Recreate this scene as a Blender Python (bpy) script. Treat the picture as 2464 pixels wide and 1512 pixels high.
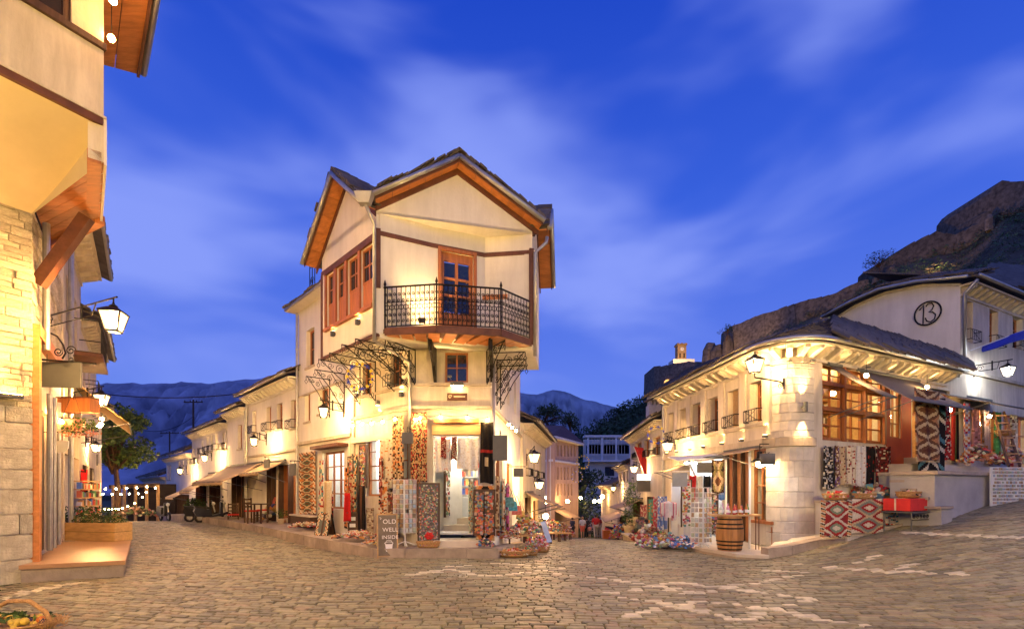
import bpy, bmesh, math, random
import numpy as np
from mathutils import Vector, Matrix
R = math.radians
random.seed(7); np.random.seed(7)
SC = bpy.context.scene
for o in list(bpy.data.objects): bpy.data.objects.remove(o)
COL = SC.collection

# ------------------------------------------------------------------ camera
CH = 1.65
cam = bpy.data.cameras.new('camera'); cam_o = bpy.data.objects.new('camera', cam); COL.objects.link(cam_o)
cam_o.location = (0, 0, CH); cam_o.rotation_euler = (R(90), 0, 0)
cam.sensor_width = 36; cam.lens = 18; cam.shift_y = 0.1704
cam.clip_start = .05; cam.clip_end = 40000
SC.camera = cam_o
# ------------------------------------------------------------------ dusk sky
wd = bpy.data.worlds.new('World'); SC.world = wd; wd.use_nodes = True
nt = wd.node_tree; nt.nodes.clear()
def wn(t, **k):
    n = nt.nodes.new(t)
    for a, b in k.items(): setattr(n, a, b)
    return n
def wl(a, b): nt.links.new(a, b)
w_out = wn('ShaderNodeOutputWorld'); w_bg = wn('ShaderNodeBackground'); wl(w_bg.outputs[0], w_out.inputs[0])
w_tc = wn('ShaderNodeTexCoord')
w_sep = wn('ShaderNodeSeparateXYZ'); wl(w_tc.outputs['Generated'], w_sep.inputs[0])
w_rmp = wn('ShaderNodeValToRGB'); wl(w_sep.outputs[2], w_rmp.inputs[0])
w_rmp.color_ramp.elements[0].position = 0.0; w_rmp.color_ramp.elements[0].color = (.18, .30, .85, 1)
w_rmp.color_ramp.elements[1].position = .75; w_rmp.color_ramp.elements[1].color = (.008, .052, .54, 1)
e = w_rmp.color_ramp.elements.new(.22); e.color = (.12, .215, .84, 1)
e = w_rmp.color_ramp.elements.new(.45); e.color = (.042, .125, .74, 1)
def wm(op, a, b=None):
    n = wn('ShaderNodeMath', operation=op)
    for i, q in enumerate((a, b)):
        if q is None: continue
        if isinstance(q, (int, float)): n.inputs[i].default_value = q
        else: wl(q, n.inputs[i])
    return n.outputs[0]
# long-exposure clouds smeared along the wind
w_map = wn('ShaderNodeMapping'); wl(w_tc.outputs['Generated'], w_map.inputs[0])
w_map.inputs['Rotation'].default_value = (0, R(24), 0); w_map.inputs['Scale'].default_value = (1.0, 1.2, 3.0); w_map.inputs['Location'].default_value = (5.1, 2.3, 0)
w_n = wn('ShaderNodeTexNoise'); wl(w_map.outputs[0], w_n.inputs['Vector'])
w_n.inputs['Scale'].default_value = 1.9; w_n.inputs['Detail'].default_value = 3.5; w_n.inputs['Roughness'].default_value = .5; w_n.inputs['Distortion'].default_value = .3
w_cr = wn('ShaderNodeValToRGB'); wl(w_n.outputs[0], w_cr.inputs[0])
w_cr.color_ramp.interpolation = 'EASE'
w_cr.color_ramp.elements[0].position = .39; w_cr.color_ramp.elements[0].color = (0, 0, 0, 1)
w_cr.color_ramp.elements[1].position = .68; w_cr.color_ramp.elements[1].color = (1, 1, 1, 1)
w_mx = wn('ShaderNodeMix', data_type='RGBA'); wl(wm('MULTIPLY', w_cr.outputs[0], .80), w_mx.inputs[0]); wl(w_rmp.outputs[0], w_mx.inputs[6])
w_mx.inputs[7].default_value = (.29, .38, 1.0, 1)
w_sky = wn('ShaderNodeTexSky', sky_type='NISHITA'); w_sky.sun_disc = False
w_sky.sun_elevation = R(-4.5); w_sky.sun_rotation = R(200); w_sky.altitude = 300
w_add = wn('ShaderNodeMix', data_type='RGBA', blend_type='ADD'); w_add.inputs[0].default_value = .05
wl(w_mx.outputs[2], w_add.inputs[6]); wl(w_sky.outputs[0], w_add.inputs[7])
wl(w_add.outputs[2], w_bg.inputs[0]); w_bg.inputs[1].default_value = 1.0
# ------------------------------------------------------------------ exposure and render
SC.view_settings.view_transform = 'Standard'; SC.view_settings.look = 'None'
SC.view_settings.exposure = 0; SC.view_settings.gamma = 1; SC.view_settings.use_curve_mapping = False
SC.render.engine = 'CYCLES'
cy = SC.cycles
cy.use_denoising = True
try: cy.denoiser = 'OPENIMAGEDENOISE'
except Exception: pass
cy.max_bounces = 6; cy.diffuse_bounces = 3; cy.glossy_bounces = 3; cy.transmission_bounces = 4; cy.transparent_max_bounces = 8
cy.caustics_reflective = False; cy.caustics_refractive = False; cy.sample_clamp_indirect = 4
cy.use_light_tree = True

# ------------------------------------------------------------------ helpers
F = 1231.5; HY = 1175.
def P(px, py, d): return Vector(((px - F) / F * d, d, CH - (py - HY) / F * d))
def XY(px, d): return ((px - F) / F * d, d)
def sp(t, k=1.): return (t + math.sqrt(t * t + k * k)) / 2
def sst(a, b, x):
    t = min(1, max(0, (x - a) / (b - a))); return t * t * (3 - 2 * t)
def G(x, y):
    """height of the cobbled ground: level square, rising to the right, both streets falling away"""
    z = .165 * sp(x - 5.7, .9) * (1 - sst(18, 26, y)) - .02
    z -= .088 * sp(y - 15.6, 1.5) * sst(-4, .3, x) * (1 - sst(8.5, 11, x - .35 * max(0, y - 22)))
    z += .16 * sst(-4.5, -8.5, x) * sst(13, 18.5, y)
    z -= .085 * sp(y - 26, 3) * sst(-8, -12, x)
    return z
def gp(px, py):
    """point of the ground seen at a pixel"""
    u = (px - F) / F; k = (py - HY) / F; d = 3.
    for i in range(4000):
        if CH - k * d <= G(u * d, d): break
        d += .02
    return Vector((u * d, d, G(u * d, d)))
ORG = {}
def setp(o, label=None, cat=None, group=None, kind=None):
    if label: o['label'] = label
    if cat: o['category'] = cat
    if group: o['group'] = group
    if kind: o['kind'] = kind
    return o
def thing(name, label, cat, loc, group=None, kind=None):
    o = bpy.data.objects.new(name, None); o.empty_display_size = .2; o.location = loc; COL.objects.link(o)
    ORG[o.name] = Vector(loc); return setp(o, label, cat, group, kind)
class MB:
    def __init__(s): s.v = []; s.f = []; s.c = []; s.mi = []
    def add(s, vs, fs, col=None, mi=0):
        b = len(s.v); s.v.extend([tuple(v) for v in vs])
        for f in fs: s.f.append([b + i for i in f]); s.c.append(col); s.mi.append(mi)
        return s
    def hexa(s, p, col=None, mi=0):   # p[0:4] bottom loop, p[4:8] top loop
        return s.add(p, [(3,2,1,0),(4,5,6,7),(0,1,5,4),(1,2,6,5),(2,3,7,6),(3,0,4,7)], col, mi)
    def box(s, c, size, rz=0, col=None, mi=0, rx=0, ry=0):
        m = Matrix.Translation(Vector(c)) @ Matrix.Rotation(rz, 4, 'Z') @ Matrix.Rotation(ry, 4, 'Y') @ Matrix.Rotation(rx, 4, 'X')
        a, b, h = size[0]/2, size[1]/2, size[2]/2
        return s.hexa([m @ Vector(q) for q in ((-a,-b,-h),(a,-b,-h),(a,b,-h),(-a,b,-h),(-a,-b,h),(a,-b,h),(a,b,h),(-a,b,h))], col, mi)
    def beam(s, a, b, w, h, up=(0,0,1), col=None, mi=0):
        a, b = Vector(a), Vector(b); t = (b - a).normalized(); up = Vector(up)
        sd = t.cross(up)
        if sd.length < 1e-4: sd = t.cross(Vector((1,0,0)))
        sd.normalize(); u = sd.cross(t).normalized(); sd *= w/2; u *= h/2
        return s.hexa([a-sd-u, a+sd-u, b+sd-u, b-sd-u, a-sd+u, a+sd+u, b+sd+u, b-sd+u], col, mi)
    def prism(s, poly, vec, col=None, mi=0):
        n = len(poly); vec = Vector(vec); a = [Vector(p) for p in poly]; b = [p + vec for p in a]
        return s.add(a + b, [tuple(range(n))[::-1], tuple(range(n, 2*n))] + [(i, (i+1) % n, n + (i+1) % n, n + i) for i in range(n)], col, mi)
    def tube(s, pts, r, seg=6, cyc=False, col=None, mi=0, r1=None):
        pts = [Vector(p) for p in pts]; n = len(pts)
        if n < 2: return s
        rings = []; prev = None
        for i in range(n):
            a = pts[i-1] if (i > 0 or cyc) else pts[i]; b = pts[(i+1) % n] if (i < n-1 or cyc) else pts[i]
            t = (b - a)
            if t.length < 1e-9: t = Vector((0,0,1))
            t.normalize()
            if prev is None:
                ref = Vector((0,0,1)) if abs(t.z) < .9 else Vector((1,0,0)); nn = t.cross(ref).normalized()
            else:
                nn = prev - t * prev.dot(t)
                nn = nn.normalized() if nn.length > 1e-6 else t.orthogonal().normalized()
            prev = nn; bb = t.cross(nn)
            rr = r if r1 is None else r + (r1 - r) * i / (n - 1)
            rings.append([pts[i] + (nn * math.cos(2*math.pi*k/seg) + bb * math.sin(2*math.pi*k/seg)) * rr for k in range(seg)])
        vs = [p for q in rings for p in q]; fs = []
        for i in range(n if cyc else n-1):
            j = (i+1) % n
            for k in range(seg): l = (k+1) % seg; fs.append((i*seg+k, i*seg+l, j*seg+l, j*seg+k))
        if not cyc: fs += [tuple(range(seg))[::-1], tuple(range((n-1)*seg, n*seg))]
        return s.add(vs, fs, col, mi)
    def lathe(s, prof, c=(0,0,0), seg=12, col=None, mi=0, sx=1, sy=1):
        c = Vector(c); vs = []; fs = []
        for r, z in prof:
            for k in range(seg): a = 2*math.pi*k/seg; vs.append((c.x + r*sx*math.cos(a), c.y + r*sy*math.sin(a), c.z + z))
        for i in range(len(prof)-1):
            for k in range(seg): l = (k+1) % seg; fs.append((i*seg+k, i*seg+l, (i+1)*seg+l, (i+1)*seg+k))
        fs += [tuple(range(seg))[::-1], tuple(range((len(prof)-1)*seg, len(prof)*seg))]
        return s.add(vs, fs, col, mi)
    def ball(s, c, r, seg=8, rings=5, col=None, mi=0, sq=(1,1,1)):
        prof = [(max(.02, math.sin(math.pi*i/rings)) * r, -math.cos(math.pi*i/rings) * r * sq[2]) for i in range(rings+1)]
        return s.lathe(prof, c, seg, col, mi, sq[0], sq[1])
    def fbox(s, f, s0, s1, z0, z1, n0, n1, col=None, mi=0):
        q = [f.pt(s0,z0,n0), f.pt(s1,z0,n0), f.pt(s1,z0,n1), f.pt(s0,z0,n1), f.pt(s0,z1,n0), f.pt(s1,z1,n0), f.pt(s1,z1,n1), f.pt(s0,z1,n1)]
        return s.hexa(q, col, mi)
    def grid(s, fn, nu, nv, colf=None, mi=0):
        vs = [fn(i/nu, j/nv) for j in range(nv+1) for i in range(nu+1)]; b = len(s.v); s.v.extend([tuple(v) for v in vs])
        for j in range(nv):
            for i in range(nu):
                s.f.append([b + j*(nu+1)+i, b + j*(nu+1)+i+1, b + (j+1)*(nu+1)+i+1, b + (j+1)*(nu+1)+i])
                s.c.append(colf((i+.5)/nu, (j+.5)/nv) if colf else None); s.mi.append(mi)
        return s
    def mesh(s, name, mats, o0=(0,0,0), smooth=False, fix=True):
        me = bpy.data.meshes.new(name); o0 = Vector(o0)
        me.from_pydata([(x-o0.x, y-o0.y, z-o0.z) for x, y, z in s.v], [], s.f)
        for m in (mats if isinstance(mats, (list, tuple)) else [mats]): me.materials.append(m)
        if any(s.mi): me.polygons.foreach_set('material_index', s.mi)
        if any(c is not None for c in s.c):
            at = me.color_attributes.new('Col', 'FLOAT_COLOR', 'CORNER'); arr = []
            for c, f in zip(s.c, s.f):
                q = (*(c or (.5,.5,.5))[:3], 1.); arr.extend(q * len(f))
            at.data.foreach_set('color', arr)
        if fix:
            bm = bmesh.new(); bm.from_mesh(me); bmesh.ops.recalc_face_normals(bm, faces=bm.faces); bm.to_mesh(me); bm.free()
        if smooth: me.polygons.foreach_set('use_smooth', [True]*len(me.polygons))
        me.update(); return me
    def ob(s, name, mats, parent=None, label=None, cat=None, group=None, kind=None, smooth=False, fix=True):
        if parent is not None: o0 = ORG[parent.name]
        else:
            a = np.array(s.v); o0 = Vector((float(a[:,0].mean()), float(a[:,1].mean()), float(a[:,2].min())))
        o = bpy.data.objects.new(name, s.mesh(name, mats, o0, smooth, fix)); COL.objects.link(o)
        if parent is not None: o.parent = parent
        else: o.location = o0
        ORG[o.name] = o0
        return setp(o, label, cat, group, kind)
def inst(me, name, loc, parent=None, rz=0, scale=(1,1,1), mat=None, rot=None, **k):
    o = bpy.data.objects.new(name, me); COL.objects.link(o)
    o0 = ORG[parent.name] if parent is not None else Vector((0,0,0))
    m = Matrix.Translation(Vector(loc) - o0) @ (rot.to_4x4() if rot is not None else Matrix.Rotation(rz, 4, 'Z')) @ Matrix.Diagonal((*scale, 1))
    if parent is not None: o.parent = parent
    o.matrix_local = m
    if mat is not None and len(o.material_slots): o.material_slots[0].link = 'OBJECT'; o.material_slots[0].material = mat
    ORG[o.name] = Vector(loc); return setp(o, **k)
class Fac:
    """a vertical wall plane through two plan points; s runs along it, n points out of it"""
    def __init__(s, a, b, flip=False):
        s.a = Vector((a[0], a[1], 0)); s.b = Vector((b[0], b[1], 0)); s.t = (s.b - s.a).normalized(); s.len = (s.b - s.a).length
        n = Vector((s.t.y, -s.t.x, 0))
        if n.dot(-s.a) < 0: n = -n
        s.n = -n if flip else n
    def pt(s, q, z, n=0): v = s.a + s.t * q + s.n * n; return Vector((v.x, v.y, z))
    def S(s, px, n=0):
        u = (px - F) / F; o = s.a + s.n * n
        return (u * o.y - o.x) / (s.t.x - u * s.t.y)
    def Z(s, px, py, n=0):
        q = s.S(px, n); y = (s.a + s.t * q + s.n * n).y
        return CH - (py - HY) / F * y
    def D(s, px): return (s.a + s.t * s.S(px)).y
    def rot(s):   # local x along wall, local y into the wall, z up
        return Matrix((( s.t.x, -s.n.x, 0), (s.t.y, -s.n.y, 0), (0, 0, 1)))
    def off(s, n): q = Fac.__new__(Fac); q.a = s.a + s.n*n; q.b = s.b + s.n*n; q.t = s.t; q.n = s.n; q.len = s.len; return q

# ------------------------------------------------------------------ materials
def M(name, col, rough=.8, var=.15, scale=3., bump=.15, bscale=None, metal=0., col2=None, stretch=(1,1,1), rand=0., vcol=False, spec=.35, det=5., streak=0.):
    m = bpy.data.materials.new(name); m.use_nodes = True; t = m.node_tree; b = t.nodes['Principled BSDF']; L = t.links.new
    tc = t.nodes.new('ShaderNodeTexCoord'); mp = t.nodes.new('ShaderNodeMapping'); mp.inputs['Scale'].default_value = stretch
    L(tc.outputs['Object'], mp.inputs[0])
    n1 = t.nodes.new('ShaderNodeTexNoise'); n1.inputs['Scale'].default_value = scale; n1.inputs['Detail'].default_value = det; n1.inputs['Roughness'].default_value = .6
    L(mp.outputs[0], n1.inputs['Vector'])
    rp = t.nodes.new('ShaderNodeMapRange'); rp.inputs[1].default_value = .3; rp.inputs[2].default_value = .7; L(n1.outputs[0], rp.inputs[0])
    mx = t.nodes.new('ShaderNodeMix'); mx.data_type = 'RGBA'; L(rp.outputs[0], mx.inputs[0])
    if vcol:
        va = t.nodes.new('ShaderNodeAttribute'); va.attribute_name = 'Col'
        mu = []
        for k in (1 - var, 1 + var):
            q = t.nodes.new('ShaderNodeMix'); q.data_type = 'RGBA'; q.blend_type = 'MULTIPLY'; q.inputs[0].default_value = 1
            L(va.outputs['Color'], q.inputs[6]); q.inputs[7].default_value = (k, k, k, 1); mu.append(q)
        L(mu[0].outputs[2], mx.inputs[6]); L(mu[1].outputs[2], mx.inputs[7])
    else:
        mx.inputs[6].default_value = (*[c*(1-var) for c in col], 1)
        mx.inputs[7].default_value = (*(col2 or [min(1, c*(1+var)) for c in col]), 1)
    res = mx.outputs[2]
    if streak:   # rain streaks and damp patches
        m2 = t.nodes.new('ShaderNodeMapping'); m2.inputs['Scale'].default_value = (2.6, 2.6, .35); L(tc.outputs['Object'], m2.inputs[0])
        n3 = t.nodes.new('ShaderNodeTexNoise'); n3.inputs['Scale'].default_value = 1.6; n3.inputs['Detail'].default_value = 7; n3.inputs['Roughness'].default_value = .68; L(m2.outputs[0], n3.inputs['Vector'])
        r3 = t.nodes.new('ShaderNodeMapRange'); r3.inputs[1].default_value = .36; r3.inputs[2].default_value = .62; r3.inputs[3].default_value = streak; r3.inputs[4].default_value = 0; L(n3.outputs[0], r3.inputs[0])
        q = t.nodes.new('ShaderNodeMix'); q.data_type = 'RGBA'; L(r3.outputs[0], q.inputs[0]); L(res, q.inputs[6]); q.inputs[7].default_value = (*[c*.55*k for c, k in zip(col, (1,.93,.82))], 1); res = q.outputs[2]
    if rand:
        oi = t.nodes.new('ShaderNodeObjectInfo'); rr = t.nodes.new('ShaderNodeMapRange'); rr.inputs[3].default_value = 1-rand; rr.inputs[4].default_value = 1+rand
        L(oi.outputs['Random'], rr.inputs[0]); q = t.nodes.new('ShaderNodeMix'); q.data_type = 'RGBA'; q.blend_type = 'MULTIPLY'; q.inputs[0].default_value = 1
        cb = t.nodes.new('ShaderNodeCombineColor'); [L(rr.outputs[0], cb.inputs[i]) for i in range(3)]
        L(res, q.inputs[6]); L(cb.outputs[0], q.inputs[7]); res = q.outputs[2]
    L(res, b.inputs['Base Color'])
    b.inputs['Roughness'].default_value = rough; b.inputs['Metallic'].default_value = metal; b.inputs['Specular IOR Level'].default_value = spec
    if bump:
        n2 = t.nodes.new('ShaderNodeTexNoise'); n2.inputs['Scale'].default_value = bscale or scale*6; n2.inputs['Detail'].default_value = 4; L(mp.outputs[0], n2.inputs['Vector'])
        bp = t.nodes.new('ShaderNodeBump'); bp.inputs['Strength'].default_value = bump; bp.inputs['Distance'].default_value = .03
        L(n2.outputs[0], bp.inputs['Height']); L(bp.outputs[0], b.inputs['Normal'])
    return m
def EM(name, col, st):
    m = bpy.data.materials.new(name); m.use_nodes = True; t = m.node_tree; t.nodes.clear()
    o = t.nodes.new('ShaderNodeOutputMaterial'); e = t.nodes.new('ShaderNodeEmission'); e.inputs[0].default_value = (*col, 1); e.inputs[1].default_value = st
    t.links.new(e.outputs[0], o.inputs[0]); return m
def GL(name, tint=(.9,.95,1), refl=.12):
    m = bpy.data.materials.new(name); m.use_nodes = True; t = m.node_tree; t.nodes.clear()
    o = t.nodes.new('ShaderNodeOutputMaterial'); a = t.nodes.new('ShaderNodeBsdfTransparent'); a.inputs[0].default_value = (*tint, 1)
    g = t.nodes.new('ShaderNodeBsdfGlossy'); g.inputs['Roughness'].default_value = .03; x = t.nodes.new('ShaderNodeMixShader')
    x.inputs[0].default_value = refl*.5
    t.links.new(a.outputs[0], x.inputs[1]); t.links.new(g.outputs[0], x.inputs[2]); t.links.new(x.outputs[0], o.inputs[0]); return m
m_plaster = M('cream_plaster', (.66,.58,.46), .9, .12, 1.1, .3, 18, streak=.5)
m_white = M('white_plaster', (.74,.69,.61), .9, .08, .9, .22, 18, streak=.22)
m_pinkp = M('pink_plaster', (.58,.40,.30), .9, .1, .8, .1, 18, streak=.4)
m_stonepl = M('dressed_limestone', (.52,.44,.33), .85, .2, 2.2, .4, 14, streak=.5)
m_stone = M('rough_limestone', (.44,.38,.29), .9, .3, 4., .8, 12, rand=.22)
m_stone2 = M('pale_ashlar', (.60,.54,.44), .88, .18, 3., .45, 12, rand=.12)
m_stone3 = M('grey_ashlar', (.46,.42,.35), .88, .25, 3., .6, 10, rand=.16, streak=.5)
m_mort = M('lime_mortar', (.42,.36,.27), .95, .2, 6., .5, 30)
m_rubble = M('castle_masonry', (.13,.10,.075), .95, .6, 1.1, 1., 2.6, rand=.3, det=8.)
m_slate = M('stone_slate', (.115,.095,.08), .85, .35, 3., .5, 14, rand=.35)
m_slate2 = M('grey_slate_roof', (.10,.085,.08), .85, .4, 1.5, .5, 9)
m_wood = M('varnished_orange_wood', (.36,.125,.038), .5, .3, 3., .15, 20, stretch=(6,6,.6))
m_woodh = M('orange_soffit_board', (.46,.17,.05), .5, .25, 2.5, .15, 14, stretch=(1,5,5), rand=.12)
m_brown = M('dark_brown_timber', (.12,.045,.025), .6, .3, 4., .2, 20)
m_dwood = M('dark_wood', (.07,.035,.02), .55, .3, 4., .2, 20, stretch=(5,5,.6))
m_plank = M('pale_pine_plank', (.50,.31,.13), .6, .2, 2.5, .2, 16, stretch=(1,6,6), rand=.1)
m_iron = M('black_wrought_iron', (.018,.015,.013), .45, .2, 8., .1, metal=.6)
m_zinc = M('zinc_gutter', (.42,.41,.39), .42, .15, 5., .05, metal=.75)
m_gmetal = M('grey_painted_metal', (.10,.10,.10), .6, .1, 4., .05)
m_cob = M('cobble_stone', (.2,.17,.14), .5, .26, 9., .45, 26, vcol=True, spec=.5)
m_dirt = M('mossy_joint_earth', (.055,.05,.028), .95, .5, 5., .4, 40, col2=(.05,.075,.02))
m_kerb = M('kerb_stone', (.36,.29,.22), .8, .22, 3., .4, 18, rand=.15)
m_pave = M('stone_pavement', (.34,.27,.20), .75, .2, 1.5, .3, 14)
m_slab = M('pale_stone_slab', (.55,.48,.38), .6, .14, 2., .2, 14)
m_conc = M('grey_render', (.40,.38,.36), .9, .16, 1.4, .25, 20)
m_canvas = M('beige_canvas', (.40,.28,.17), .85, .12, 1.2, .12, 30)
m_canvasd = M('taupe_canvas', (.17,.13,.10), .85, .12, 1.2, .12, 30)
m_cloth = M('woven_wool', (.5,.5,.5), .95, .16, 30., .5, 90, vcol=True, spec=.1)
m_goods = M('painted_goods', (.5,.5,.5), .55, .12, 12., .1, 40, vcol=True)
m_basket = M('wicker', (.42,.24,.09), .75, .35, 30., .6, 60)
m_leafy = M('leaves', (.05,.10,.02), .7, .3, 2., .0, vcol=True, spec=.25)
m_red = M('red_cloth', (.55,.03,.025), .85, .15, 4., .2, 50)
m_blue = M('blue_cloth', (.03,.05,.45), .85, .15, 4., .2, 50)
m_bplas = M('black_plastic', (.015,.015,.017), .4, .2, 4., .05)
m_redpaint = M('red_paint', (.55,.02,.02), .3, .1, 4., 0)
m_whitep = M('white_paint', (.75,.75,.73), .5, .06, 4., .05)
m_orangew = M('terracotta_red_paint', (.50,.085,.022), .6, .12, 2., .1)
m_dark = M('painted_dark_interior', (.03,.022,.018), .9, .3, 2., 0)  # near-black colour stands in for the shade inside open places
m_glassd = M('dark_window_glass', (.012,.018,.035), .06, .2, 1., 0, spec=.8)
m_glass = GL('clear_glass')
m_shelf = M('shop_shelf_white', (.72,.72,.70), .7, .1, 3., .05)
m_skin = M('skin', (.50,.28,.18), .6, .08, 8., .05)
m_hair = M('dark_hair', (.03,.02,.015), .6, .2, 20., .3)
WARM = (1., .58, .21); WARM2 = (1., .61, .23); GOLD = (1., .47, .13); WHITE = (.9, .95, 1.)
e_lant = EM('lantern_light', WARM, 330)
e_lantfar = EM('far_lantern_light', WARM, 300)
e_bulb = EM('bulb_light', WARM2, 260)
e_wbulb = EM('white_lamp_light', WHITE, 90)
e_strip = EM('spot_lens', WARM2, 30)
m_oak = M('oak_stave', (.40,.19,.06), .55, .25, 3., .25, 14, stretch=(5,5,.7), rand=.15)
fruit_m = [M('fruit_green',(.25,.32,.04),.4,.2,6,.05), M('fruit_yellow',(.55,.38,.05),.4,.2,6,.05), M('fruit_orange',(.55,.16,.03),.4,.2,6,.05), M('fruit_purple',(.06,.03,.08),.4,.2,6,.05)]

_lampmats = {}
def lamp_mats(em):
    """glowing frosted pane and bright bulb for a lantern"""
    if em.name not in _lampmats:
        e = em.node_tree.nodes['Emission']; c = tuple(e.inputs[0].default_value)[:3]; S = e.inputs[1].default_value
        m = bpy.data.materials.new(em.name + '_pane'); m.use_nodes = True; t = m.node_tree; t.nodes.clear(); o = t.nodes.new('ShaderNodeOutputMaterial'); a = t.nodes.new('ShaderNodeBsdfTransparent'); g = t.nodes.new('ShaderNodeEmission'); x = t.nodes.new('ShaderNodeMixShader'); x.inputs[0].default_value = .35
        g.inputs[0].default_value = (1, c[1]*.5+.38, c[2]*.5+.22, 1); g.inputs[1].default_value = 4.2; t.links.new(a.outputs[0], x.inputs[1]); t.links.new(g.outputs[0], x.inputs[2]); t.links.new(x.outputs[0], o.inputs[0])
        _lampmats[em.name] = (m, EM(em.name + '_bulb', c, S*17))
    return _lampmats[em.name]
from mathutils import noise as NZ
# ------------------------------------------------------------------ ground sheet
def gz(x, y): return max(-70., G(x, y)) if abs(x) < 90 and y < 90 else max(-70., G(max(-90, min(90, x)), min(90, y)) - .12 * max(0, max(abs(x) - 90, y - 90, -y - 60)))
def axis(lo, hi, step, far):
    a = list(np.arange(lo, hi + .001, step)); q = step
    l, r = [], []
    x = lo
    while x > -far: q *= 1.5; x -= q; l.append(x)
    q = step; x = hi
    while x < far: q *= 1.5; x += q; r.append(x)
    return l[::-1] + a + r
gx = axis(-36, 24, 1., 9000); gy = axis(-4, 48, 1., 12000)
mb = MB(); mb.v = [(x, y, gz(x, y) - .035) for y in gy for x in gx]; nx = len(gx)
mb.f = [[j*nx+i, j*nx+i+1, (j+1)*nx+i+1, (j+1)*nx+i] for j in range(len(gy)-1) for i in range(nx-1)]; mb.c = [None]*len(mb.f); mb.mi = [0]*len(mb.f)
ground = mb.ob('ground', m_dirt, kind='structure', smooth=True)
# plan of the buildings
pL = (-4.74, 15.3); pF1 = (-2.59, 13.2); pF2 = (-.55, 13.2); pD = (-7.75, 18.59)
def inpoly(x, y, pl):
    c = False; j = len(pl)-1
    for i in range(len(pl)):
        if (pl[i][1] > y) != (pl[j][1] > y) and x < (pl[j][0]-pl[i][0])*(y-pl[i][1])/(pl[j][1]-pl[i][1]) + pl[i][0]: c = not c
        j = i
    return c
foot = [[(-4.9,15.6),(-2.6,13.5),(-.5,13.5),(2.6,38),(-30,46)], [(6.9,13.4),(7.9,13.6),(18,19),(30,40),(5.5,40),(6.4,20)], [(-9,9.7),(-8.6,9.2),(-14,3),(-60,40),(-32,40)]]
# white stone bands, measured on the square
q5 = lambda X, Y: ((1500 + X/2.567)*.6414, (2050 + Y/2.567)*.6414)
q6 = lambda X, Y: ((2300 + X/2.567)*.6414, (2000 + Y/2.567)*.6414)
bands = [[q6(0,570),q6(420,490),q6(650,455),q6(1000,505),q6(1250,540),q6(1600,580),q6(1890,630)], [q6(0,435),q6(220,470),q6(440,510),q6(800,575),q6(1100,510),q6(1500,445),q6(1850,370),q6(2050,325)],
 [q6(60,600),q6(460,660),q6(640,690),q6(1000,775),q6(1240,840)], [q6(60,795),q6(460,700),q6(880,645),q6(1310,690),q6(1500,730),q6(1750,755),q6(2050,810),q6(2464,885)],
 [q6(1340,845),q6(1440,780),q6(1600,700),q6(1890,630)], [q6(1450,345),q6(1800,365)], [q6(1700,300),q6(1900,265)],
 [q5(100,270),q5(470,210),q5(830,275),q5(1270,235),q5(1570,195)], [q5(470,185),q5(900,150),q5(1200,165)], [q5(1050,190),q5(1500,185)], [q5(1430,245),q5(1830,285),q5(2100,310),q5(2400,360),q6(360,500)],
 [(2050,1357),(2112,1333)], [(2120,1387),(2202,1352)], [(1990,1362),(2170,1372),(2340,1381)], [(2165,1276),(2300,1284),(2463,1291)], [(1320,1345),(1420,1352)], [(0,1441),(70,1421),(150,1405),(205,1398)]]
segs = []
for b in bands:
    q = [gp(*p) for p in b]
    for a, c in zip(q, q[1:]): segs.append((a.x, a.y, c.x, c.y))
def near_band(x, y, w, hp):
    for ax, ay, bx, by in segs:
        dx, dy = bx-ax, by-ay
        if abs(dx) > abs(dy)*1.3:
            t = (x-ax)/dx
            if 0 <= t <= 1 and abs(ay+t*dy-y) < hp*.52: return True
        elif abs(dy) > 1e-6:
            t = (y-ay)/dy
            if 0 <= t <= 1 and abs(ax+t*dx-x) < w*.5: return True
    return False
rng = random.Random(3)
def rowshift(x, y): return .10*math.sin(x*.5 + y*.2) + .05*math.sin(x*1.3 + 2) + .28*sp(-x-3.5, 1.5)*math.exp(-max(0, y-8)/9) - .12*sp(x-4.5, 1.5)
stones = []; y = 3.2
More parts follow.
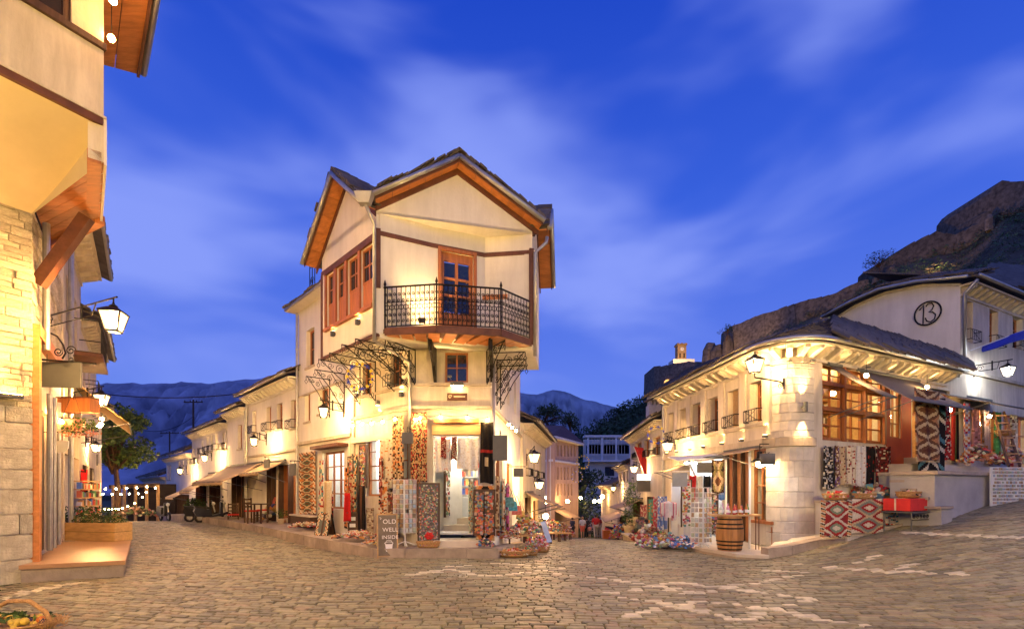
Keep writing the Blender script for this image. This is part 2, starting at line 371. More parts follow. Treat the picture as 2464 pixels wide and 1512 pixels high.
while y < 40:
    pitch = rng.uniform(.105, .165) * (1 if y < 20 else 1.25)
    ex = y * 1.06 + .8; x = -ex - rng.random()*.3
    if y > 21: ex2 = 6.5; 
    else: ex2 = ex
    while x < ex2:
        w = rng.choice((rng.uniform(.12,.22), rng.uniform(.2,.34))) * (1 if y < 20 else 1.3); cxx = x + w/2; yy = y + rowshift(cxx, y)
        ok = yy > 3 and abs(cxx) < yy*1.06 + 1 and not any(inpoly(cxx, yy, f) for f in foot)
        if y > 21 and ok: ok = (cxx < -6.5 and cxx > -34) or (-.6 < cxx < 6.3)
        if ok:
            g_ = .009
            white = near_band(cxx, yy, w, pitch)
            if white: v = rng.uniform(.75, 1.1); c = [k*v for k in (.58,.52,.36)]
            else:
                v = rng.choice((rng.uniform(.55,.9), rng.uniform(.85,1.25), rng.uniform(1.1,1.5))); h_ = rng.uniform(-.05,.05); c = [.192*v*(1+h_), .168*v, .092*v*(1-h_)]
                if rng.random() < .12: c = [k*1.2 for k in (.20,.15,.085)]
            dz = rng.gauss(0, .004); tx = rng.gauss(0, .012); ty = rng.gauss(0, .02)
            crn = []
            for (a, b) in ((x+g_, -pitch/2+g_), (x+w-g_, -pitch/2+g_), (x+w-g_, pitch/2-g_), (x+g_, pitch/2-g_)):
                xa = a + rng.uniform(-.012,.012); ya = y + b + rowshift(xa, y) + rng.uniform(-.012,.012)
                crn.append((xa, ya))
            mx_, my_ = sum(p[0] for p in crn)/4, sum(p[1] for p in crn)/4
            vs = []
            for (k, h) in ((1., -.05), (1., -.010), (.86, 0.)):
                for p in crn:
                    xa, ya = mx_ + (p[0]-mx_)*(k if k == 1 else 1-.011/max(.05,abs(p[0]-mx_))), my_ + (p[1]-my_)*(k if k == 1 else 1-.011/max(.05,abs(p[1]-my_)))
                    vs.append((xa, ya, G(xa, ya) + h + dz + (xa-mx_)*tx + (ya-my_)*ty))
            stones.append((my_, abs(mx_) < my_*1.0 and my_ > 5.75, vs, c))
        x += w
    y += pitch
SF = [(0,1,5,4),(1,2,6,5),(2,3,7,6),(3,0,4,7),(4,5,9,8),(5,6,10,9),(6,7,11,10),(7,4,8,11),(8,9,10,11)]
stones.sort(key=lambda s: (not s[1], s[0]))
rest = MB(); 
for i, (yy, vis, vs, c) in enumerate(stones):
    if i < 300: MB().add(vs, SF, c).ob('cobble', m_cob, ground, fix=False)
    else: rest.add(vs, SF, c)
rest.ob('cobble_paving', m_cob, ground, kind='stuff', fix=False)

# ------------------------------------------------------------------ mountains
def ridge(name, prof, D, depth, mat, seed, amp, nu=220, nv=34, foot_y=1190):
    px = np.linspace(prof[0][0], prof[-1][0], nu); py = np.interp(px, [p[0] for p in prof], [p[1] for p in prof])
    mb = MB(); vs = []
    for j in range(nv):
        t = j/(nv-1)
        for i in range(nu):
            d = D - depth*t; top = CH + (HY - py[i])/F*D; base = CH + (HY - foot_y)/F*(D-depth)
            n = NZ.fractal(Vector((px[i]*.012, t*2.2, seed)), .9, 2.1, 6); rg = 1 - abs(NZ.fractal(Vector((px[i]*.03 + t*1.3, t*.7, seed+9)), .8, 2.1, 5))
            h = base + (top-base)*(1-t)**1.25 + (n*amp + (rg-.75)*amp*1.3)*math.sin(math.pi*min(1, t*1.05+.02))
            if j == 0: h = top + n*amp*.10
            vs.append(((px[i]-F)/F*D*(1 - .15*t), d, h))
    mb.v = [tuple(v) for v in vs]; mb.f = [[j*nu+i, j*nu+i+1, (j+1)*nu+i+1, (j+1)*nu+i] for j in range(nv-1) for i in range(nu-1)]
    mb.c = [None]*len(mb.f); mb.mi = [0]*len(mb.f)
    return mb.ob(name, mat, kind='structure', smooth=True)
m_mt = M('blue_hazed_rock', (.27,.27,.35), .95, .3, .0025, .6, .02, col2=(.48,.46,.54))  # distance haze is put into the bluish rock colour, no air volume
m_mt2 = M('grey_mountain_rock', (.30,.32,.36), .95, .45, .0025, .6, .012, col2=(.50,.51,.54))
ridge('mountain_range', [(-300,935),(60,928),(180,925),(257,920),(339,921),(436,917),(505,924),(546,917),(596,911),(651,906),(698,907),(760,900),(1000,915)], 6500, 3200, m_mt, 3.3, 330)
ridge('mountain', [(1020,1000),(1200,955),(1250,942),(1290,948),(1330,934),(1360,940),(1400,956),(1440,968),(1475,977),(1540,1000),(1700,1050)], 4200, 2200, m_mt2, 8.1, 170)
# ------------------------------------------------------------------ castle hill
sky_prof = [(1360,1085),(1440,1070),(1500,1050),(1575,1000),(1640,960),(1693,930),(1744,880),(1837,815),(1910,780),(2011,735),(2089,690),(2143,650),(2252,610),(2298,605),(2356,575),(2411,520),(2463,510),(2700,500),(3200,560)]
dep_prof = [(1360,215),(1575,190),(1763,160),(1910,142),(2143,125),(2463,108),(3200,100)]
spx = [p[0] for p in sky_prof]; spy = [p[1] for p in sky_prof]; dpx = [p[0] for p in dep_prof]; dpd = [p[1] for p in dep_prof]
def hill_d(px): return float(np.interp(px, dpx, dpd))
def hill_pt(px, t):   # t 0 ridge .. 1 foot
    D = hill_d(px); d = D + (38 - D)*t; top = P(px, float(np.interp(px, spx, spy)), D).z
    z = top + (-2 - top)*t**.95 + NZ.fractal(Vector((px*.02, t*7, 1.7)), .9, 2, 4)*2.2*math.sin(math.pi*min(1, t+.03))
    return Vector(((px-F)/F*d, d, z))
m_hill = M('scrub_hillside', (.060,.058,.030), .95, .5, .12, .9, .9, col2=(.15,.11,.07))
mb = MB(); mb.grid(lambda u, v: hill_pt(1560 + u*1640, v), 90, 26); hill = mb.ob('castle_hill', m_hill, kind='structure', smooth=True)
# back side so that the hill is a solid body
mb = MB(); mb.grid(lambda u, v: hill_pt(1560 + u*1640, 0) + Vector((0, v*120, -v*70)), 60, 4); mb.ob('castle_hill_back', m_hill, kind='structure', smooth=True)
rl = random.Random(11)
def leaves(mb, c, r, n, size, cols, fill=.35, flat=1.0):
    c = Vector(c); r = Vector(r) if hasattr(r, '__len__') else Vector((r, r, r))
    for i in range(n):
        a = rl.uniform(0, 6.283); z = rl.uniform(-1, 1); q = math.sqrt(1-z*z); k = fill + (1-fill)*rl.random()**.5
        p = c + Vector((q*math.cos(a)*r.x*k, q*math.sin(a)*r.y*k, z*r.z*k))
        d1 = Vector((rl.gauss(0,1), rl.gauss(0,1), rl.gauss(0,1))).normalized()*size*rl.uniform(.6,1.3); d2 = d1.orthogonal().normalized()*size*rl.uniform(.3,.6)
        col = rl.choice(cols); v = rl.uniform(.6, 1.4)
        mb.add([p-d1*.5, p+d2*.5, p+d1*.5, p-d2*.5], [(0,1,2,3)], tuple(k2*v for k2 in col))
    return mb
GR = [(.04,.075,.018), (.055,.095,.022), (.03,.055,.015)]; DG = [(.034,.060,.022), (.046,.075,.026), (.060,.075,.030)]; YG = [(.10,.14,.03), (.07,.12,.025)]
mb = MB()
for i in range(900):
    px = rl.uniform(1690, 2560); t = rl.uniform(.0, .6)**1.15; p = hill_pt(px, t); s = rl.uniform(.4, 1.7)
    leaves(mb, p + Vector((0,0,s*.5)), (s*1.2, s, s*.8), 42, s*.42, [(.07,.12,.035),(.09,.14,.04),(.05,.09,.03)] if rl.random() < .65 else [(.16,.13,.06), (.13,.10,.05)])
for i in range(60):
    px = rl.uniform(2200, 2463); t = rl.uniform(.15, .5); p = hill_pt(px, t); s = rl.uniform(.8, 1.8)
    leaves(mb, p + Vector((0,0,s*.4)), (s*1.3, s, s*.7), 40, s*.4, [(.17,.14,.04), (.14,.14,.04)])
mb.ob('hillside_scrub', m_leafy, label='dark scrub covering the castle hillside', cat='scrub', kind='stuff', fix=False)
mb = MB()
for i in range(240):
    px = rl.uniform(1330, 1600); base = np.interp(px, [1330,1400,1440,1500,1560,1600], [1062,1035,1008,972,948,945]); D = 165
    py = base + rl.uniform(0, 1)**1.3*95; p = P(px, py, D - (py-base)*.45); s = rl.uniform(2.2, 4.2)
    leaves(mb, p - Vector((0,0,s*.6)), (s, s, s*.9), 60, s*.34, DG)
mb.ob('wooded_slope', m_leafy, label='dark wooded slope below the castle walls', cat='woods', kind='stuff', fix=False)
mb = MB(); mb.grid(lambda u, v: P(1310 + u*310, float(np.interp(1310 + u*310, [1310,1400,1440,1500,1560,1620], [1085,1050,1025,990,965,960])), 168) + Vector((0, -v*110, -v*38)), 24, 8)
mb.ob('wooded_hill_ground', m_hill, kind='structure', smooth=True)
# castle
castle = thing('castle', 'dark stone castle walls running along the ridge of the hill', 'castle', hill_pt(1837, 0))
def cwall(tops, base_drop, th, name='curtain_wall'):
    mb = MB()
    for (a, b) in zip(tops, tops[1:]):
        n = max(1, int(abs(b[0]-a[0])/16))
        for k in range(n):
            x0 = a[0] + (b[0]-a[0])*k/n; x1 = a[0] + (b[0]-a[0])*(k+1)/n; y0 = a[1] + (b[1]-a[1])*k/n + rl.uniform(-2,2); y1 = a[1] + (b[1]-a[1])*(k+1)/n + rl.uniform(-2,2)
            d0 = hill_d(x0); d1 = hill_d(x1)
            t0, t1 = P(x0, y0, d0), P(x1, y1, d1); b0 = P(x0, y0 + base_drop, d0) - Vector((0,1.6,0)); b1 = P(x1, y1 + base_drop, d1) - Vector((0,1.6,0))
            mb.hexa([b0, b1, b1 + Vector((0,th+3,0)), b0 + Vector((0,th+3,0)), t0, t1, t1 + Vector((0,th,0)), t0 + Vector((0,th,0))])
    return mb.ob(name, m_rubble, castle)
cwall([(1573,882),(1637,870),(1691,868)], 100, 14, 'bastion')
cwall([(1763,783),(1800,767),(1837,752)], 95, 9); cwall([(1838,754),(1875,742),(1910,729)], 90, 8); cwall([(1911,730),(1960,716),(2011,703),(2050,684),(2089,669)], 70, 8)
cwall([(2130,625),(2143,614),(2200,580),(2252,556),(2298,564)], 90, 10); cwall([(2299,565),(2340,542),(2358,534),(2362,515),(2379,507)], 90, 10)
cwall([(2380,466),(2395,445),(2411,434),(2463,436),(2520,440),(2700,470)], 140, 14, 'keep')
for (x, y, w, h) in ((1709,824,22,60), (1728,828,20,60), (1750,806,14,55), (2143,640,14,20), (2120,660,20,20), (2380,515,10,40)):
    D = hill_d(x) - 2; p = P(x, y, D); w_ = w/F*D; h_ = h/F*D
    mb = MB(); vs = []
    for j, k in enumerate((1., .85, .5)):
        for i in range(8): a = i*.785; vs.append(p + Vector((math.cos(a)*w_*k*rl.uniform(.8,1.1), math.sin(a)*w_*k, -h_ + h_*(0, .75, 1.)[j]*rl.uniform(.93,1.0))))
    mb.add(vs, [(j*8+i, j*8+(i+1)%8, (j+1)*8+(i+1)%8, (j+1)*8+i) for j in range(2) for i in range(8)] + [tuple(range(16,24))])
    mb.ob('rock_outcrop', m_rubble, castle)
# clock tower
ct = P(1647, 870, 196); ctower = thing('clock_tower', 'small lit clock tower with cream base on the castle bastion', 'tower', ct)
u_ = 196/F
MB().box(ct + Vector((0,4,-1*u_)), (52*u_, 6, 20*u_)).ob('base_block', m_white, ctower)
MB().box(ct + Vector((-1*u_,4,8*u_)), (44*u_, 5, 5*u_)).ob('base_cornice', m_white, ctower)
m_tower = M('tower_brick', (.34,.22,.11), .9, .3, .8, .5, 4)
mb = MB(); mb.box(ct + Vector((-1.5*u_,4,26*u_)), (21*u_, 3.2, 40*u_)); mb.ob('tower_shaft', m_tower, ctower)
mb = MB(); mb.box(ct + Vector((-1.5*u_,4,47*u_)), (25*u_, 3.9, 3*u_)); [mb.box(ct + Vector(((-1.5+q)*u_,4,49*u_)), (5*u_, 3.5, 3*u_)) for q in (-9,0,9)]; mb.ob('tower_parapet', m_tower, ctower)
mb = MB(); mb.v = []; c_ = ct + Vector((-1.5*u_, 4-1.65, 36*u_))
mb.add([c_ + Vector((math.cos(i*.5236)*4.5*u_, 0, math.sin(i*.5236)*4.5*u_)) for i in range(12)] + [c_ + Vector((math.cos(i*.5236)*4.5*u_, -.06, math.sin(i*.5236)*4.5*u_)) for i in range(12)], [tuple(range(12,24))] + [(i,(i+1)%12,12+(i+1)%12,12+i) for i in range(12)])
mb.ob('clock_face', M('clock_white', (.7,.66,.58), .6), ctower)
mb = MB(); mb.beam(c_ + Vector((0,-.1,0)), c_ + Vector((0,-.1,3.6*u_)), .08, .04); mb.beam(c_ + Vector((0,-.1,0)), c_ + Vector((2.3*u_,-.1,-.8*u_)), .08, .04); mb.ob('clock_hand', m_iron, ctower)
for q_ in (-5, 5): MB().box(ct + Vector(((-1.5+q_)*u_, 2.38, 20*u_)), (3.4*u_, .12, 11*u_)).ob('belfry_shade_box', m_dark, ctower)  # dark boxes on the solid shaft, shade of the openings put into colour
def spot(name, loc, to, energy, col, size, blend, rad, parent):
    l = bpy.data.lights.new(name, 'SPOT'); l.energy = energy; l.color = col; l.spot_size = R(size); l.spot_blend = blend; l.shadow_soft_size = rad
    o = bpy.data.objects.new(name, l); COL.objects.link(o); d = Vector(to) - Vector(loc)
    o.parent = parent; o.location = Vector(loc) - ORG[parent.name]; o.rotation_euler = d.to_track_quat('-Z', 'Y').to_euler(); return o
def pointl(name, loc, energy, col, rad, parent):
    l = bpy.data.lights.new(name, 'POINT'); l.energy = energy; l.color = col; l.shadow_soft_size = rad
    o = bpy.data.objects.new(name, l); COL.objects.link(o); o.parent = parent; o.location = Vector(loc) - ORG[parent.name]; return o
spot('tower_floodlight', ct + Vector((-3, -9, -1.5)), ct + Vector((0, 3, 4)), 11000, WARM2, 70, .6, .2, ctower)
# lit round hatch in the bastion wall
q = P(1601, 922, 186.2); mb = MB(); mb.lathe([(1.1,0),(1.1,.6),(.7,.6),(.7,.5)], (0,0,0), 14)
mb.v = [(q.x+x, q.y-z-1.8, q.z+y) for x, y, z in mb.v]; mb.ob('bastion_lamp', EM('bastion_lamp_glow', GOLD, 2.2), castle)
for px_, py_, d_ in ((1800,840,150), (1720,900,160), (2000,760,130), (2250,640,112)):   # floodlights at the foot of the walls
    p = P(px_, py_, d_-9); q_ = P(px_, py_-55, d_+4); mb = MB(); mb.box(p, (.5,.4,.3)); fl_ = mb.ob('floodlight', m_iron, castle); spot('flood_beam', p + Vector((0,.3,.4)), q_, 8000, (1,.62,.32), 95, .9, .3, fl_)
# trees on the ridge
def tree(name, base, h, cr, label, cols, n=420, lsize=.35, trunk=.25, group=None, blobs=7, squash=.8):
    o = thing(name, label, 'tree', base, group); base = Vector(base); mb = MB()
    top = base + Vector((rl.uniform(-.2,.2)*cr, 0, h*.62)); mb.tube([base - Vector((0,0,.4)), base.lerp(top,.5) + Vector((.06*cr,0,0)), top], trunk, 7, r1=trunk*.35)
    cl = MB()
    for k in range(blobs):
        a = rl.uniform(0,6.28); c = base + Vector((math.cos(a)*cr*rl.uniform(.2,.75), math.sin(a)*cr*rl.uniform(.2,.7), h*rl.uniform(.5,.9)))
        mb.tube([top - Vector((0,0,h*.2)), c.lerp(top,.3), c], trunk*.4, 5, r1=trunk*.12)
        leaves(cl, c, (cr*rl.uniform(.38,.58), cr*rl.uniform(.38,.55), cr*rl.uniform(.3,.45)*squash), n//blobs, lsize, cols, .25)
    mb.ob('trunk', m_dwood, o, smooth=True); cl.ob('crown', m_leafy, o, fix=False); return o
p = P(2112, 668, 122); tree('hill_tree', p, 6.2, 3.2, 'leafy tree standing against the sky on the castle slope', DG, 700, .55, .22, blobs=10)
tree('ridge_tree', P(1747, 815, 158), 4.5, 2.6, 'dark round tree at the left end of the high castle wall', DG, 350, .5, .2)
# ------------------------------------------------------------------ builders for houses
def wall(f, s0, s1, z0, z1, ops, th, mat, parent, name='wall', n1=0., label=None):
    ss = sorted({s0, s1, *[q for o in ops for q in o[:2] if s0 < q < s1]}); zs = sorted({z0, z1, *[q for o in ops for q in o[2:4] if z0 < q < z1]})
    mb = MB()
    for a, b in zip(ss, ss[1:]):
        run = None
        for c, d in zip(zs, zs[1:]):
            m, k = (a+b)/2, (c+d)/2; hole = any(o[0] < m < o[1] and o[2] < k < o[3] for o in ops)
            if hole:
                if run: mb.fbox(f, a, b, run[0], run[1], n1-th, n1); run = None
            else: run = (run[0], d) if run else (c, d)
        if run: mb.fbox(f, a, b, run[0], run[1], n1-th, n1)
    return mb.ob(name, mat, parent, label=label)
def window(f, s0, s1, z0, z1, parent, nx=2, nz=3, fm=None, gm=None, inset=.12, fw=.06, mw=.03, panes=True, sill=None, lintel=None, name='window'):
    fm = fm or m_wood; gm = gm or m_glassd; mb = MB(); n0, n1 = -inset-.05, -inset+.02
    mb.fbox(f, s0, s0+fw, z0, z1, n0, n1); mb.fbox(f, s1-fw, s1, z0, z1, n0, n1); mb.fbox(f, s0+fw, s1-fw, z0, z0+fw, n0, n1); mb.fbox(f, s0+fw, s1-fw, z1-fw, z1, n0, n1)
    W, H = s1-s0-2*fw, z1-z0-2*fw; pw = (W - mw*(nx-1))/nx; ph = (H - mw*(nz-1))/nz
    for i in range(1, nx): a = s0+fw + i*pw + (i-1)*mw; mb.fbox(f, a, a+mw, z0+fw, z1-fw, n0+.004, n1-.008)
    for j in range(1, nz):
        c = z0+fw + j*ph + (j-1)*mw
        for i in range(nx): a = s0+fw + i*(pw+mw); mb.fbox(f, a, a+pw, c, c+mw, n0+.006, n1-.012)
    w = mb.ob(name, fm, parent)
    if panes:
        for i in range(nx):
            for j in range(nz):
                a = s0+fw + i*(pw+mw); c = z0+fw + j*(ph+mw); MB().fbox(f, a, a+pw, c, c+ph, -inset-.02, -inset-.012).ob('pane', gm, w)
    else: MB().fbox(f, s0+fw, s1-fw, z0+fw, z1-fw, -inset-.024, -inset-.016).ob('pane', gm, w)
    if sill: MB().fbox(f, s0-.06, s1+.06, z0-.07, z0, -inset, sill).ob('sill', m_stonepl, w)
    if lintel: MB().fbox(f, s0-.12, s1+.12, z1, z1+.16, -.02, lintel).ob('lintel', m_stonepl, w)
    return w
def spiral(c, u, v, r0, r1, a0, turns, n=16):
    c, u, v = Vector(c), Vector(u), Vector(v)
    return [c + (u*math.cos(a0 + turns*6.2832*i/n) + v*math.sin(a0 + turns*6.2832*i/n))*(r0 + (r1-r0)*i/n) for i in range(n+1)]
def scroll_bracket(f, s, z0, z1, reach, parent, dens=1., name='iron_bracket', ang=0.):
    """wrought iron corbel: wall bar, arm under the floor, curved strut and scrolls"""
    u = (f.n*math.cos(ang) + f.t*math.sin(ang)).normalized(); v = Vector((0,0,1)); o = f.pt(s, z0, .03); H = z1-z0; mb = MB()
    q = lambda a, b: o + u*a*reach + v*b*H
    mb.tube([q(0,0), q(0,1)], .016, 5); mb.tube([q(0,.98), q(1,.98)], .016, 5)
    mb.tube([q(0,.02), q(.18,.25), q(.5,.6), q(.95,.97)], .013, 5)
    mb.tube([q(0.02,.5), q(.45,.95)], .011, 5)
    for (a, b, r, a0, tn) in ((.22,.72,.17,0,1.6), (.5,.82,.12,2,-1.5), (.13,.42,.11,1,1.4), (.72,.88,.08,3,1.4), (.35,.45,.10,4,-1.3), (.1,.15,.08,2,1.3)):
        mb.tube(spiral(q(a,b), u, v, r*reach*.9, .02, a0, tn, 14), .009, 4)
    p = q(1,.98); mb.tube([p, p - v*.10, p - v*.16 + u*.045, p - v*.24, p - v*.16 - u*.045, p - v*.10], .010, 4)
    mb.tube(spiral(p - u*.12 - v*.1, u, v, .09, .015, 1.5, 1.4, 12), .008, 4)
    return mb.ob(name, m_iron, parent)
def lantern(label, c, w, wallpt, em, group=None, rz=.4, arm='hang', energy=0, col=WARM2, tilt=0):
    w = w*.76; c = Vector(c); o = thing('street_lantern', label, 'lantern', c, group); h = w*.92
    def ring(r, z): return [c + Matrix.Rotation(rz, 3, 'Z') @ Vector((r*math.cos(k*math.pi/2 + .785), r*math.sin(k*math.pi/2 + .785), z)) for k in range(4)]
    t, b = ring(w*.66, h/2), ring(w*.36, -h/2); mb = MB()
    for k in range(4):
        mb.beam(b[k], t[k], .022, .022); mb.beam(b[k], b[(k+1)%4], .022, .03); mb.beam(t[k], t[(k+1)%4], .03, .03)
    mb.ob('frame', m_iron, o)
    for k in range(4):
        l = (k+1)%4; q = [b[k].lerp(b[l],.06), b[k].lerp(b[l],.94), t[k].lerp(t[l],.96), t[k].lerp(t[l],.04)]
        nn = ((q[1]-q[0]).cross(q[3]-q[0])).normalized()*.004; MB().prism(q, nn).ob('pane', lamp_mats(em)[0], o)
    MB().prism([p for p in b], (0,0,-.008)).ob('pane', lamp_mats(em)[0], o)
    MB().ball(c - Vector((0,0,h*.08)), .06, 8, 6, sq=(1,1,1.3)).ob('bulb', lamp_mats(em)[1], o, smooth=True)
    e0, e1, ap = ring(w*.74, h/2+.01), ring(w*.30, h/2 + w*.26), c + Vector((0,0,h/2 + w*.5)); mb = MB()
    mb.add(e0 + e1, [(0,1,2,3)] + [(k,(k+1)%4,4+(k+1)%4,4+k) for k in range(4)] + [(4,5,6,7)]); mb.lathe([(w*.16,0),(w*.2,w*.1),(w*.06,w*.2),(.012,w*.36)], c + Vector((0,0,h/2 + w*.24)), 8)
    mb.ob('cap', m_iron, o)
    if wallpt is not None:
        wp = Vector(wallpt); top = ap + Vector((0,0,w*.25)); mb = MB(); d = (top - wp); d.z = 0; dn = d.normalized()
        if arm == 'hang':
            a0 = Vector((wp.x, wp.y, top.z)); mb.tube([a0, top + dn*.12], .016, 6); mb.tube([ap - Vector((0,0,.1)), top], .014, 5)
            mb.tube([a0 - Vector((0,0,.22)), a0 - Vector((0,0,.22)) + dn*d.length*.7, top - dn*d.length*.24], .012, 5)
            mb.tube([a0 + Vector((0,0,.1)), a0 - Vector((0,0,.4))], .02, 6); mb.tube(spiral(a0 + dn*.16 - Vector((0,0,.11)), dn, Vector((0,0,1)), .1, .02, 0, 1.6), .009, 4)
            mb.tube([a0 + dn*d.length*.55 + Vector((0,0,.06)), a0 + dn*d.length*.55 - Vector((0,0,.26))], .022, 6)
        else:   # short swan-neck bracket from below
            b0 = wp; mb.tube([b0, b0 + dn*.12 + Vector((0,0,.05)), c + Vector((0,0,-h/2 - .12)), c + Vector((0,0,-h/2 + .01))], .018, 6)
            mb.tube(spiral(b0 + dn*.1 - Vector((0,0,.05)), dn, Vector((0,0,1)), .08, .02, 1.5, 1.5), .01, 4); mb.tube([b0 - Vector((0,0,.14)), b0 + Vector((0,0,.14))], .02, 6)
        mb.ob('bracket', m_iron, o)
    if energy: pointl('lamp_glow', c - Vector((0,0,h/2+.06)), energy, col, .1, o)
    return o
def wall_spot(f, px, py, parent, up=True, down=False, en=14, col=WARM2, w=.10, h=.13, size=95, name='wall_lamp', own=None):
    s = f.S(px); z = f.Z(px, py); mb = MB(); mb.fbox(f, s-w/2, s+w/2, z-h/2, z+h/2, .02, .11); mb.fbox(f, s-.03, s+.03, z-.03, z+.03, 0, .02)
    L = mb.ob(name, m_gmetal, parent)
    if up:
        MB().fbox(f, s-w*.4, s+w*.4, z+h/2+.002, z+h/2+.008, .03, .10).ob('lamp_lens', e_strip, L); spot('lamp_beam', f.pt(s, z+h/2+.015, .085), f.pt(s, z+1.2, .0), en, col, size, .8, .03, L)
    if down:
        MB().fbox(f, s-w*.4, s+w*.4, z-h/2-.008, z-h/2-.002, .03, .10).ob('lamp_lens', e_strip, L); spot('lamp_beam', f.pt(s, z-h/2-.015, .085), f.pt(s, z-1.2, .0), en, col, size, .8, .03, L)
    return L
def room(f, s0, s1, z0, z1, depth, parent, mat, name='interior', lamp=None, n0=-.3):
    mb = MB(); mb.fbox(f, s0, s1, z0, z1, -depth-.05, -depth); mb.fbox(f, s0-.05, s0, z0, z1, -depth, n0); mb.fbox(f, s1, s1+.05, z0, z1, -depth, n0)
    mb.fbox(f, s0, s1, z0-.05, z0, -depth, n0); mb.fbox(f, s0, s1, z1, z1+.05, -depth, n0)
    return mb.ob(name, mat, parent)
def shelves(f, s0, s1, z0, z1, n, nsh, parent, pal, dens=1., sm=None, size=.09):
    mb = MB()
    for j in range(nsh+1): z = z0 + (z1-z0)*j/nsh; mb.fbox(f, s0, s1, z-.015, z+.015, n, n+.22)
    sh = mb.ob('shelf', sm or m_shelf, parent); it = MB()
    for j in range(nsh):
        z = z0 + (z1-z0)*j/nsh + .017; s = s0 + .03
        while s < s1 - .05:
            w = rl.uniform(.5, 1.1)*size; h = rl.uniform(.45, .8)*(z1-z0)/nsh
            if rl.random() < dens: it.fbox(f, s, s+w*.85, z, z+h, n+.05, n+.17, tuple(k*rl.uniform(.7,1.2) for k in rl.choice(pal)))
            s += w
    it.ob('shelf_goods', m_goods, sh, kind='stuff', fix=False); return sh
slate_unit = MB().box((0,0,0), (1,1,1)).mesh('slate', m_slate)
def slope_slates(e0, e1, r0, r1, parent, cols_single=2, tw=.32, pitch=.17, th=.045, lift=.055, every=1, near=0):
    """slates on a roof slope; e0,r0 are eave and ridge at the visible rake, e1,r1 the far ends"""
    e0, e1, r0, r1 = map(Vector, (e0, e1, r0, r1)); up = r0 - e0; n_r = max(2, int(up.length/pitch)); al = e1 - e0; n_c = max(1, int(al.length/tw))
    nr = al.cross(up).normalized(); nr = nr if nr.z > 0 else -nr; big = MB()
    for j in range(n_r):
        for i in range(n_c):
            t = (j+.5)/n_r; u = (i + .5 + ((.25 if j % 2 else -.2) if n_c > 1 else 0) + rl.uniform(-.12,.12))/n_c; c = e0.lerp(r0, t).lerp(e1.lerp(r1, t), u) + nr*(lift + rl.uniform(-.02,.045))
            x = al.normalized(); y = (up.normalized() + nr*.10 + x*rl.uniform(-.05,.05)).normalized(); z = x.cross(y).normalized(); x = y.cross(z); rot = Matrix((x, y, z)).transposed()
            sx = tw*rl.uniform(.85,1.25); sy = pitch*rl.uniform(1.5,1.9); sz = th*rl.uniform(.7,1.7)
            if i < cols_single: inst(slate_unit, 'slate', c, parent, scale=(sx, sy, sz), rot=rot)
            else:
                m = Matrix.Translation(c) @ rot.to_4x4() @ Matrix.Diagonal((sx/2, sy/2, sz/2, 1))
                big.hexa([m @ Vector(q) for q in ((-1,-1,-1),(1,-1,-1),(1,1,-1),(-1,1,-1),(-1,-1,1),(1,-1,1),(1,1,1),(-1,1,1))])
    if big.v: big.ob('slate_courses', m_slate, parent, kind='stuff', fix=False)
def gutter(pts, parent, r=.055, name='gutter', mat=None): return MB().tube(pts, r, 8).ob(name, mat or m_zinc, parent, smooth=True)
def downpipe(f, s, z0, z1, parent, r=.045, n=.08, name='downpipe'):
    mb = MB(); mb.tube([f.pt(s, z1, n), f.pt(s, z0, n)], r, 8)
    for k in range(3): z = z0 + (z1-z0)*(k+.5)/3; mb.tube([f.pt(s, z-.03, n), f.pt(s, z+.03, n)], r+.012, 8)
    return mb.ob(name, m_zinc, parent)

# ------------------------------------------------------------------ the corner house
A = XY(905, 12.0); B = (-5.29, 14.26); Rr = XY(1280, 12.96); R2 = (.82, 15.6)
house = thing('corner_house', 'tall white wedge-shaped corner house with gables, balcony and souvenir shop', 'house', (-1.6, 14.5, 0))
fL, fC, fF, fR = Fac(pD, pL), Fac(pL, pF1), Fac(pF1, pF2), Fac(pF2, (1.9, 33.5))
fAB, fAR, fRR = Fac(B, A), Fac(A, Rr), Fac(Rr, R2)
ZS = 5.30; ZE = 8.30; ZAP = 9.5
def op(f, x0, x1, y0, y1):   # opening from pixels: left, right, top, bottom
    a, b = f.S(x0), f.S(x1); xm = (x0+x1)/2; return (a, b, f.Z(xm, y1), f.Z(xm, y0))
# street front (narrow end)
o_door = (fF.S(1042), fF.S(1160), .35, 3.02); o_w1 = (fF.S(1070), fF.S(1126), 4.40, 5.18)
wall(fF, 0, fF.len, -.1, ZS, [o_door, o_w1], .35, m_plaster, house, 'front_wall')
window(fF, *o_w1, house, 2, 2, inset=.10, fw=.05, lintel=.03)
MB().fbox(fF, -.02, fF.len+.02, 4.30, 4.37, 0, .05).ob('sill_course', m_stonepl, house)
MB().fbox(fF, -.02, fF.len+.02, 3.70, 3.78, 0, .09).ob('string_course', m_stonepl, house)
MB().fbox(fF, fF.S(1040), fF.S(1162), 3.05, 3.30, .0, .06).ob('lintel', m_plank, house)
MB().fbox(fF, fF.S(1046), fF.S(1152), 3.34, 3.44, 0, .16).ob('shutter_box', m_woodh, house)
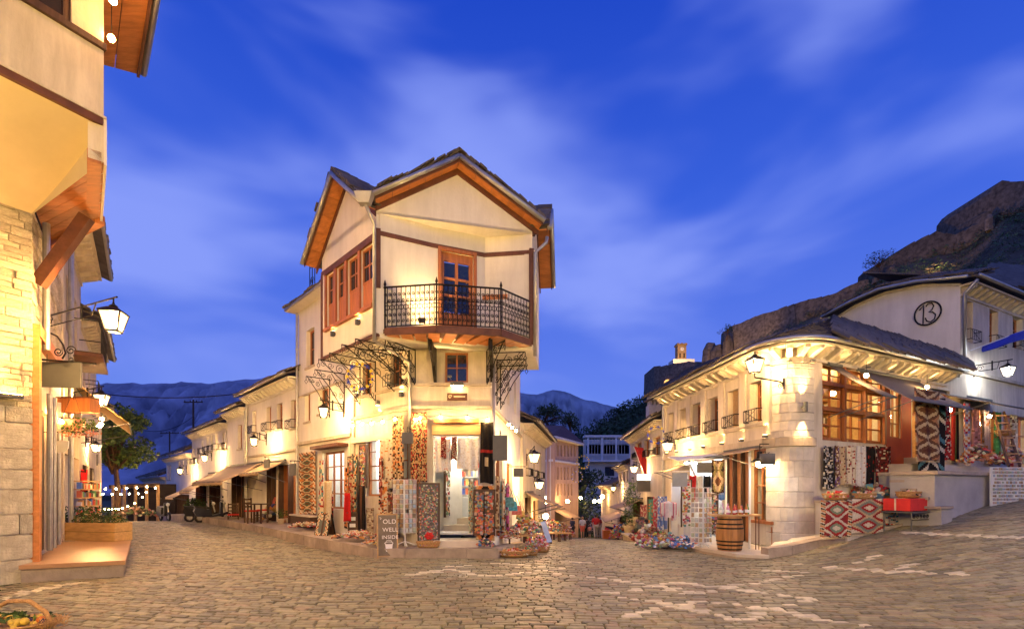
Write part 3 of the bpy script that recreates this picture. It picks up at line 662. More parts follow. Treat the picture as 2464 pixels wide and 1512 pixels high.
# angled shop side
o_s1 = op(fC, 880, 932, 1045, 1192); o_s2 = (fC.S(955), fC.S(992)-.05, .9, 2.95); o_u1 = op(fC, 872, 893, 866, 948); o_u2 = op(fC, 940, 966, 846, 930)
wall(fC, -.02, fC.len, -.1, ZS, [o_s1, o_s2, o_u1, o_u2], .35, m_plaster, house, 'shop_wall')
MB().fbox(fC, 0, fC.len, 4.30, 4.37, 0, .05).ob('sill_course', m_stonepl, house); MB().fbox(fC, 0, fC.len, 3.70, 3.78, 0, .09).ob('string_course', m_stonepl, house)
MB().fbox(fC, .1, fC.len-.25, 3.0, 3.16, .0, .14).ob('shop_lintel', m_slab, house)
MB().fbox(fC, -.12, .12, -.1, 4.3, .0, .05).ob('corner_pilaster', m_stonepl, house)
window(fC, *o_s1, house, 2, 4, gm=m_glass, inset=.12); window(fC, *o_s2, house, 2, 4, gm=m_glass, inset=.12)
window(fC, *o_u1, house, 2, 2, inset=.12); window(fC, *o_u2, house, 2, 2, inset=.12)
for o_ in (o_u1, o_u2):   # window boxes
    mb = MB()
    for z in (o_[2]+.02, o_[2]+.30): mb.tube([fC.pt(o_[0]-.05, z, .22), fC.pt(o_[1]+.05, z, .22)], .012, 5)
    for k in range(6): s_ = o_[0] - .05 + (o_[1]-o_[0]+.1)*k/5; mb.tube([fC.pt(s_, o_[2]+.02, .22), fC.pt(s_, o_[2]+.30, .22)], .008, 4)
    mb.ob('window_guard', m_iron, house)
# long side to the left street
o_l1 = op(fL, 776, 828, 1084, 1222); ol = [op(fL, 733, 746, 943, 1013), op(fL, 766, 790, 932, 992), op(fL, 737, 756, 790, 880)]
wall(fL, 0, fL.len, -.1, 8.05, [o_l1] + ol, .35, m_white, house, 'side_wall')
window(fL, *o_l1, house, 3, 4, gm=m_glass, inset=.14)
for q in ol: window(fL, *q, house, 2, 2, inset=.16, fw=.05, sill=.05, panes=False)
zc_ = fL.Z(770, 1062)
MB().fbox(fL, -.02, fL.len, zc_, zc_+.1, 0, .10).ob('string_course', m_stonepl, house); MB().fbox(fL, -.02, fL.len, 4.95, 5.0, 0, .05).ob('string_course', m_stonepl, house)
MB().fbox(fL, fL.S(770), fL.S(838), 2.95, 3.05, 0, .35).ob('shop_hood', m_brown, house)
downpipe(fL, .06, .1, 8.0, house)
# street side on the right
wr = [(1.2,1.9,4.4,5.6), (3.2,3.9,4.4,5.6), (5.2,5.9,4.4,5.6)]; wr2 = [(.9,2.2,.3,2.7), (3.2,4.6,.0,2.5)]
wall(fR, 0.0, 7.3, -1.2, 6.5, wr + wr2, .3, m_white, house, 'street_wall')
for q in wr: window(fR, *q, house, 2, 2, inset=.12, panes=False)
for q in wr2: window(fR, *q, house, 3, 3, inset=.12, gm=m_glass, panes=False)
MB().fbox(fR, 0, 7.3, 3.70, 3.78, 0, .09).ob('string_course', m_stonepl, house)
mb = MB(); mb.fbox(fR, -.1, 7.45, 6.5, 6.62, -1, .45); mb.ob('eave_board', m_woodh, house)
slope_slates(fR.pt(2.4,6.64,.5), fR.pt(7.5,6.64,.5), fR.pt(2.4,7.6,-1.6), fR.pt(7.5,7.6,-1.6), house, 1)
# shop rooms behind the openings
GOODS = [(.6,.05,.04), (.1,.18,.5), (.7,.6,.45), (.08,.07,.06), (.5,.35,.15), (.15,.35,.15), (.75,.72,.7), (.55,.2,.1)]
PALW = [(.6,.1,.06), (.65,.5,.35), (.12,.08,.06), (.5,.3,.12), (.7,.65,.55)]
room(fF, .2, fF.len-.1, .5, 3.3, 3.4, house, m_shelf, n0=-.36)
MB().fbox(fF, o_door[0], o_door[1], .30, .36, -.35, .04).ob('threshold', m_slab, house)
MB().fbox(fF, .7, 1.75, .5, .66, -3.3, -.9).ob('inner_step', m_slab, house); MB().fbox(fF, .7, 1.75, .66, .82, -3.3, -1.4).ob('inner_step', m_slab, house)
shelves(fF, .55, 1.80, .9, 2.6, -3.2, 6, house, GOODS, .95, size=.1)
shelves(Fac(fF.pt(.32,0,-3.2).xy, fF.pt(.32,0,-.6).xy), .2, 2.3, .8, 2.4, -.1, 5, house, GOODS, .9)
mb = MB(); mb.fbox(fF, .75, 1.5, .82, 1.4, -2.6, -2.1); mb.ob('shop_counter', m_shelf, house)
def lampball(c, r, mat, parent, name='pendant_lamp', cord=.4):
    o = MB().ball(c, r, 10, 6).ob(name, mat, parent, smooth=True); MB().tube([Vector(c) + Vector((0,0,r)), Vector(c) + Vector((0,0,r+cord))], .006, 4).ob('cord', m_iron, o); return o
e_shop = EM('shop_lamp_light', (1,.86,.66), 620)
for (s_, n_) in ((.6,-1.0), (1.35,-1.0), (1.0,-2.2)): lampball(fF.pt(s_, 2.75, n_), .07, e_shop, house)
room(fC, .15, fC.len-.3, .3, 3.4, 1.9, house, m_shelf, n0=-.36); shelves(fC, .25, fC.len-.4, .5, 2.6, -1.85, 4, house, PALW, .7)
for s_ in (.55, 1.9): lampball(fC.pt(s_, 2.85, -.95), .08, EM('shop_lamp_cool', (1,.93,.82), 620), house)
room(fL, o_l1[0]-.3, fL.len-.4, .3, 3.2, 1.9, house, m_shelf, n0=-.36); shelves(fL, o_l1[0]-.2, fL.len-.5, .5, 2.4, -1.85, 4, house, PALW, .7)
lampball(fL.pt((o_l1[0]+o_l1[1])/2, 2.8, -1.0), .08, e_shop, house)
# jettied top storey
o_ab = [ (fAB.S(x0), fAB.S(x1), 6.02, 7.48) for x0, x1 in ((787,806),(811,832),(837,864),(869,899)) ]
wall(fAB, 0, fAB.len, ZS, ZE, o_ab, .2, m_white, house, 'jetty_wall')
for q in o_ab:
    w = window(fAB, q[0], q[1], q[2]+.62, q[3], house, 2, 2, inset=.06, fw=.05); 
    mb = MB(); mb.fbox(fAB, q[0], q[1], q[2], q[2]+.62, -.1, -.05); mb.fbox(fAB, q[0]+.08, q[1]-.08, q[2]+.07, q[2]+.55, -.05, -.03); mb.ob('window_panel', m_wood, house)
a_ = o_ab[0][0]-.08; b_ = o_ab[-1][1]+.05
MB().fbox(fAB, a_, b_, 7.48, 7.56, 0, .06).ob('window_head', m_brown, house); MB().fbox(fAB, a_, b_, 5.94, 6.02, 0, .09).ob('window_sill', m_wood, house)
for k, q in enumerate(o_ab):
    if k: MB().fbox(fAB, o_ab[k-1][1], q[0], 6.02, 7.48, 0, .05).ob('window_post', m_wood, house)
MB().fbox(fAB, a_, o_ab[0][0], 6.02, 7.48, 0, .05).ob('window_post', m_wood, house)
MB().fbox(fAB, 0, fAB.len, 7.58, 7.67, 0, .03).ob('timber_band', m_brown, house)
MB().fbox(fAB, -.02, fAB.len+.03, ZS-.06, ZS, -.1, .04).ob('timber_band', m_brown, house)
MB().fbox(fAB, -.02, .05, ZS, 7.58, 0, .035).ob('corner_post', m_brown, house)
# niche wall behind the balcony
N0 = (A[0]+.08, A[1]+.02); N1 = XY(1040, 12.62); N2 = XY(1166, 13.15); fn0, fn1, fn2 = Fac(N0, N1), Fac(N1, N2), Fac(N2, (Rr[0]-.03, Rr[1]+.03))
o_bd = (fn1.S(1060), fn1.S(1139), 5.42, fn1.Z(1100, 608))
for f_, oo in ((fn0, []), (fn1, [o_bd]), (fn2, [])):
    wall(f_, 0, f_.len, ZS-.1, 8.12, oo, .2, m_white, house, 'niche_wall')
    MB().fbox(f_, 0, f_.len, 7.60, 7.70, 0, .03).ob('timber_band', m_brown, house)
MB().prism([(*A, 8.11), (*Rr, 8.11), (*N2, 8.11), (*N1, 8.11)], (0,0,.06)).ob('niche_soffit', m_white, house)
mb = MB(); s0_, s1_, z0_, z1_ = o_bd
mb.fbox(fn1, s0_-.07, s0_, z0_, z1_+.07, -.02, .06); mb.fbox(fn1, s1_, s1_+.07, z0_, z1_+.07, -.02, .06); mb.fbox(fn1, s0_, s1_, z1_, z1_+.07, -.02, .06); mb.ob('door_frame', m_wood, house)
bd = MB(); bd.fbox(fn1, s0_, s0_+.10, z0_, z1_, -.12, -.06); bd.fbox(fn1, s1_-.10, s1_, z0_, z1_, -.12, -.06); bd.fbox(fn1, s0_+.1, s1_-.1, z0_, z0_+.66, -.12, -.07); bd.fbox(fn1, s0_+.1, s1_-.1, z1_-.22, z1_, -.12, -.06)
sm_ = (s0_+s1_)/2; zb_, zt_ = z0_+.66, z1_-.22; bd.fbox(fn1, sm_-.035, sm_+.035, zb_, zt_, -.12, -.06)
for k in (1, 2): zk = zb_ + (zt_-zb_)*k/3; bd.fbox(fn1, s0_+.1, sm_-.035, zk-.03, zk+.03, -.12, -.062); bd.fbox(fn1, sm_+.035, s1_-.1, zk-.03, zk+.03, -.12, -.062)
bdo = bd.ob('balcony_door', m_wood, house)
for k in range(3):
    for (a0, a1) in ((s0_+.1, sm_-.035), (sm_+.035, s1_-.1)): MB().fbox(fn1, a0, a1, zb_ + (zt_-zb_)*k/3 + .03, zb_ + (zt_-zb_)*(k+1)/3 - .03, -.10, -.09).ob('pane', m_glassd, bdo)
MB().fbox(fAR, .0, fAR.len, 8.105, 8.279, -.2, 0).ob('gable_base', m_white, house)
MB().fbox(fAR, -.02, .10, 6.35, 7.75, -.02, .04).ob('corner_post', m_brown, house); MB().fbox(fAR, fAR.len-.08, fAR.len+.03, ZS, 7.72, -.02, .05).ob('corner_post', m_brown, house)
MB().fbox(fAR, 0.0, .42, ZS, 6.35, -.1, .02).ob('balcony_cheek', m_white, house)
wall(fRR, 0, fRR.len, ZS, ZE, [], .2, m_white, house, 'jetty_wall')
# soffit of the jetty: white boards
soff = [Vector((*B, ZS-.02)), Vector((*A, ZS-.02)), Vector((*Rr, ZS-.02)), Vector((*R2, ZS-.02)), Vector((-.3, 15.6, ZS-.02)), Vector((*pF2, ZS-.02)), Vector((*pF1, ZS-.02)), Vector((*pL, ZS-.02))]
MB().prism(soff, (0,0,.08)).ob('jetty_soffit', m_white, house)
for k in range(9):   # board joints standing proud
    t = (k+.5)/9; a0 = Vector((*B, ZS-.05)).lerp(Vector((*pL, ZS-.05)), t); a1 = Vector((*A, ZS-.05)).lerp(Vector((*pF1, ZS-.05)), t); MB().beam(a0, a1, .03, .03).ob('soffit_batten', m_white, house)
# gables with roofs
def gable(f, zE, zA, over, back, name, ext=(.34,.34)):
    L = f.len; mid = L/2; sl = (zA-zE)/mid; gw = MB(); gw.prism([f.pt(0,zE-.002,0), f.pt(L,zE-.002,0), f.pt(mid,zA,0)], f.n*-.2); gw.ob('gable_wall', m_white, house)
    rf = None
    for sgn in (-1, 1):
        eave_ext = ext[0] if sgn < 0 else ext[1]
        s_e = mid + sgn*(mid + eave_ext); z_e = zE - sl*eave_ext
        def q(t, n, dz=0): return f.pt(mid + (s_e-mid)*t, zA + (z_e-zA)*t + dz, n)
        # boarded underside of the overhang
        for k in range(5):
            t0, t1 = k/5 + .003, (k+1)/5 - .003; MB().hexa([q(t0,0,.02), q(t1,0,.02), q(t1,over,.02), q(t0,over,.02), q(t0,0,.05), q(t1,0,.05), q(t1,over,.05), q(t0,over,.05)]).ob('soffit_board', m_woodh, house)
        MB().hexa([q(0,.0,-.12), q(1,.0,-.12), q(1,.035,-.12), q(0,.035,-.12), q(0,0,.018), q(1,0,.018), q(1,.035,.018), q(0,.035,.018)]).ob('barge_trim', m_brown, house)
        rf = MB().hexa([q(0,-back,.055), q(1,-back,.055), q(1,over,.055), q(0,over,.055), q(0,-back,.10), q(1,-back,.10), q(1,over,.10), q(0,over,.10)]).ob('roof_slope', m_slate2, house)
        MB().hexa([q(0,over,-.02), q(1,over,-.02), q(1,over+.03,-.02), q(0,over+.03,-.02), q(0,over,.11), q(1,over,.11), q(1,over+.03,.11), q(0,over+.03,.11)]).ob('verge_board', m_brown, house)
        gutter([q(-.0,over+.075,.09), q(1.02,over+.075,.09)], house, .06, 'verge_gutter')
        slope_slates(q(1,over-.0,.12), q(1,-back,.12), q(0,over-.0,.12), q(0,-back,.12), rf, 2)
        slope_slates(q(1,over+.06,.20), q(1,over-.30,.20), q(0,over+.06,.20), q(0,over-.30,.20), rf, 1, tw=.36, pitch=.135, th=.035, lift=.02)
gable(fAB, 8.15, 9.48, .34, 2.6, 'left', (.34,.0))
gable(fAR, 8.28, 9.42, .34, 3.0, 'front', (.02,.16))
gable(fRR, 8.15, 9.3, .36, 1.6, 'right', (-.02,.34))
mb = MB(); qv = Vector((*A, 8.12)) + (fAR.n + fAB.n).normalized()*.5; mb.hexa([qv + Vector(v) for v in ((-.12,-.08,-.06),(.12,-.08,-.06),(.12,.1,-.06),(-.12,.1,-.06),(-.2,-.14,.16),(.2,-.14,.16),(.2,.14,.2),(-.2,.14,.2))]); mb.ob('rain_hopper', m_zinc, house)
mb = MB(); pa = Vector((*A, 0)) + (fAR.n + fAB.n).normalized()*.09; mb.tube([qv, Vector((pa.x, pa.y, 7.8)), Vector((pa.x, pa.y, 5.1)), Vector((*pF1, 4.9)) + Vector((-.03,-.08,0)), Vector((*pF1, .6)) + Vector((-.03,-.08,0))], .045, 8); mb.ob('downpipe', m_zinc, house, smooth=True)
pr = Vector((*Rr, 0)) + Vector((.07,-.06,0)); mb = MB(); mb.tube([pr + Vector((.30,.0,8.0)), pr + Vector((.28,0,7.85)), pr + Vector((0,0,7.6)), pr + Vector((0,0,5.0))], .045, 8); mb.ob('downpipe', m_zinc, house, smooth=True)
mb = MB(); mb.tube([Vector((*pF2, 5.0)) + Vector((.08,-.07,0)), Vector((*pF2, .5)) + Vector((.08,-.07,0))], .04, 8); mb.ob('downpipe', m_zinc, house, smooth=True)
# wing roof to the left
e0, e1 = fL.pt(-.25, 8.05, .38), fL.pt(fL.len, 8.05, .38)
MB().prism([e0, e1, fL.pt(fL.len,8.05,-.2), fL.pt(-.25,8.05,-.2)], (0,0,.05)).ob('eave_board', m_white, house); gutter([e0 + Vector((0,0,.06)), e1 + Vector((0,0,.06))], house)
MB().prism([e0 + Vector((0,0,.06)), e1 + Vector((0,0,.06)), fL.pt(fL.len,9.2,-2), fL.pt(-.25,9.2,-2)], (0,0,.05)).ob('wing_roof', m_slate2, house)
slope_slates(e0 + Vector((0,0,.1)), e1 + Vector((0,0,.1)), fL.pt(-.25,9.24,-2), fL.pt(fL.len,9.24,-2), house, 2)
mb = MB(); c_ = fL.pt(fL.S(752), 8.2, .1)   # roof terrace rail beside the left gable
for k in range(3): mb.tube([c_ + fL.t*(k*.22), c_ + fL.t*(k*.22) + Vector((0,0,1.15))], .015, 5)
mb.tube([c_ + Vector((0,0,1.0)), c_ + fL.t*.6 + Vector((0,0,1.0))], .012, 5); mb.tube(spiral(c_ + fL.t*.2 + Vector((0,0,.5)), fL.t, Vector((0,0,1)), .18, .03, 0, 1.8), .01, 4); mb.ob('terrace_rail', m_iron, house)
# balcony
bal = [Vector((*XY(926,12.02),0)), Vector((*XY(1050,11.83),0)), Vector((*XY(1205,12.10),0)), Vector((*XY(1277,12.95),0))]
ZB = 5.40
fl = [v + Vector((0,0,ZB-.1)) for v in bal] + [Vector((*N2, ZB-.1)), Vector((*N1, ZB-.1)), Vector((*N0, ZB-.1))]
bco = MB().prism(fl, (0,0,.1)).ob('balcony', m_brown, house)
for k, (a, b) in enumerate(zip(bal, bal[1:])): MB().beam(a + Vector((0,0,ZB-.06)), b + Vector((0,0,ZB-.06)), .06, .17).ob('edge_beam', m_brown, bco)
cm = (bal[1]+bal[2])/2
for k in range(11):   # boards under the balcony
    t = (k+.5)/11; a = Vector((*N0,0)).lerp(Vector((*pF1,0)), .3).lerp(Vector((Rr[0],Rr[1],0)).lerp(Vector((*pF2,0)),.2), t); xx = bal[0].lerp(bal[1], min(1,t*3)) if t < .33 else (bal[1].lerp(bal[2], (t-.33)*3) if t < .67 else bal[2].lerp(bal[3], (t-.67)*3))
    MB().beam(xx*.97 + a*.03 + Vector((0,0,ZB-.13)), a + Vector((0,0,ZB-.13)), .26, .035).ob('floor_board', m_woodh, bco)
ZR = ZB + .98; unit = MB()
unit.tube([(0,0,0),(0,0,1)], .012, 4)
for z, r, sgn in ((.14,.045,1),(.30,.045,-1),(.66,.045,1),(.82,.045,-1)): unit.tube(spiral((.045*sgn,0,z), (1,0,0), (0,0,1), r, .012, 0 if sgn < 0 else math.pi, 1.3*sgn, 10), .010, 4)
unit.tube(spiral((.0,0,.48), (1,0,0), (0,0,1), .06, .06, 0, 1, 10), .010, 4)
um = unit.mesh('baluster', m_iron)
rail = None
for k, (a, b) in enumerate(zip(bal, bal[1:])):
    rl_o = MB().tube([a + Vector((0,0,ZR)), b + Vector((0,0,ZR))], .022, 6).ob('railing', m_iron, house); MB().tube([a + Vector((0,0,ZB+.06)), b + Vector((0,0,ZB+.06))], .014, 5).ob('bottom_rail', m_iron, rl_o); MB().tube([a + Vector((0,0,ZB+.62)), b + Vector((0,0,ZB+.62))], .009, 5).ob('middle_rail', m_iron, rl_o)
    d = b - a; n = max(3, int(d.length/.105)); ang = math.atan2(d.y, d.x)
    for i in range(n): inst(um, 'baluster', a + d*((i+.5)/n) + Vector((0,0,ZB+.06)), rl_o, rz=ang, scale=(1,1,.92))
for k, v in enumerate(bal):
    mb = MB(); mb.lathe([(.022,0),(.022,1.0),(.04,1.02),(.02,1.06),(.035,1.10),(.008,1.2)], v + Vector((0,0,ZB-.05)), 8); mb.ob('railing_post', m_iron, house)
for px_, d_ in ((1045, 12.0), (1186, 12.2), (1130, 12.0)):   # carved timber corbels under the balcony
    if px_ == 1130: continue
    s_ = fF.S(px_ - 3) if px_ > 1100 else fF.S(px_ + 2); mb = MB(); mb.prism([fF.pt(s_-.04,4.4,.02), fF.pt(s_-.04,5.25,.02), fF.pt(s_-.04,5.25,.85), fF.pt(s_-.04,5.05,.80), fF.pt(s_-.04,4.75,.30)], fF.t*.08); mb.ob('balcony_corbel', m_iron, house)
    MB().lathe([(.03,0),(.05,.06),(.05,.3),(.03,.36)], fF.pt(s_, 4.98, .86), 8).ob('corbel_drop', m_iron, house)
# wrought iron under the jetty
for px_, rch in ((868,1.25), (905,1.35), (950,1.5), (985,1.5)): scroll_bracket(fC, fC.S(px_), 4.25 if px_ > 930 else 4.1, 5.24, rch, house)
for px_, rch in ((795,.75), (830,.9)): scroll_bracket(fL, fL.S(px_), 3.95, 5.2, rch, house)
for s_, rch in ((.15,.85), (.9,.8), (1.6,.75)): scroll_bracket(fR, s_, 3.95, 5.22, rch, house)
scroll_bracket(fC, fC.len-.05, 4.3, 5.24, 1.3, house, ang=-.7); scroll_bracket(fF, .1, 4.3, 5.24, 1.1, house, ang=-.5); scroll_bracket(fF, fF.len-.1, 4.3, 5.24, 1.0, house, ang=.5)
# lamps on the house
wall_spot(fAB, 806, 803, house, True, False, 45); wall_spot(fAB, 866, 775, house, True, False, 45)
for px_, py_, u_, d_ in ((862,950,1,0), (913,968,0,1), (970,948,1,0)): wall_spot(fC, px_, py_, house, bool(u_), bool(d_), 70)
q = fF.Z(1100, 925); mb = MB(); mb.fbox(fF, fF.S(1085), fF.S(1115), q-.03, q+.06, .03, .16); lo = mb.ob('sign_lamp', m_gmetal, house); MB().fbox(fF, fF.S(1086), fF.S(1114), q-.04, q-.034, .05, .15).ob('lamp_lens', EM('sign_lamp_lens', WARM2, 60), lo)
mb = MB(); mb.box((*XY(1015, 12.15), ZB+.25), (.16,.12,.10)); bl = mb.ob('balcony_lamp', m_gmetal, house); spot('lamp_beam', Vector((*XY(1018,12.12), ZB+.33)), Vector((*XY(1040,12.9), 8.1)), 220, WARM2, 115, .9, .05, bl)
spot('lamp_beam', Vector((*XY(1018,12.12), ZB+.33)), Vector((*XY(1020,12.9), 5.9)), 60, WARM2, 120, .9, .04, bl)
# spots added to brighten the jetty soffit, with made-up housings and arms
for px_ in (880, 960): MB().box(fC.pt(fC.S(px_), 4.42, .35), (.12,.12,.03)).ob('added_soffit_housing', m_gmetal, house); MB().tube([fC.pt(fC.S(px_), 4.42, 0), fC.pt(fC.S(px_), 4.42, .35)], .012, 5).ob('added_housing_arm', m_gmetal, house); spot('added_soffit_beam', fC.pt(fC.S(px_), 4.45, .35), fC.pt(fC.S(px_)-.2, 5.3, .8), 70, WARM, 140, .8, .05, house)
MB().box(fF.pt(fF.len*.5, 4.47, .4), (.12,.12,.03)).ob('added_soffit_housing', m_gmetal, house); MB().tube([fF.pt(fF.len*.5, 4.47, 0), fF.pt(fF.len*.5, 4.47, .4)], .012, 5).ob('added_housing_arm', m_gmetal, house)
spot('added_soffit_beam', fF.pt(fF.len*.5, 4.5, .4), fF.pt(fF.len*.5, 5.3, .8), 60, WARM, 140, .8, .05, house)
# ------------------------------------------------------------------ pavements
def pavement(name, outer, inner, tops, stone=.75, kw=.22, mat=None):
    """raised pavement between an outer kerb line and the walls, with separate kerb stones"""
    mb = MB(); n = len(outer)
    for i in range(n-1):
        a, b, c, d = [Vector((*q, 0)) for q in (outer[i], outer[i+1], inner[i+1], inner[i])]; z0, z1 = tops[i], tops[i+1]
        ai = a + (d-a).normalized()*kw*.6; bi = b + (c-b).normalized()*kw*.6
        lo = min(G(a.x,a.y), G(b.x,b.y)) - .5
        mb.hexa([Vector((q.x,q.y,lo)) for q in (ai,bi,c,d)] + [Vector((ai.x,ai.y,z0)), Vector((bi.x,bi.y,z1)), Vector((c.x,c.y,z1)), Vector((d.x,d.y,z0))])
    pv = mb.ob(name, mat or m_pave, kind='structure')
    for i in range(n-1):
        a, b = Vector((*outer[i], 0)), Vector((*outer[i+1], 0)); L = (b-a).length; m = max(1, round(L/stone)); t = (b-a).normalized(); sd = Vector((t.y,-t.x,0))
        if sd.dot(Vector((*inner[i],0)) - a) > 0: sd = -sd
        for k in range(m):
            p0 = a.lerp(b, k/m) + t*.006; p1 = a.lerp(b, (k+1)/m) - t*.006; zt = tops[i] + (tops[i+1]-tops[i])*(k+.5)/m + rl.uniform(.004,.02); za = tops[i] + (tops[i+1]-tops[i])*k/m + .008; zb = tops[i] + (tops[i+1]-tops[i])*(k+1)/m + .008
            q = [p0 - sd*kw, p1 - sd*kw, p1 + sd*.02, p0 + sd*.02]; j = rl.uniform(-.006,.012)
            MB().hexa([Vector((v.x,v.y,min(G(v.x,v.y),0) - .4)) + sd*j for v in q] + [Vector((q[0].x,q[0].y,za)), Vector((q[1].x,q[1].y,zb)), Vector((q[2].x,q[2].y,zb)) + sd*j, Vector((q[3].x,q[3].y,za)) + sd*j]).ob('kerb_stone', m_kerb, pv)
    return pv
pE = (pD[0] - .915*26, pD[1] + 26); fRow = Fac(pE, pD)
o2 = lambda f, px, n: tuple(f.pt(f.S(px), 0, n).xy)
pavement('pavement', [o2(fRow,440,1.15), o2(fRow,520,1.2), o2(fRow,600,1.25), o2(fRow,700,1.25), tuple(fC.pt(0,0,1.15).xy), (-3.35,12.45), (-.35,12.45), tuple(fR.pt(1.6,0,.45).xy), tuple(fR.pt(7,0,.5).xy)],
  [o2(fRow,440,-.1), o2(fRow,520,-.1), o2(fRow,600,-.1), o2(fRow,700,-.1), tuple(fC.pt(0,0,-.1).xy), pF1, pF2, tuple(fR.pt(1.6,0,-.1).xy), tuple(fR.pt(7,0,-.1).xy)], [.02,.24,.36,.36,.28,.2,.2,.06,-.4])
MB().fbox(fF, fF.S(1048), fF.S(1152), .19, .36, 0, .42).ob('doorstep', m_slab, house)
# ------------------------------------------------------------------ awnings, signs, boxes
def awning(f, s0, s1, z, reach, drop, label, mat=None, group=None, arms=True, val=.0, cat='awning'):
    o = thing('awning', label, cat, f.pt((s0+s1)/2, z-drop, reach*.5), group); mat = mat or m_canvas; nu = 14
    mb = MB(); mb.grid(lambda u, v: f.pt(s0 + (s1-s0)*u, z - drop*v - .05*math.sin(math.pi*v) - .015*math.sin(u*math.pi*6)*v, .05 + reach*v), nu, 4)
    c = mb.ob('canvas', mat, o, smooth=True, fix=False); md = c.modifiers.new('thick', 'SOLIDIFY'); md.thickness = .012
    if val:
        mb = MB(); mb.grid(lambda u, v: f.pt(s0 + (s1-s0)*u, z - drop - val*v*(1 + .25*abs(math.sin(u*math.pi*9))), reach + .055 + .01*math.sin(u*40)), 36, 2); c = mb.ob('valance', mat, o, smooth=True, fix=False); md = c.modifiers.new('thick', 'SOLIDIFY'); md.thickness = .01
    mb = MB(); mb.tube([f.pt(s0,z-drop,reach+.05), f.pt(s1,z-drop,reach+.05)], .022, 6); mb.ob('front_bar', m_gmetal, o); mb = MB(); mb.tube([f.pt(s0,z+.03,.06), f.pt(s1,z+.03,.06)], .05, 8); mb.ob('roller', m_gmetal, o)
    if arms:
        for s_ in (s0+.08, s1-.08): MB().tube([f.pt(s_,z-drop-.35,.03), f.pt(s_,z-drop,reach+.04)], .014, 5).ob('arm', m_gmetal, o)
    return o
def signboard(name, label, f, px, py, w, h, n=.6, mat=None, arm=True, face=True, cat='sign', th=.06):
    """blank board hung square to the street from an iron arm"""
    s = f.S(px, n); z = f.Z(px, py, n); o = thing(name, label, cat, f.pt(s, z-h/2, n)); mb = MB()
    a, b = n-w/2, n+w/2
    if face: mb.fbox(f, s-w/2, s+w/2, z-h/2, z+h/2, n-th/2, n+th/2)
    else: mb.fbox(f, s-th/2, s+th/2, z-h/2, z+h/2, a, b)
    mb.ob('board', mat or m_gmetal, o)
    if arm:
        mb = MB(); mb.tube([f.pt(s,z+h/2+.1,0), f.pt(s,z+h/2+.1,n+ (w/2 if not face else .1))], .014, 5)
        for q in (-.35, .35): p = f.pt(s + (q*w if face else 0), z+h/2, n + (0 if face else q*w)); mb.tube([p, p + Vector((0,0,.1))], .008, 4)
        if face: mb.tube([f.pt(s-w/2,z+h/2+.1,n), f.pt(s+w/2,z+h/2+.1,n)], .012, 5)
        mb.ob('arm', m_iron, o)
    return o
def shopfront(f, s0, s1, z0, z1, parent, n, mats, depth=.22, lit=None):
    w = (s1-s0)/n
    for k in range(n):
        m = mats[k % len(mats)]; a = s0 + k*w + .03; b = s0 + (k+1)*w - .03; mb = MB(); mb.fbox(f, a, b, z0, z1, -depth-.05, -depth)
        for (za, zb) in ((z0+.08, z0+.75), (z0+.85, z0+1.5), (z0+1.6, z1-.1)):
            if zb - za > .15: mb.fbox(f, a+.09, b-.09, za, zb, -depth, -depth+.025)
        mb.ob('shop_shutter', m, parent)
        mb = MB(); mb.fbox(f, a-.03, a+.0, z0, z1, -depth, -.02); mb.ob('shop_post', m_dwood, parent)
def guard(f, s0, s1, z, parent, h=.32, n=.2):
    mb = MB()
    for zz in (z+.02, z+h): mb.tube([f.pt(s0-.05,zz,0), f.pt(s0-.05,zz,n), f.pt(s1+.05,zz,n), f.pt(s1+.05,zz,0)], .013, 4)
    k = max(3, int((s1-s0)/.1))
    for i in range(k+1): s = s0 - .05 + (s1-s0+.1)*i/k; mb.tube([f.pt(s,z+.02,n), f.pt(s,z+h,n)], .009, 4)
    mb.tube([f.pt(s0-.05,z+.02,n), f.pt(s1+.05,z+h,n)], .008, 4); mb.tube([f.pt(s1+.05,z+.02,n), f.pt(s0-.05,z+h,n)], .008, 4)
    return mb.ob('window_guard', m_iron, parent)
def cornice(f, s0, s1, z, parent, mat, n=.35, h=.28, step=.42):
    mb = MB(); mb.fbox(f, s0, s1, z-.06, z, 0, n+.02); o = mb.ob('cornice', mat, parent); m = max(2, int((s1-s0)/step))
    MB().fbox(f, s0, s1, z-h-.08, z-h, 0, .05).ob('cornice_moulding', mat, o)
    for k in range(m):
        s = s0 + (s1-s0)*(k+.5)/m; MB().prism([f.pt(s-.07,z-.062,0), f.pt(s-.07,z-.062,n*.9), f.pt(s-.07,z-.14,n*.85), f.pt(s-.07,z-h,.06), f.pt(s-.07,z-h,0)], f.t*.14).ob('modillion', mat, o)
    return o
def eaves_roof(f, s0, s1, z, parent, rise=1.4, back=3., over=.5, singles=1, cn=True, mat=None, wm=None):
    cornice(f, s0, s1, z, parent, wm or m_plaster, over*.7)
    a, b, c, d = f.pt(s0-.1,z+.02,over), f.pt(s1+.1,z+.02,over), f.pt(s1+.1,z+rise,-back), f.pt(s0-.1,z+rise,-back)
    r = MB().prism([a,b,c,d], (0,0,.06)).ob('roof', m_slate2, parent); gutter([a + Vector((0,0,.05)) + f.n*.03, b + Vector((0,0,.05)) + f.n*.03], parent)
    slope_slates(a + Vector((0,0,.07)), b + Vector((0,0,.07)), d + Vector((0,0,.07)), c + Vector((0,0,.07)), r, singles, tw=.42, pitch=.24); return r
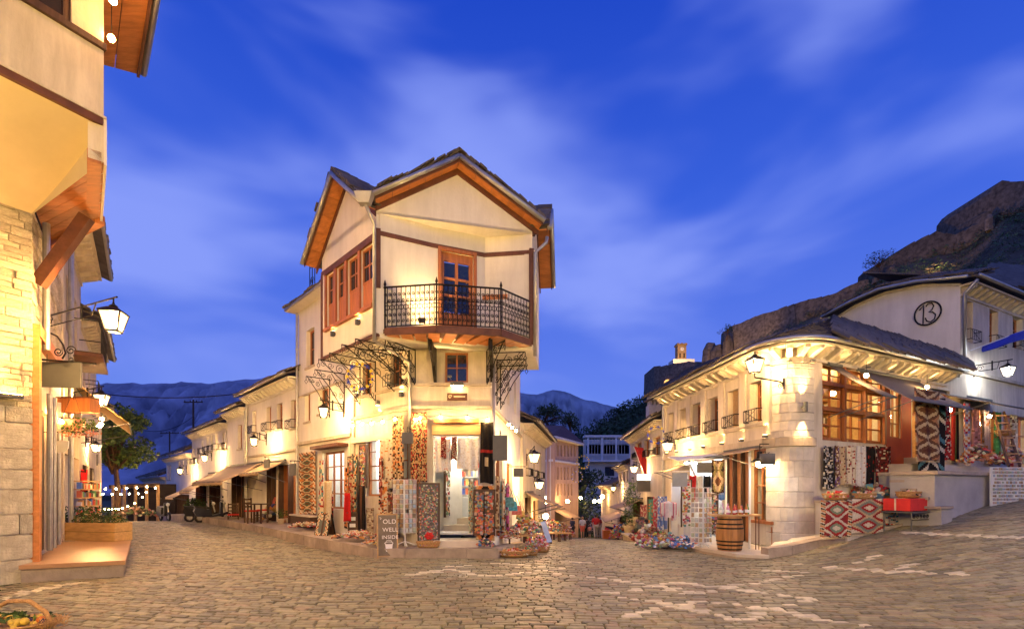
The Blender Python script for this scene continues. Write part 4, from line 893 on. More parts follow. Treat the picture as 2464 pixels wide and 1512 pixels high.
# ------------------------------------------------------------------ houses down the left street
WD = [m_wood, m_woodh, m_dwood, m_wood]
def row_house(name, label, px0, px1, zE, wins, base, f=None, mat=None, guards=True, shops=None, ridge=1.4, depth=.3):
    f = f or fRow; s0, s1 = f.S(px0), f.S(px1); o = thing(name, label, 'house', f.pt((s0+s1)/2, base, -2)); ops = [op(f, *w) for w in wins]; sh = []
    for (a, b, zt) in (shops or []): sh.append((f.S(a), f.S(b), base+.02, zt))
    wall(f, s0, s1, base-.6, zE, ops + sh, depth, mat or m_white, o, 'wall')
    mb = MB(); mb.fbox(f, s0+.01, s1-.01, base-.6, zE, -4.2, -4.0); mb.fbox(f, s0, s0+.2, base-.6, zE, -4, -depth-.002); mb.fbox(f, s1-.2, s1, base-.6, zE, -4, -depth-.002); mb.ob('back_wall', mat or m_white, o)
    for q in ops:
        window(f, *q, o, 2, 2, inset=.16, fw=.05, sill=.05, panes=False)
        if guards: guard(f, q[0], q[1], q[2]-.02, o)
    for q in sh: shopfront(f, q[0], q[1], q[2], q[3], o, max(2, int((q[1]-q[0])/.8)), WD)
    eaves_roof(f, s0, s1, zE, o, rise=ridge, wm=mat or m_white); return o, f, s0, s1
h2, f_, sa, sb = row_house('row_house', 'cream two-storey house with four windows beside the corner house', 596, 717.5, 5.72, [(607,616,986,1040),(641,652,977,1034),(666,679,969,1031),(699,712,960,1029)], .3, shops=[(640,664,2.6),(668,716,2.6)])
MB().fbox(fRow, sa, sb, 3.05, 3.13, 0, .08).ob('string_course', m_stonepl, h2); downpipe(fRow, sa+.1, .3, 5.6, h2)
h3, f_, sa, sb = row_house('row_house', 'white two-storey house with a single upper window and tan awning', 547, 595.5, 5.35, [(572,582,1020,1078)], .25, shops=[(556,593,2.5)], guards=False); downpipe(fRow, sb-.1, .2, 5.2, h3)
h4, f_, sa, sb = row_house('row_house', 'long white house with paired upper windows halfway down the left street', 462, 546.5, 4.98, [(465,470,1078,1114),(473,478,1074,1112),(485,489,1058,1090),(497,502,1048,1086),(507,512,1044,1084),(518,523,1040,1080),(535,540,1040,1080),(543.5,546,1036,1078)], .0, shops=[(470,496,2.2),(502,530,2.3)])
fRow2 = Fac((pE[0]-8, pE[1]+9), fRow.pt(fRow.S(461.5), 0, -.4).xy)
h5, f_, sa, sb = row_house('row_house', 'small cream house with three narrow windows near the end of the left street', 400, 461, 3.9, [(403,406,1118,1152),(408,411,1117,1152),(430,434,1105,1140),(440,443,1103,1138),(450,453,1102,1137)], -.6, f=fRow, guards=False, shops=[(415,455,1.3)], ridge=1.8)
fEnd = Fac((-42, 58), fRow.pt(fRow.S(399), 0, -.5).xy)
h6, f_, sa, sb = row_house('row_house', 'low lamplit house at the far end of the left street', 345, 398, 2.6, [(372,377,1165,1185),(386,391,1163,1185)], -2.0, f=fRow, guards=False, mat=m_plaster)
awning(fRow, fRow.S(548), fRow.S(634), 2.75, 1.5, .8, 'wide tan canvas awning below the cream house lantern', group='tan awnings of the left street', val=.12)
awning(fRow, fRow.S(640), fRow.S(690), 2.72, .95, .45, 'short tan awning over the shop with wool blankets', group='tan awnings of the left street', val=.1)
awning(fRow, fRow.S(505), fRow.S(535), 2.5, 1.4, .95, 'steep tan awning in front of the long white house', group='tan awnings of the left street', val=.12)
awning(fRow, fRow.S(478), fRow.S(502), 2.1, 1.6, .9, 'farthest tan awning of the left street', group='tan awnings of the left street', val=.1)
signboard('shop_sign', 'blank grey sign hanging beside the wide tan awning', fRow, 642, 1117, .55, .42, .5)
signboard('shop_sign', 'dark blank sign by the downpipe of the corner house', fRow, 704, 1128, .5, .42, .35)
LG = 'wall lanterns along the left street'
def lamp_on(f, px, py, n, label, w=.40, em=None, group=None, arm='hang', **k):
    s = f.S(px, n); z = f.Z(px, py, n); return lantern(label, f.pt(s, z, n), w, f.pt(s, z, .02), em or e_lant, group, arm=arm, **k)
def side_lamp(f, px, py, pxw, label, w, n, em=None, group=None):
    s = f.S(px, n); z = f.Z(px, py, n); return lantern(label, f.pt(s, z, n), w, f.pt(f.S(pxw), z, .02), em or e_lant, group)
side_lamp(fL, 778, 992, 828, 'square wall lantern on the left side of the corner house', .40, .75, group=LG)
side_lamp(fRow, 611, 1062, 642, 'square wall lantern on the cream house with four windows', .42, .8, group=LG)
side_lamp(fRow, 492, 1101, 510, 'square wall lantern on the long white house', .42, .8, group=LG)
side_lamp(fRow, 433, 1132, 450, 'square wall lantern on the small cream house', .42, .8, group=LG)
# lit shop with blankets
room(fRow, fRow.S(672), fRow.S(714), .4, 2.6, 1.6, h2, m_shelf); lampball(fRow.pt(fRow.S(700), 2.4, -.1), .06, e_wbulb, h2, 'shop_lamp', .2)
# utility poles
for px_, py_, d_, lab in ((465, 968, 60, 'tall dark utility pole with crossarm above the long white house'), (408, 1042, 85, 'distant dark utility pole with crossarm at the end of the left street')):
    t = P(px_, py_, d_); o = thing('utility_pole', lab, 'pole', (t.x, t.y, -6), 'utility poles'); MB().tube([(t.x,t.y,-6), t + Vector((0,0,.4))], .16, 8, r1=.1).ob('pole', m_dwood, o)
    mb = MB(); mb.beam(t + Vector((-1.1*d_/60,0,.1)), t + Vector((1.1*d_/60,0,.1)), .12, .12); mb.ob('crossarm', m_dwood, o)
    for q in (-1, -.35, .35, 1): MB().lathe([(.06,0),(.08,.1),(.03,.2)], t + Vector((q*d_/60,0,.16)), 6).ob('insulator', m_gmetal, o)
def cable(label, a, b, sag, r=.012, n=16):
    a, b = Vector(a), Vector(b); MB().tube([a.lerp(b, i/n) - Vector((0,0,sag*4*(i/n)*(1-i/n))) for i in range(n+1)], r, 4).ob('cable', m_iron, label=label, cat='cable', group='overhead cables')
cable('overhead cable crossing the sky from the left row to the slate roof', P(195, 939, 24), P(640, 936, 24), .35, .022)
cable('lower overhead cable at the end of the left street', P(265, 1102, 34), P(415, 1098, 36), .2, .016)
cable('sagging cable running to the tall utility pole', P(330, 1031, 50), P(465, 1000, 60), .8, .03)
# ------------------------------------------------------------------ the round-cornered house on the right
kf, kn = Vector((6.157,20.3,0)), Vector((6.755,13.9,0)); tk = (kn-kf).normalized(); pp0, tp = Vector((7.48,13.0,0)), Vector((7.77,4.1,0)).normalized()
def isect(a, ta, b, tb): d = ta.x*tb.y - ta.y*tb.x; q = b-a; return a + ta*((q.x*tb.y - q.y*tb.x)/d)
Qc = isect(kf, tk, pp0, tp); TL = 1.0; K1 = Qc - tk*TL; K2 = Qc + tp*TL
fK = Fac((kf - tk*1.2).xy, K1.xy); fP = Fac(K2.xy, (K2 + tp*8.6).xy)
NA = 14
def arc(i, n=0.):   # rounded corner, i from 0 to NA
    t = i/NA; p = K1*(1-t)**2 + Qc*2*t*(1-t) + K2*t*t; d = (Qc-K1)*2*(1-t) + (K2-Qc)*2*t; d.normalize(); o = Vector((d.y, -d.x, 0)); o = o if o.dot(-p) > 0 else -o
    return p + o*n
rh = thing('round_corner_house', 'cream stone house with a rounded corner, bracketed cornice and slate roof', 'house', (9, 16, 0))
ZC = 5.30
kx = lambda X: (2400 + X/1.5586)*.6414
kw = [(kx(a), kx(b)) for a, b in ((166,200),(232,277),(302,355),(397,455),(512,575),(642,710))]
ops_k = [(fK.S(a), fK.S(b), 3.5, 4.62) for a, b in kw]; shop_k = [(fK.S(1742), fK.S(1800), .1, 2.75), (fK.S(1806), fK.S(1858), .75, 2.75), (fK.S(1660), fK.S(1736), -.1, 2.6)]
sK0 = fK.S(1597)
wall(fK, sK0, fK.len, -.8, ZC, ops_k + shop_k, .4, m_plaster, rh, 'street_wall')
for q in ops_k: window(fK, *q, rh, 2, 3, inset=.26, fw=.06, panes=False); guard(fK, q[0], q[1], q[2], rh, .34, .16)
for a, b in zip([None]+ops_k, ops_k+[None]):   # pilaster strips between the windows
    s = (a[1]+b[0])/2 if a and b else (b[0]-.35 if b else a[1]+.3); MB().fbox(fK, s-.16, s+.16, 3.38, ZC-.36, 0, .06).ob('pilaster', m_plaster, rh)
MB().fbox(fK, sK0, fK.len, 3.36, 3.44, 0, .06).ob('sill_course', m_stonepl, rh); MB().fbox(fK, sK0, fK.len, 2.80, 3.0, 0, .10).ob('shop_beam', m_stonepl, rh)
cornice(fK, sK0, fK.len, ZC, rh, m_plaster, .42, .30, .40)
window(fK, *shop_k[1], rh, 3, 4, gm=m_glass, inset=.12, fw=.07); mb = MB(); mb.fbox(fK, shop_k[1][0], shop_k[1][1], .1, .74, -.12, -.04); mb.ob('window_apron', m_dwood, rh)
for k in range(3): a = shop_k[1][0] + (shop_k[1][1]-shop_k[1][0])*k/3; MB().fbox(fK, a+.06, a+(shop_k[1][1]-shop_k[1][0])/3-.04, .2, .66, -.04, -.015).ob('apron_panel', m_wood, rh)
shopfront(fK, shop_k[0][0], shop_k[0][1], .1, 2.75, rh, 3, [m_wood, m_woodh], .15)
MB().fbox(fK, shop_k[1][0]-.02, shop_k[1][1], .72, .80, -.1, .05).ob('window_sill', m_wood, rh)
room(fK, shop_k[1][0]-.1, fK.len-.1, .1, 3.0, 2.4, rh, m_plank, n0=-.42); shelves(fK, shop_k[1][0], fK.len-.2, .6, 2.6, -2.3, 4, rh, PALW + GOODS, .85, m_wood, .12)
lampball(fK.pt((shop_k[1][0]+shop_k[1][1])/2, 2.6, -1.2), .07, EM('gallery_lamp_light', WARM2, 600), rh)
room(fK, shop_k[2][0]-.1, shop_k[2][1]+.1, -.2, 2.65, 2.6, rh, m_shelf, n0=-.42); shelves(fK, shop_k[2][0], shop_k[2][1], .1, 2.4, -2.5, 5, rh, GOODS, .9)
for k in (.25, .75): lampball(fK.pt(shop_k[2][0]*(1-k) + shop_k[2][1]*k, 2.45, -.6), .07, EM('cold_shop_light', (.85,.93,1), 700), rh, 'shop_lamp', .15)
# curved corner laid in courses
mb = MB()
for i in range(NA): mb.hexa([arc(i,-.4)+Vector((0,0,-.3)), arc(i+1,-.4)+Vector((0,0,-.3)), arc(i+1,-.03)+Vector((0,0,-.3)), arc(i,-.03)+Vector((0,0,-.3)), arc(i,-.4)+Vector((0,0,ZC)), arc(i+1,-.4)+Vector((0,0,ZC)), arc(i+1,-.03)+Vector((0,0,ZC)), arc(i,-.03)+Vector((0,0,ZC))])
mb.ob('corner_core', m_mort, rh)
def arcstone(i0, i1, z0, z1, n, mat, name='corner_stone'):
    a = [i0 + (i1-i0)*k/4 for k in range(5)]; mb = MB(); vs = []
    for (z, nn) in ((z0,-.05),(z0,n-.008),(z0+.012,n),(z1-.012,n),(z1,n-.008),(z1,-.05)): vs += [arc(q, nn) + Vector((0,0,z)) for q in a]
    fs = [(j*5+k, j*5+k+1, (j+1)*5+k+1, (j+1)*5+k) for j in range(5) for k in range(4)] + [tuple(j*5 for j in range(6)), tuple(j*5+4 for j in range(6))[::-1]]
    mb.add(vs, fs); return mb.ob(name, mat, rh)
z = -.2; row = 0
while z < 4.85:
    h = (rl.uniform(.30,.42) if z < 2.5 else rl.uniform(.17,.25)); h = min(h, 4.86-z); cuts = sorted([0, NA] + ([rl.uniform(3,6), rl.uniform(8,11.5)] if z < 2.5 else [rl.uniform(4,10)]))
    if 2.72 < z + h/2 < 3.02: arcstone(0, NA, z, z+h-.008, .07, m_stonepl, 'corner_band')
    else:
        for a, b in zip(cuts, cuts[1:]): arcstone(a + .04, b - .04, z, z+h-.008, rl.uniform(-.004,.012), m_stone2)
    z += h; row += 1
arcstone(0, NA, 4.86, 5.0, .06, m_stonepl, 'corner_band')
# curved cornice
mb = MB()
for i in range(NA): mb.hexa([arc(i,-.1)+Vector((0,0,ZC-.06)), arc(i+1,-.1)+Vector((0,0,ZC-.06)), arc(i+1,.44)+Vector((0,0,ZC-.06)), arc(i,.44)+Vector((0,0,ZC-.06)), arc(i,-.1)+Vector((0,0,ZC)), arc(i+1,-.1)+Vector((0,0,ZC)), arc(i+1,.44)+Vector((0,0,ZC)), arc(i,.44)+Vector((0,0,ZC))])
cc = mb.ob('cornice', m_plaster, rh)
for i in (1.2, 4.2, 7, 9.8, 12.6):
    a, o_ = arc(i, 0), (arc(i, .38) - arc(i, 0)); sd = Vector((-o_.y, o_.x, 0)).normalized()*.07
    MB().prism([a - sd + Vector((0,0,ZC-.062)), a - sd + o_ + Vector((0,0,ZC-.062)), a - sd + o_*.95 + Vector((0,0,ZC-.14)), a - sd + o_*.15 + Vector((0,0,ZC-.30)), a - sd + Vector((0,0,ZC-.30))], sd*2).ob('modillion', m_plaster, cc)
# long front towards the rising street
sE = fP.S(2325); sE2 = fP.S(2322, .5); o_big = (fP.S(1978), fP.S(2128), fP.Z(2050,1062), 4.92); o_red = (fP.S(2140), fP.S(2166), fP.Z(2150,1052), fP.Z(2150,915)); o_dr = (fP.S(2194), fP.S(2284), 2.12, 4.8)
wall(fP, 0, sE, -.2, ZC, [o_big, o_red, o_dr], .35, m_plaster, rh, 'front_wall')
cornice(fP, 0, sE2, ZC, rh, m_plaster, .42, .30, .38)
wB = (o_big[1]-o_big[0])/3
for k in range(3):
    a, b = o_big[0] + wB*k, o_big[0] + wB*(k+1); zm = [o_big[2], o_big[2]+.82, o_big[2]+1.48, o_big[3]]
    for j in range(3): window(fP, a, b, zm[j]+.02, zm[j+1]-.02, rh, 2, 2, gm=m_glass, inset=.10, fw=.075, mw=.03)
    MB().fbox(fP, b-.045, b+.045, o_big[2], o_big[3], -.05, .03).ob('window_post', m_wood, rh)
for j in (1, 2): MB().fbox(fP, o_big[0], o_big[1], zm[j]-.04, zm[j]+.04, -.07, .02).ob('window_transom', m_wood, rh)
window(fP, *o_red, rh, 2, 4, gm=m_glass, inset=.06, fw=.04)
MB().fbox(fP, fP.S(2131), o_red[0], o_red[2]-.75, 4.6, 0, .02).ob('red_panel', m_orangew, rh); MB().fbox(fP, o_red[1], fP.S(2190), o_red[2]-.75, 4.6, 0, .02).ob('red_panel', m_orangew, rh); MB().fbox(fP, o_red[0], o_red[1], o_red[2]-.75, o_red[2], 0, .02).ob('red_panel', m_orangew, rh)
room(fP, o_big[0]-.1, fP.S(2190), 1.9, 5.1, 2.6, rh, m_plank, n0=-.37); shelves(fP, o_big[0], fP.S(2185), 2.3, 4.6, -2.5, 6, rh, PALW + [(.35,.12,.04),(.2,.06,.03)], .9, m_wood, .13)
for k in (.2, .5, .85): lampball(fP.pt(o_big[0] + (o_big[1]-o_big[0])*k, 4.55, -1.2), .075, EM('wine_shop_light', WARM2, 800), rh)
room(fP, o_dr[0]-.05, o_dr[1]+.05, 2.1, 4.9, 2.4, rh, m_plank, n0=-.37); shelves(fP, o_dr[0], o_dr[1], 2.3, 4.6, -2.3, 5, rh, PALW, .9, m_wood, .14); lampball(fP.pt((o_dr[0]+o_dr[1])/2, 4.5, -1.0), .07, EM('rug_shop_light', WARM2, 600), rh)
for q in (o_dr[0]+.02, (o_dr[0]+o_dr[1])/2): window(fP, q, q + (o_dr[1]-o_dr[0])/2 - .04, 3.9, 4.78, rh, 3, 2, gm=m_glass, inset=.1, panes=False)
# roof
RA = P(2010, 772, 20.8); RB = Vector((9.2, 27, 7.8)); W0 = P(2316, 868, 17.15)
ev = [fK.pt(sK0-.3, ZC+.03, .55)] + [arc(i, .55) + Vector((0,0,ZC+.03)) for i in range(0, NA+1)] + [fP.pt(sE2+.05, ZC+.03, .55)]
mb = MB(); b0 = [Vector(v) for v in ev]; nE = len(b0)
mb.add(b0 + [RA, RB, W0], [(0, 1, nE, nE+1)] + [(i, i+1, nE) for i in range(1, nE-2)] + [(nE-2, nE-1, nE+2, nE)])
rfo = mb.ob('roof', m_slate2, rh); md = rfo.modifiers.new('thick', 'SOLIDIFY'); md.thickness = .06; md.offset = 1
gutter([v + Vector((0,0,.02)) for v in ev], rh, .06, 'gutter')
up_ = Vector((0,0,.08))
slope_slates(b0[nE-2]+up_, b0[nE-1]+up_, RA+up_, W0+up_, rfo, 1, .45, .26); slope_slates(b0[1]+up_, b0[0]+up_, RA+up_, RB+up_, rfo, 1, .45, .26)
mb = MB()
for j in range(16):
    t = j/16*.9
    for i in range(NA):
        a, b = b0[1+i].lerp(RA, t), b0[2+i].lerp(RA, t); c, d = b0[2+i].lerp(RA, t+.085), b0[1+i].lerp(RA, t+.085); l = up_*(.7 + rl.uniform(0,.5)); mb.hexa([a+l, b+l, c+l*.6, d+l*.6, a+l*1.5, b+l*1.5, c+l, d+l])
mb.ob('slate_courses', m_slate, rfo, kind='stuff', fix=False)
# wall lights under the sills
for px_, py_ in ((kx(745),1063-14), (kx(605),1068-12), (kx(490),1072-12), (kx(380),1077-12), (kx(300),1080-12), (kx(222),1090-10), (kx(166),1094-10)):
    s = fK.S(px_); zt = fK.Z(px_, py_ - 42*13/fK.D(px_)); mb = MB(); mb.fbox(fK, s-.05, s+.05, 3.02, 3.09, .02, .12); L = mb.ob('wall_lamp', m_gmetal, rh)
    MB().fbox(fK, s-.04, s+.04, 3.092, 3.098, .03, .11).ob('lamp_lens', e_strip, L); spot('lamp_beam', fK.pt(s,3.105,.09), fK.pt(s,4.6,.02), 110, WARM2, 55, .9, .02, L)
cs = arc(10.5, .0); n_ = (arc(10.5, .2) - cs).normalized(); zl = 3.72; mb = MB(); mb.lathe([(.05,0),(.055,.02),(.055,.22),(.05,.24)], cs + n_*.13 + Vector((0,0,zl-.12)), 10); mb.beam(cs + Vector((0,0,zl)), cs + n_*.1 + Vector((0,0,zl)), .04, .04)
L = mb.ob('wall_lamp', m_gmetal, rh)
spot('lamp_beam', cs + n_*.14 + Vector((0,0,zl+.14)), cs + n_*.06 + Vector((0,0,zl+2)), 300, WARM2, 60, .7, .03, L); spot('lamp_beam', cs + n_*.14 + Vector((0,0,zl-.14)), cs + n_*.06 + Vector((0,0,zl-2)), 300, WARM2, 60, .7, .03, L)
# added spots brightening the cornices, each on an invented housing
def added_cove_spot(p, arm, en):
    p = Vector(p); MB().box(p - Vector((0,0,.035)), (.10,.08,.03)).ob('added_cove_spot', m_gmetal, rh); MB().tube([p - Vector((0,0,.04)), Vector(arm) - Vector((0,0,.04))], .010, 4).ob('added_housing_arm', m_gmetal, rh); spot('added_cornice_beam', p, p + Vector((0,0,1)), en, WARM2, 150, .9, .05, rh)
for i in (2.5, 7, 11.5): added_cove_spot(arc(i, .22) + Vector((0,0,4.9)), arc(i, 0) + Vector((0,0,4.9)), 26)
for s_ in (.8, 2.0, 3.2, 4.4, 5.6): added_cove_spot(fP.pt(s_, 4.98, .25), fP.pt(s_, 4.98, 0), 9)
for s_ in np.linspace(sK0+.6, fK.len-.4, 6): added_cove_spot(fK.pt(float(s_), 4.98, .25), fK.pt(float(s_), 4.98, 0), 9)
c0 = arc(3.2, .75) + Vector((0,0,0)); zl = CH + (HY-880)/F*c0.y
lantern('large square lantern on the rounded corner of the cream house', (c0.x, c0.y, zl), .46, tuple(arc(5.5, .03) + Vector((0,0,zl-.42))), e_lant, arm='neck', rz=.2)
c0 = arc(1.5, .32); zl = CH + (HY-1112)/F*c0.y
lo = thing('wall_lantern', 'half-round wall lamp low on the rounded stone corner', 'lamp', (c0.x, c0.y, zl))
mb = MB(); mb.lathe([(.06,.30),(.09,.12),(.24,.04),(.24,.02)], (c0.x, c0.y, zl), 12); mb.tube([(c0.x, c0.y, zl+.28), (c0.x, c0.y, zl+.5), tuple(arc(1.5,.02) + Vector((0,0,zl+.5)))], .015, 5); mb.ob('shade', m_iron, lo); MB().ball((c0.x, c0.y, zl-.02), .10, 10, 6).ob('bulb', EM('corner_bulb', WARM2, 330), lo, smooth=True)
# ------------------------------------------------------------------ house with the number 13 behind it
g1 = Vector((15.06,17.2,0)); g0 = Vector(((2010-F)/F*20.8, 20.8, 0)); fG = Fac(g0.xy, g1.xy); fG2 = Fac(g1.xy, (g1 + tp*9).xy)
h13 = thing('number_house', 'white house above the slate roof bearing the number 13 in a ring', 'house', (17, 20, 2))
tops = [(0, 8.62), (fG.S(2060), 8.9), (fG.S(2130), 9.04), (fG.S(2220), 8.9), (fG.len, 8.55)]
MB().prism([fG.pt(0,4.5,0), fG.pt(fG.len,4.5,0)] + [fG.pt(s,z,0) for s, z in tops[::-1]], fG.n*-.3).ob('gable_wall', m_white, h13)
for (sa, za), (sb, zb) in zip(tops, tops[1:]):
    ex0 = -.3 if sa == 0 else 0; ex1 = .35 if sb == fG.len else 0
    MB().hexa([fG.pt(sa+ex0,za+.55,-1.6), fG.pt(sb+ex1,zb+.55,-1.6), fG.pt(sb+ex1,zb,.4), fG.pt(sa+ex0,za,.4), fG.pt(sa+ex0,za+.62,-1.6), fG.pt(sb+ex1,zb+.62,-1.6), fG.pt(sb+ex1,zb+.07,.4), fG.pt(sa+ex0,za+.07,.4)]).ob('roof_panel', m_slate2, h13)
    slope_slates(fG.pt(sa+ex0,za+.1,.42), fG.pt(sb+ex1,zb+.1,.42), fG.pt(sa+ex0,za+.62,-1.6), fG.pt(sb+ex1,zb+.62,-1.6), h13, 1, .4, .22)
gutter([fG.pt(s - (.3 if s == 0 else 0) + (.35 if s == fG.len else 0), z+.03, .45) for s, z in tops], h13, .06)
MB().tube([fG.pt(s, z-.05, .03) for s, z in tops], .05, 6).ob('eave_moulding', m_plaster, h13)
o13 = [(fG2.S(2317), fG2.S(2340), fG2.Z(2328,822), fG2.Z(2328,722)), (fG2.S(2380), fG2.S(2401), fG2.Z(2390,835), fG2.Z(2390,745)), (fG2.S(2436), fG2.S(2460), fG2.Z(2448,838), fG2.Z(2448,762))]
o13s = [(fG2.S(2345), fG2.S(2400), 2.3, 4.4), (fG2.S(2412), fG2.S(2480), 2.3, 4.4)]
wall(fG2, 0, 9, 1.2, 8.55, o13 + o13s, .3, m_plaster, h13, 'front_wall')
for q in o13: window(fG2, *q, h13, 2, 3, inset=.2, panes=False); guard(fG2, q[0], q[1], q[2], h13, .36, .22)
for q in o13s: window(fG2, *q, h13, 4, 3, inset=.12, gm=m_glass, panes=False)
room(fG2, .6, 8, 2.2, 4.5, 2.5, h13, m_plank, n0=-.32); shelves(fG2, .8, 7.5, 2.3, 4.3, -2.4, 5, h13, PALW + GOODS, .9, m_wood, .14)
for s_ in (1.8, 4.2): lampball(fG2.pt(s_, 4.2, -1), .06, EM('bazaar_light', WARM2, 500), h13)
cornice(fG2, 0, 9, 8.5, h13, m_plaster, .4, .3, .42); MB().fbox(fG2, -.05, 9, 5.55, 5.65, 0, .12).ob('string_course', m_stonepl, h13)
MB().prism([fG2.pt(-.1,8.55,.55), fG2.pt(9,8.55,.55), fG2.pt(9,10,-3), fG2.pt(-.1,10,-3)], (0,0,.06)).ob('roof_panel', m_slate2, h13); gutter([fG2.pt(-.2,8.6,.58), fG2.pt(9,8.6,.58)], h13)
mb = MB(); mb.tube([fG2.pt(-.1,8.5,.5), fG2.pt(.05,8.2,.1), fG2.pt(.05,5.7,.1)], .05, 8); mb.ob('downpipe', m_zinc, h13, smooth=True)
c13 = fG.pt(fG.S(2233), fG.Z(2233, 753), .06); kk = fG.D(2233)/F; ux = Vector((1,0,0)); sgn_s = fG.t
rs = abs((fG.pt(fG.S(2265),0) - fG.pt(fG.S(2201),0)).length)/2; rz_ = 27.5*kk
ring = thing('house_number', 'black iron ring with the number 13 on the white gable wall', 'house number', c13)
MB().tube([c13 + sgn_s*rs*math.cos(a*.2618) + Vector((0,0,rz_*math.sin(a*.2618))) for a in range(24)], .028, 6, cyc=True).ob('ring', m_iron, ring, smooth=True)
q = lambda a, b: c13 + sgn_s*rs*a + Vector((0,0,rz_*b))
MB().tube([q(-.62,.42), q(-.30,.78), q(-.30,.2), q(-.34,-.85)], .022, 5).ob('digit_one', m_iron, ring)
MB().tube([q(-.12,.60), q(.05,.84), q(.32,.80), q(.46,.52), q(.34,.22), q(.10,.08), q(.38,.0), q(.60,-.28), q(.52,-.64), q(.22,-.82), q(-.06,-.66), q(-.16,-.36)], .022, 5).ob('digit_three', m_iron, ring)
# house at the far right edge
h14 = thing('edge_house', 'white upper wall and dark slate roof at the right edge of the view', 'house', (25, 26, 2))
e0 = P(2345, 745, 24); MB().prism([P(2330,690,27), P(2600,700,27), P(2600,660,34), P(2390,640,34)], (0,0,.12)).ob('roof', m_slate2, h14); MB().box((26.5, 27.6, 8.2), (9.5, .4, 8.0)).ob('wall', m_white, h14)
slope_slates(P(2330,689,27)+up_, P(2600,699,27)+up_, P(2390,639,34)+up_, P(2600,659,34)+up_, h14, 0, .6, .35)
# ------------------------------------------------------------------ terrace, ledge and steps on the rising side
terr = thing('stone_terrace', 'grey rendered stone terrace with slab edge and steps on the rising street', 'terrace', (12.5, 14, .5))
f9 = fP.off(0); zT = 2.10
sT0 = fP.S(2248, 1.7); sTL = fP.S(2168, .75); sT1 = 14.
MB().prism([fP.pt(sTL,-.2,.02), fP.pt(sTL,-.2,.72), fP.pt(sT0,-.2,.72), fP.pt(sT0,-.2,1.7), fP.pt(sT0+2.6,-.2,1.62), fP.pt(sT1,-.2,1.4), fP.pt(sT1,-.2,.02)], (0,0,zT-.08+.2)).ob('terrace_body', m_conc, terr)
MB().prism([fP.pt(sTL-.06,zT-.08,.02), fP.pt(sTL-.06,zT-.08,.78), fP.pt(sT0-.06,zT-.08,.78), fP.pt(sT0-.06,zT-.08,1.78), fP.pt(sT0+2.6,zT-.08,1.70), fP.pt(sT1,zT-.08,1.48), fP.pt(sT1,zT-.08,.02)], (0,0,.09)).ob('terrace_slab', m_kerb, terr)
for k in range(4):
    zt = zT - .22*(k+1); a = .72 + .28*k; MB().fbox(fP, sTL+.05, sT0-.004, zt-.9, zt-.05, a, a+.28).ob('step_riser', m_conc, terr); MB().fbox(fP, sTL, sT0-.004-.05*k, zt-.05, zt+.01, a-.02, a+.33).ob('step', m_kerb, terr)
MB().fbox(fP, sT0+1.0, sT0+8, zT+.02, zT+.25, .02, .75).ob('inner_step', m_slab, terr); MB().fbox(fP, sT0+2.2, sT0+8, zT+.25, zT+.48, .02, .45).ob('inner_step', m_slab, terr)
ledge = thing('stone_ledge', 'low rendered ledge below the big shop window carrying baskets', 'ledge', fP.pt(1,.3,.5))
sl1 = fP.S(2172, .8); MB().fbox(fP, .05, sl1, -.1, 1.30, .0, .80).ob('ledge_body', m_plaster, ledge); MB().fbox(fP, .0, sl1+.04, 1.30, 1.37, .0, .86).ob('ledge_slab', m_kerb, ledge)
gg = lambda px, py: tuple(gp(px, py).xy)
ko = [gg(1846,1341), gg(1905,1332), gg(1965,1316), gg(2030,1300), gg(2090,1283), gg(2150,1268), gg(2215,1250)]
pavement('corner_pavement', ko, [tuple(arc(0,-.3).xy), tuple(arc(4,-.3).xy), tuple(arc(9,-.3).xy), tuple(fP.pt(.3,0,.3).xy), tuple(fP.pt(1.2,0,.3).xy), tuple(fP.pt(2.2,0,.3).xy), tuple(fP.pt(3.4,0,.5).xy)], [G(*q) + h for q, h in zip(ko, (.22,.20,.18,.15,.10,.06,.02))], .9, .26, m_slab)
# paved shop terrace with barrel, left of the corner
pt_ = thing('shop_platform', 'pale stone shop platform with slab edges below the rounded corner', 'platform', (5.6, 13.2, 0))
pl = [gp(1848,1343), gp(1770,1343), gp(1690,1330), gp(1650,1318)]; zP = .13
body = [Vector((v.x, v.y, -.7)) for v in pl] + [Vector((*fK.pt(fK.S(1640),0,.0).xy, -.7)), Vector((*K1.xy, -.7))]
MB().prism(body, (0,0,zP+.63)).ob('platform_body', m_kerb, pt_)
ctr = sum(body, Vector((0,0,0)))/len(body); MB().prism([Vector((v.x + (v.x-ctr.x)*.015, v.y + (v.y-ctr.y)*.015, zP-.065)) for v in body], (0,0,.07)).ob('platform_slab', m_slab, pt_)
awning(fP, fP.S(1986), fP.S(2150,1.3), 4.88, 1.3, 1.0, 'taupe awning over the tall wooden shop window', m_canvasd, group='taupe awnings of the rounded house')
awning(fP, fP.S(2190,1.3), fP.S(2335,1.3), 4.88, 1.3, 1.0, 'taupe awning over the hanging brown kilim', m_canvasd, group='taupe awnings of the rounded house')
awning(fG2, fG2.S(2375,1.5), fG2.S(2520,1.5), 4.75, 1.5, .6, 'taupe awning at the right edge over the bazaar stall', m_canvasd)
awning(fK, fK.S(1748), fK.S(1835), 2.78, 1.1, .22, 'tan awning above the barrel table')
awning(fK, fK.S(1640), fK.S(1662), 2.6, 1.0, .35, 'small tan awning by the downpipe of the next shop')
downpipe(fK, sK0+.12, -.3, 5.2, rh)
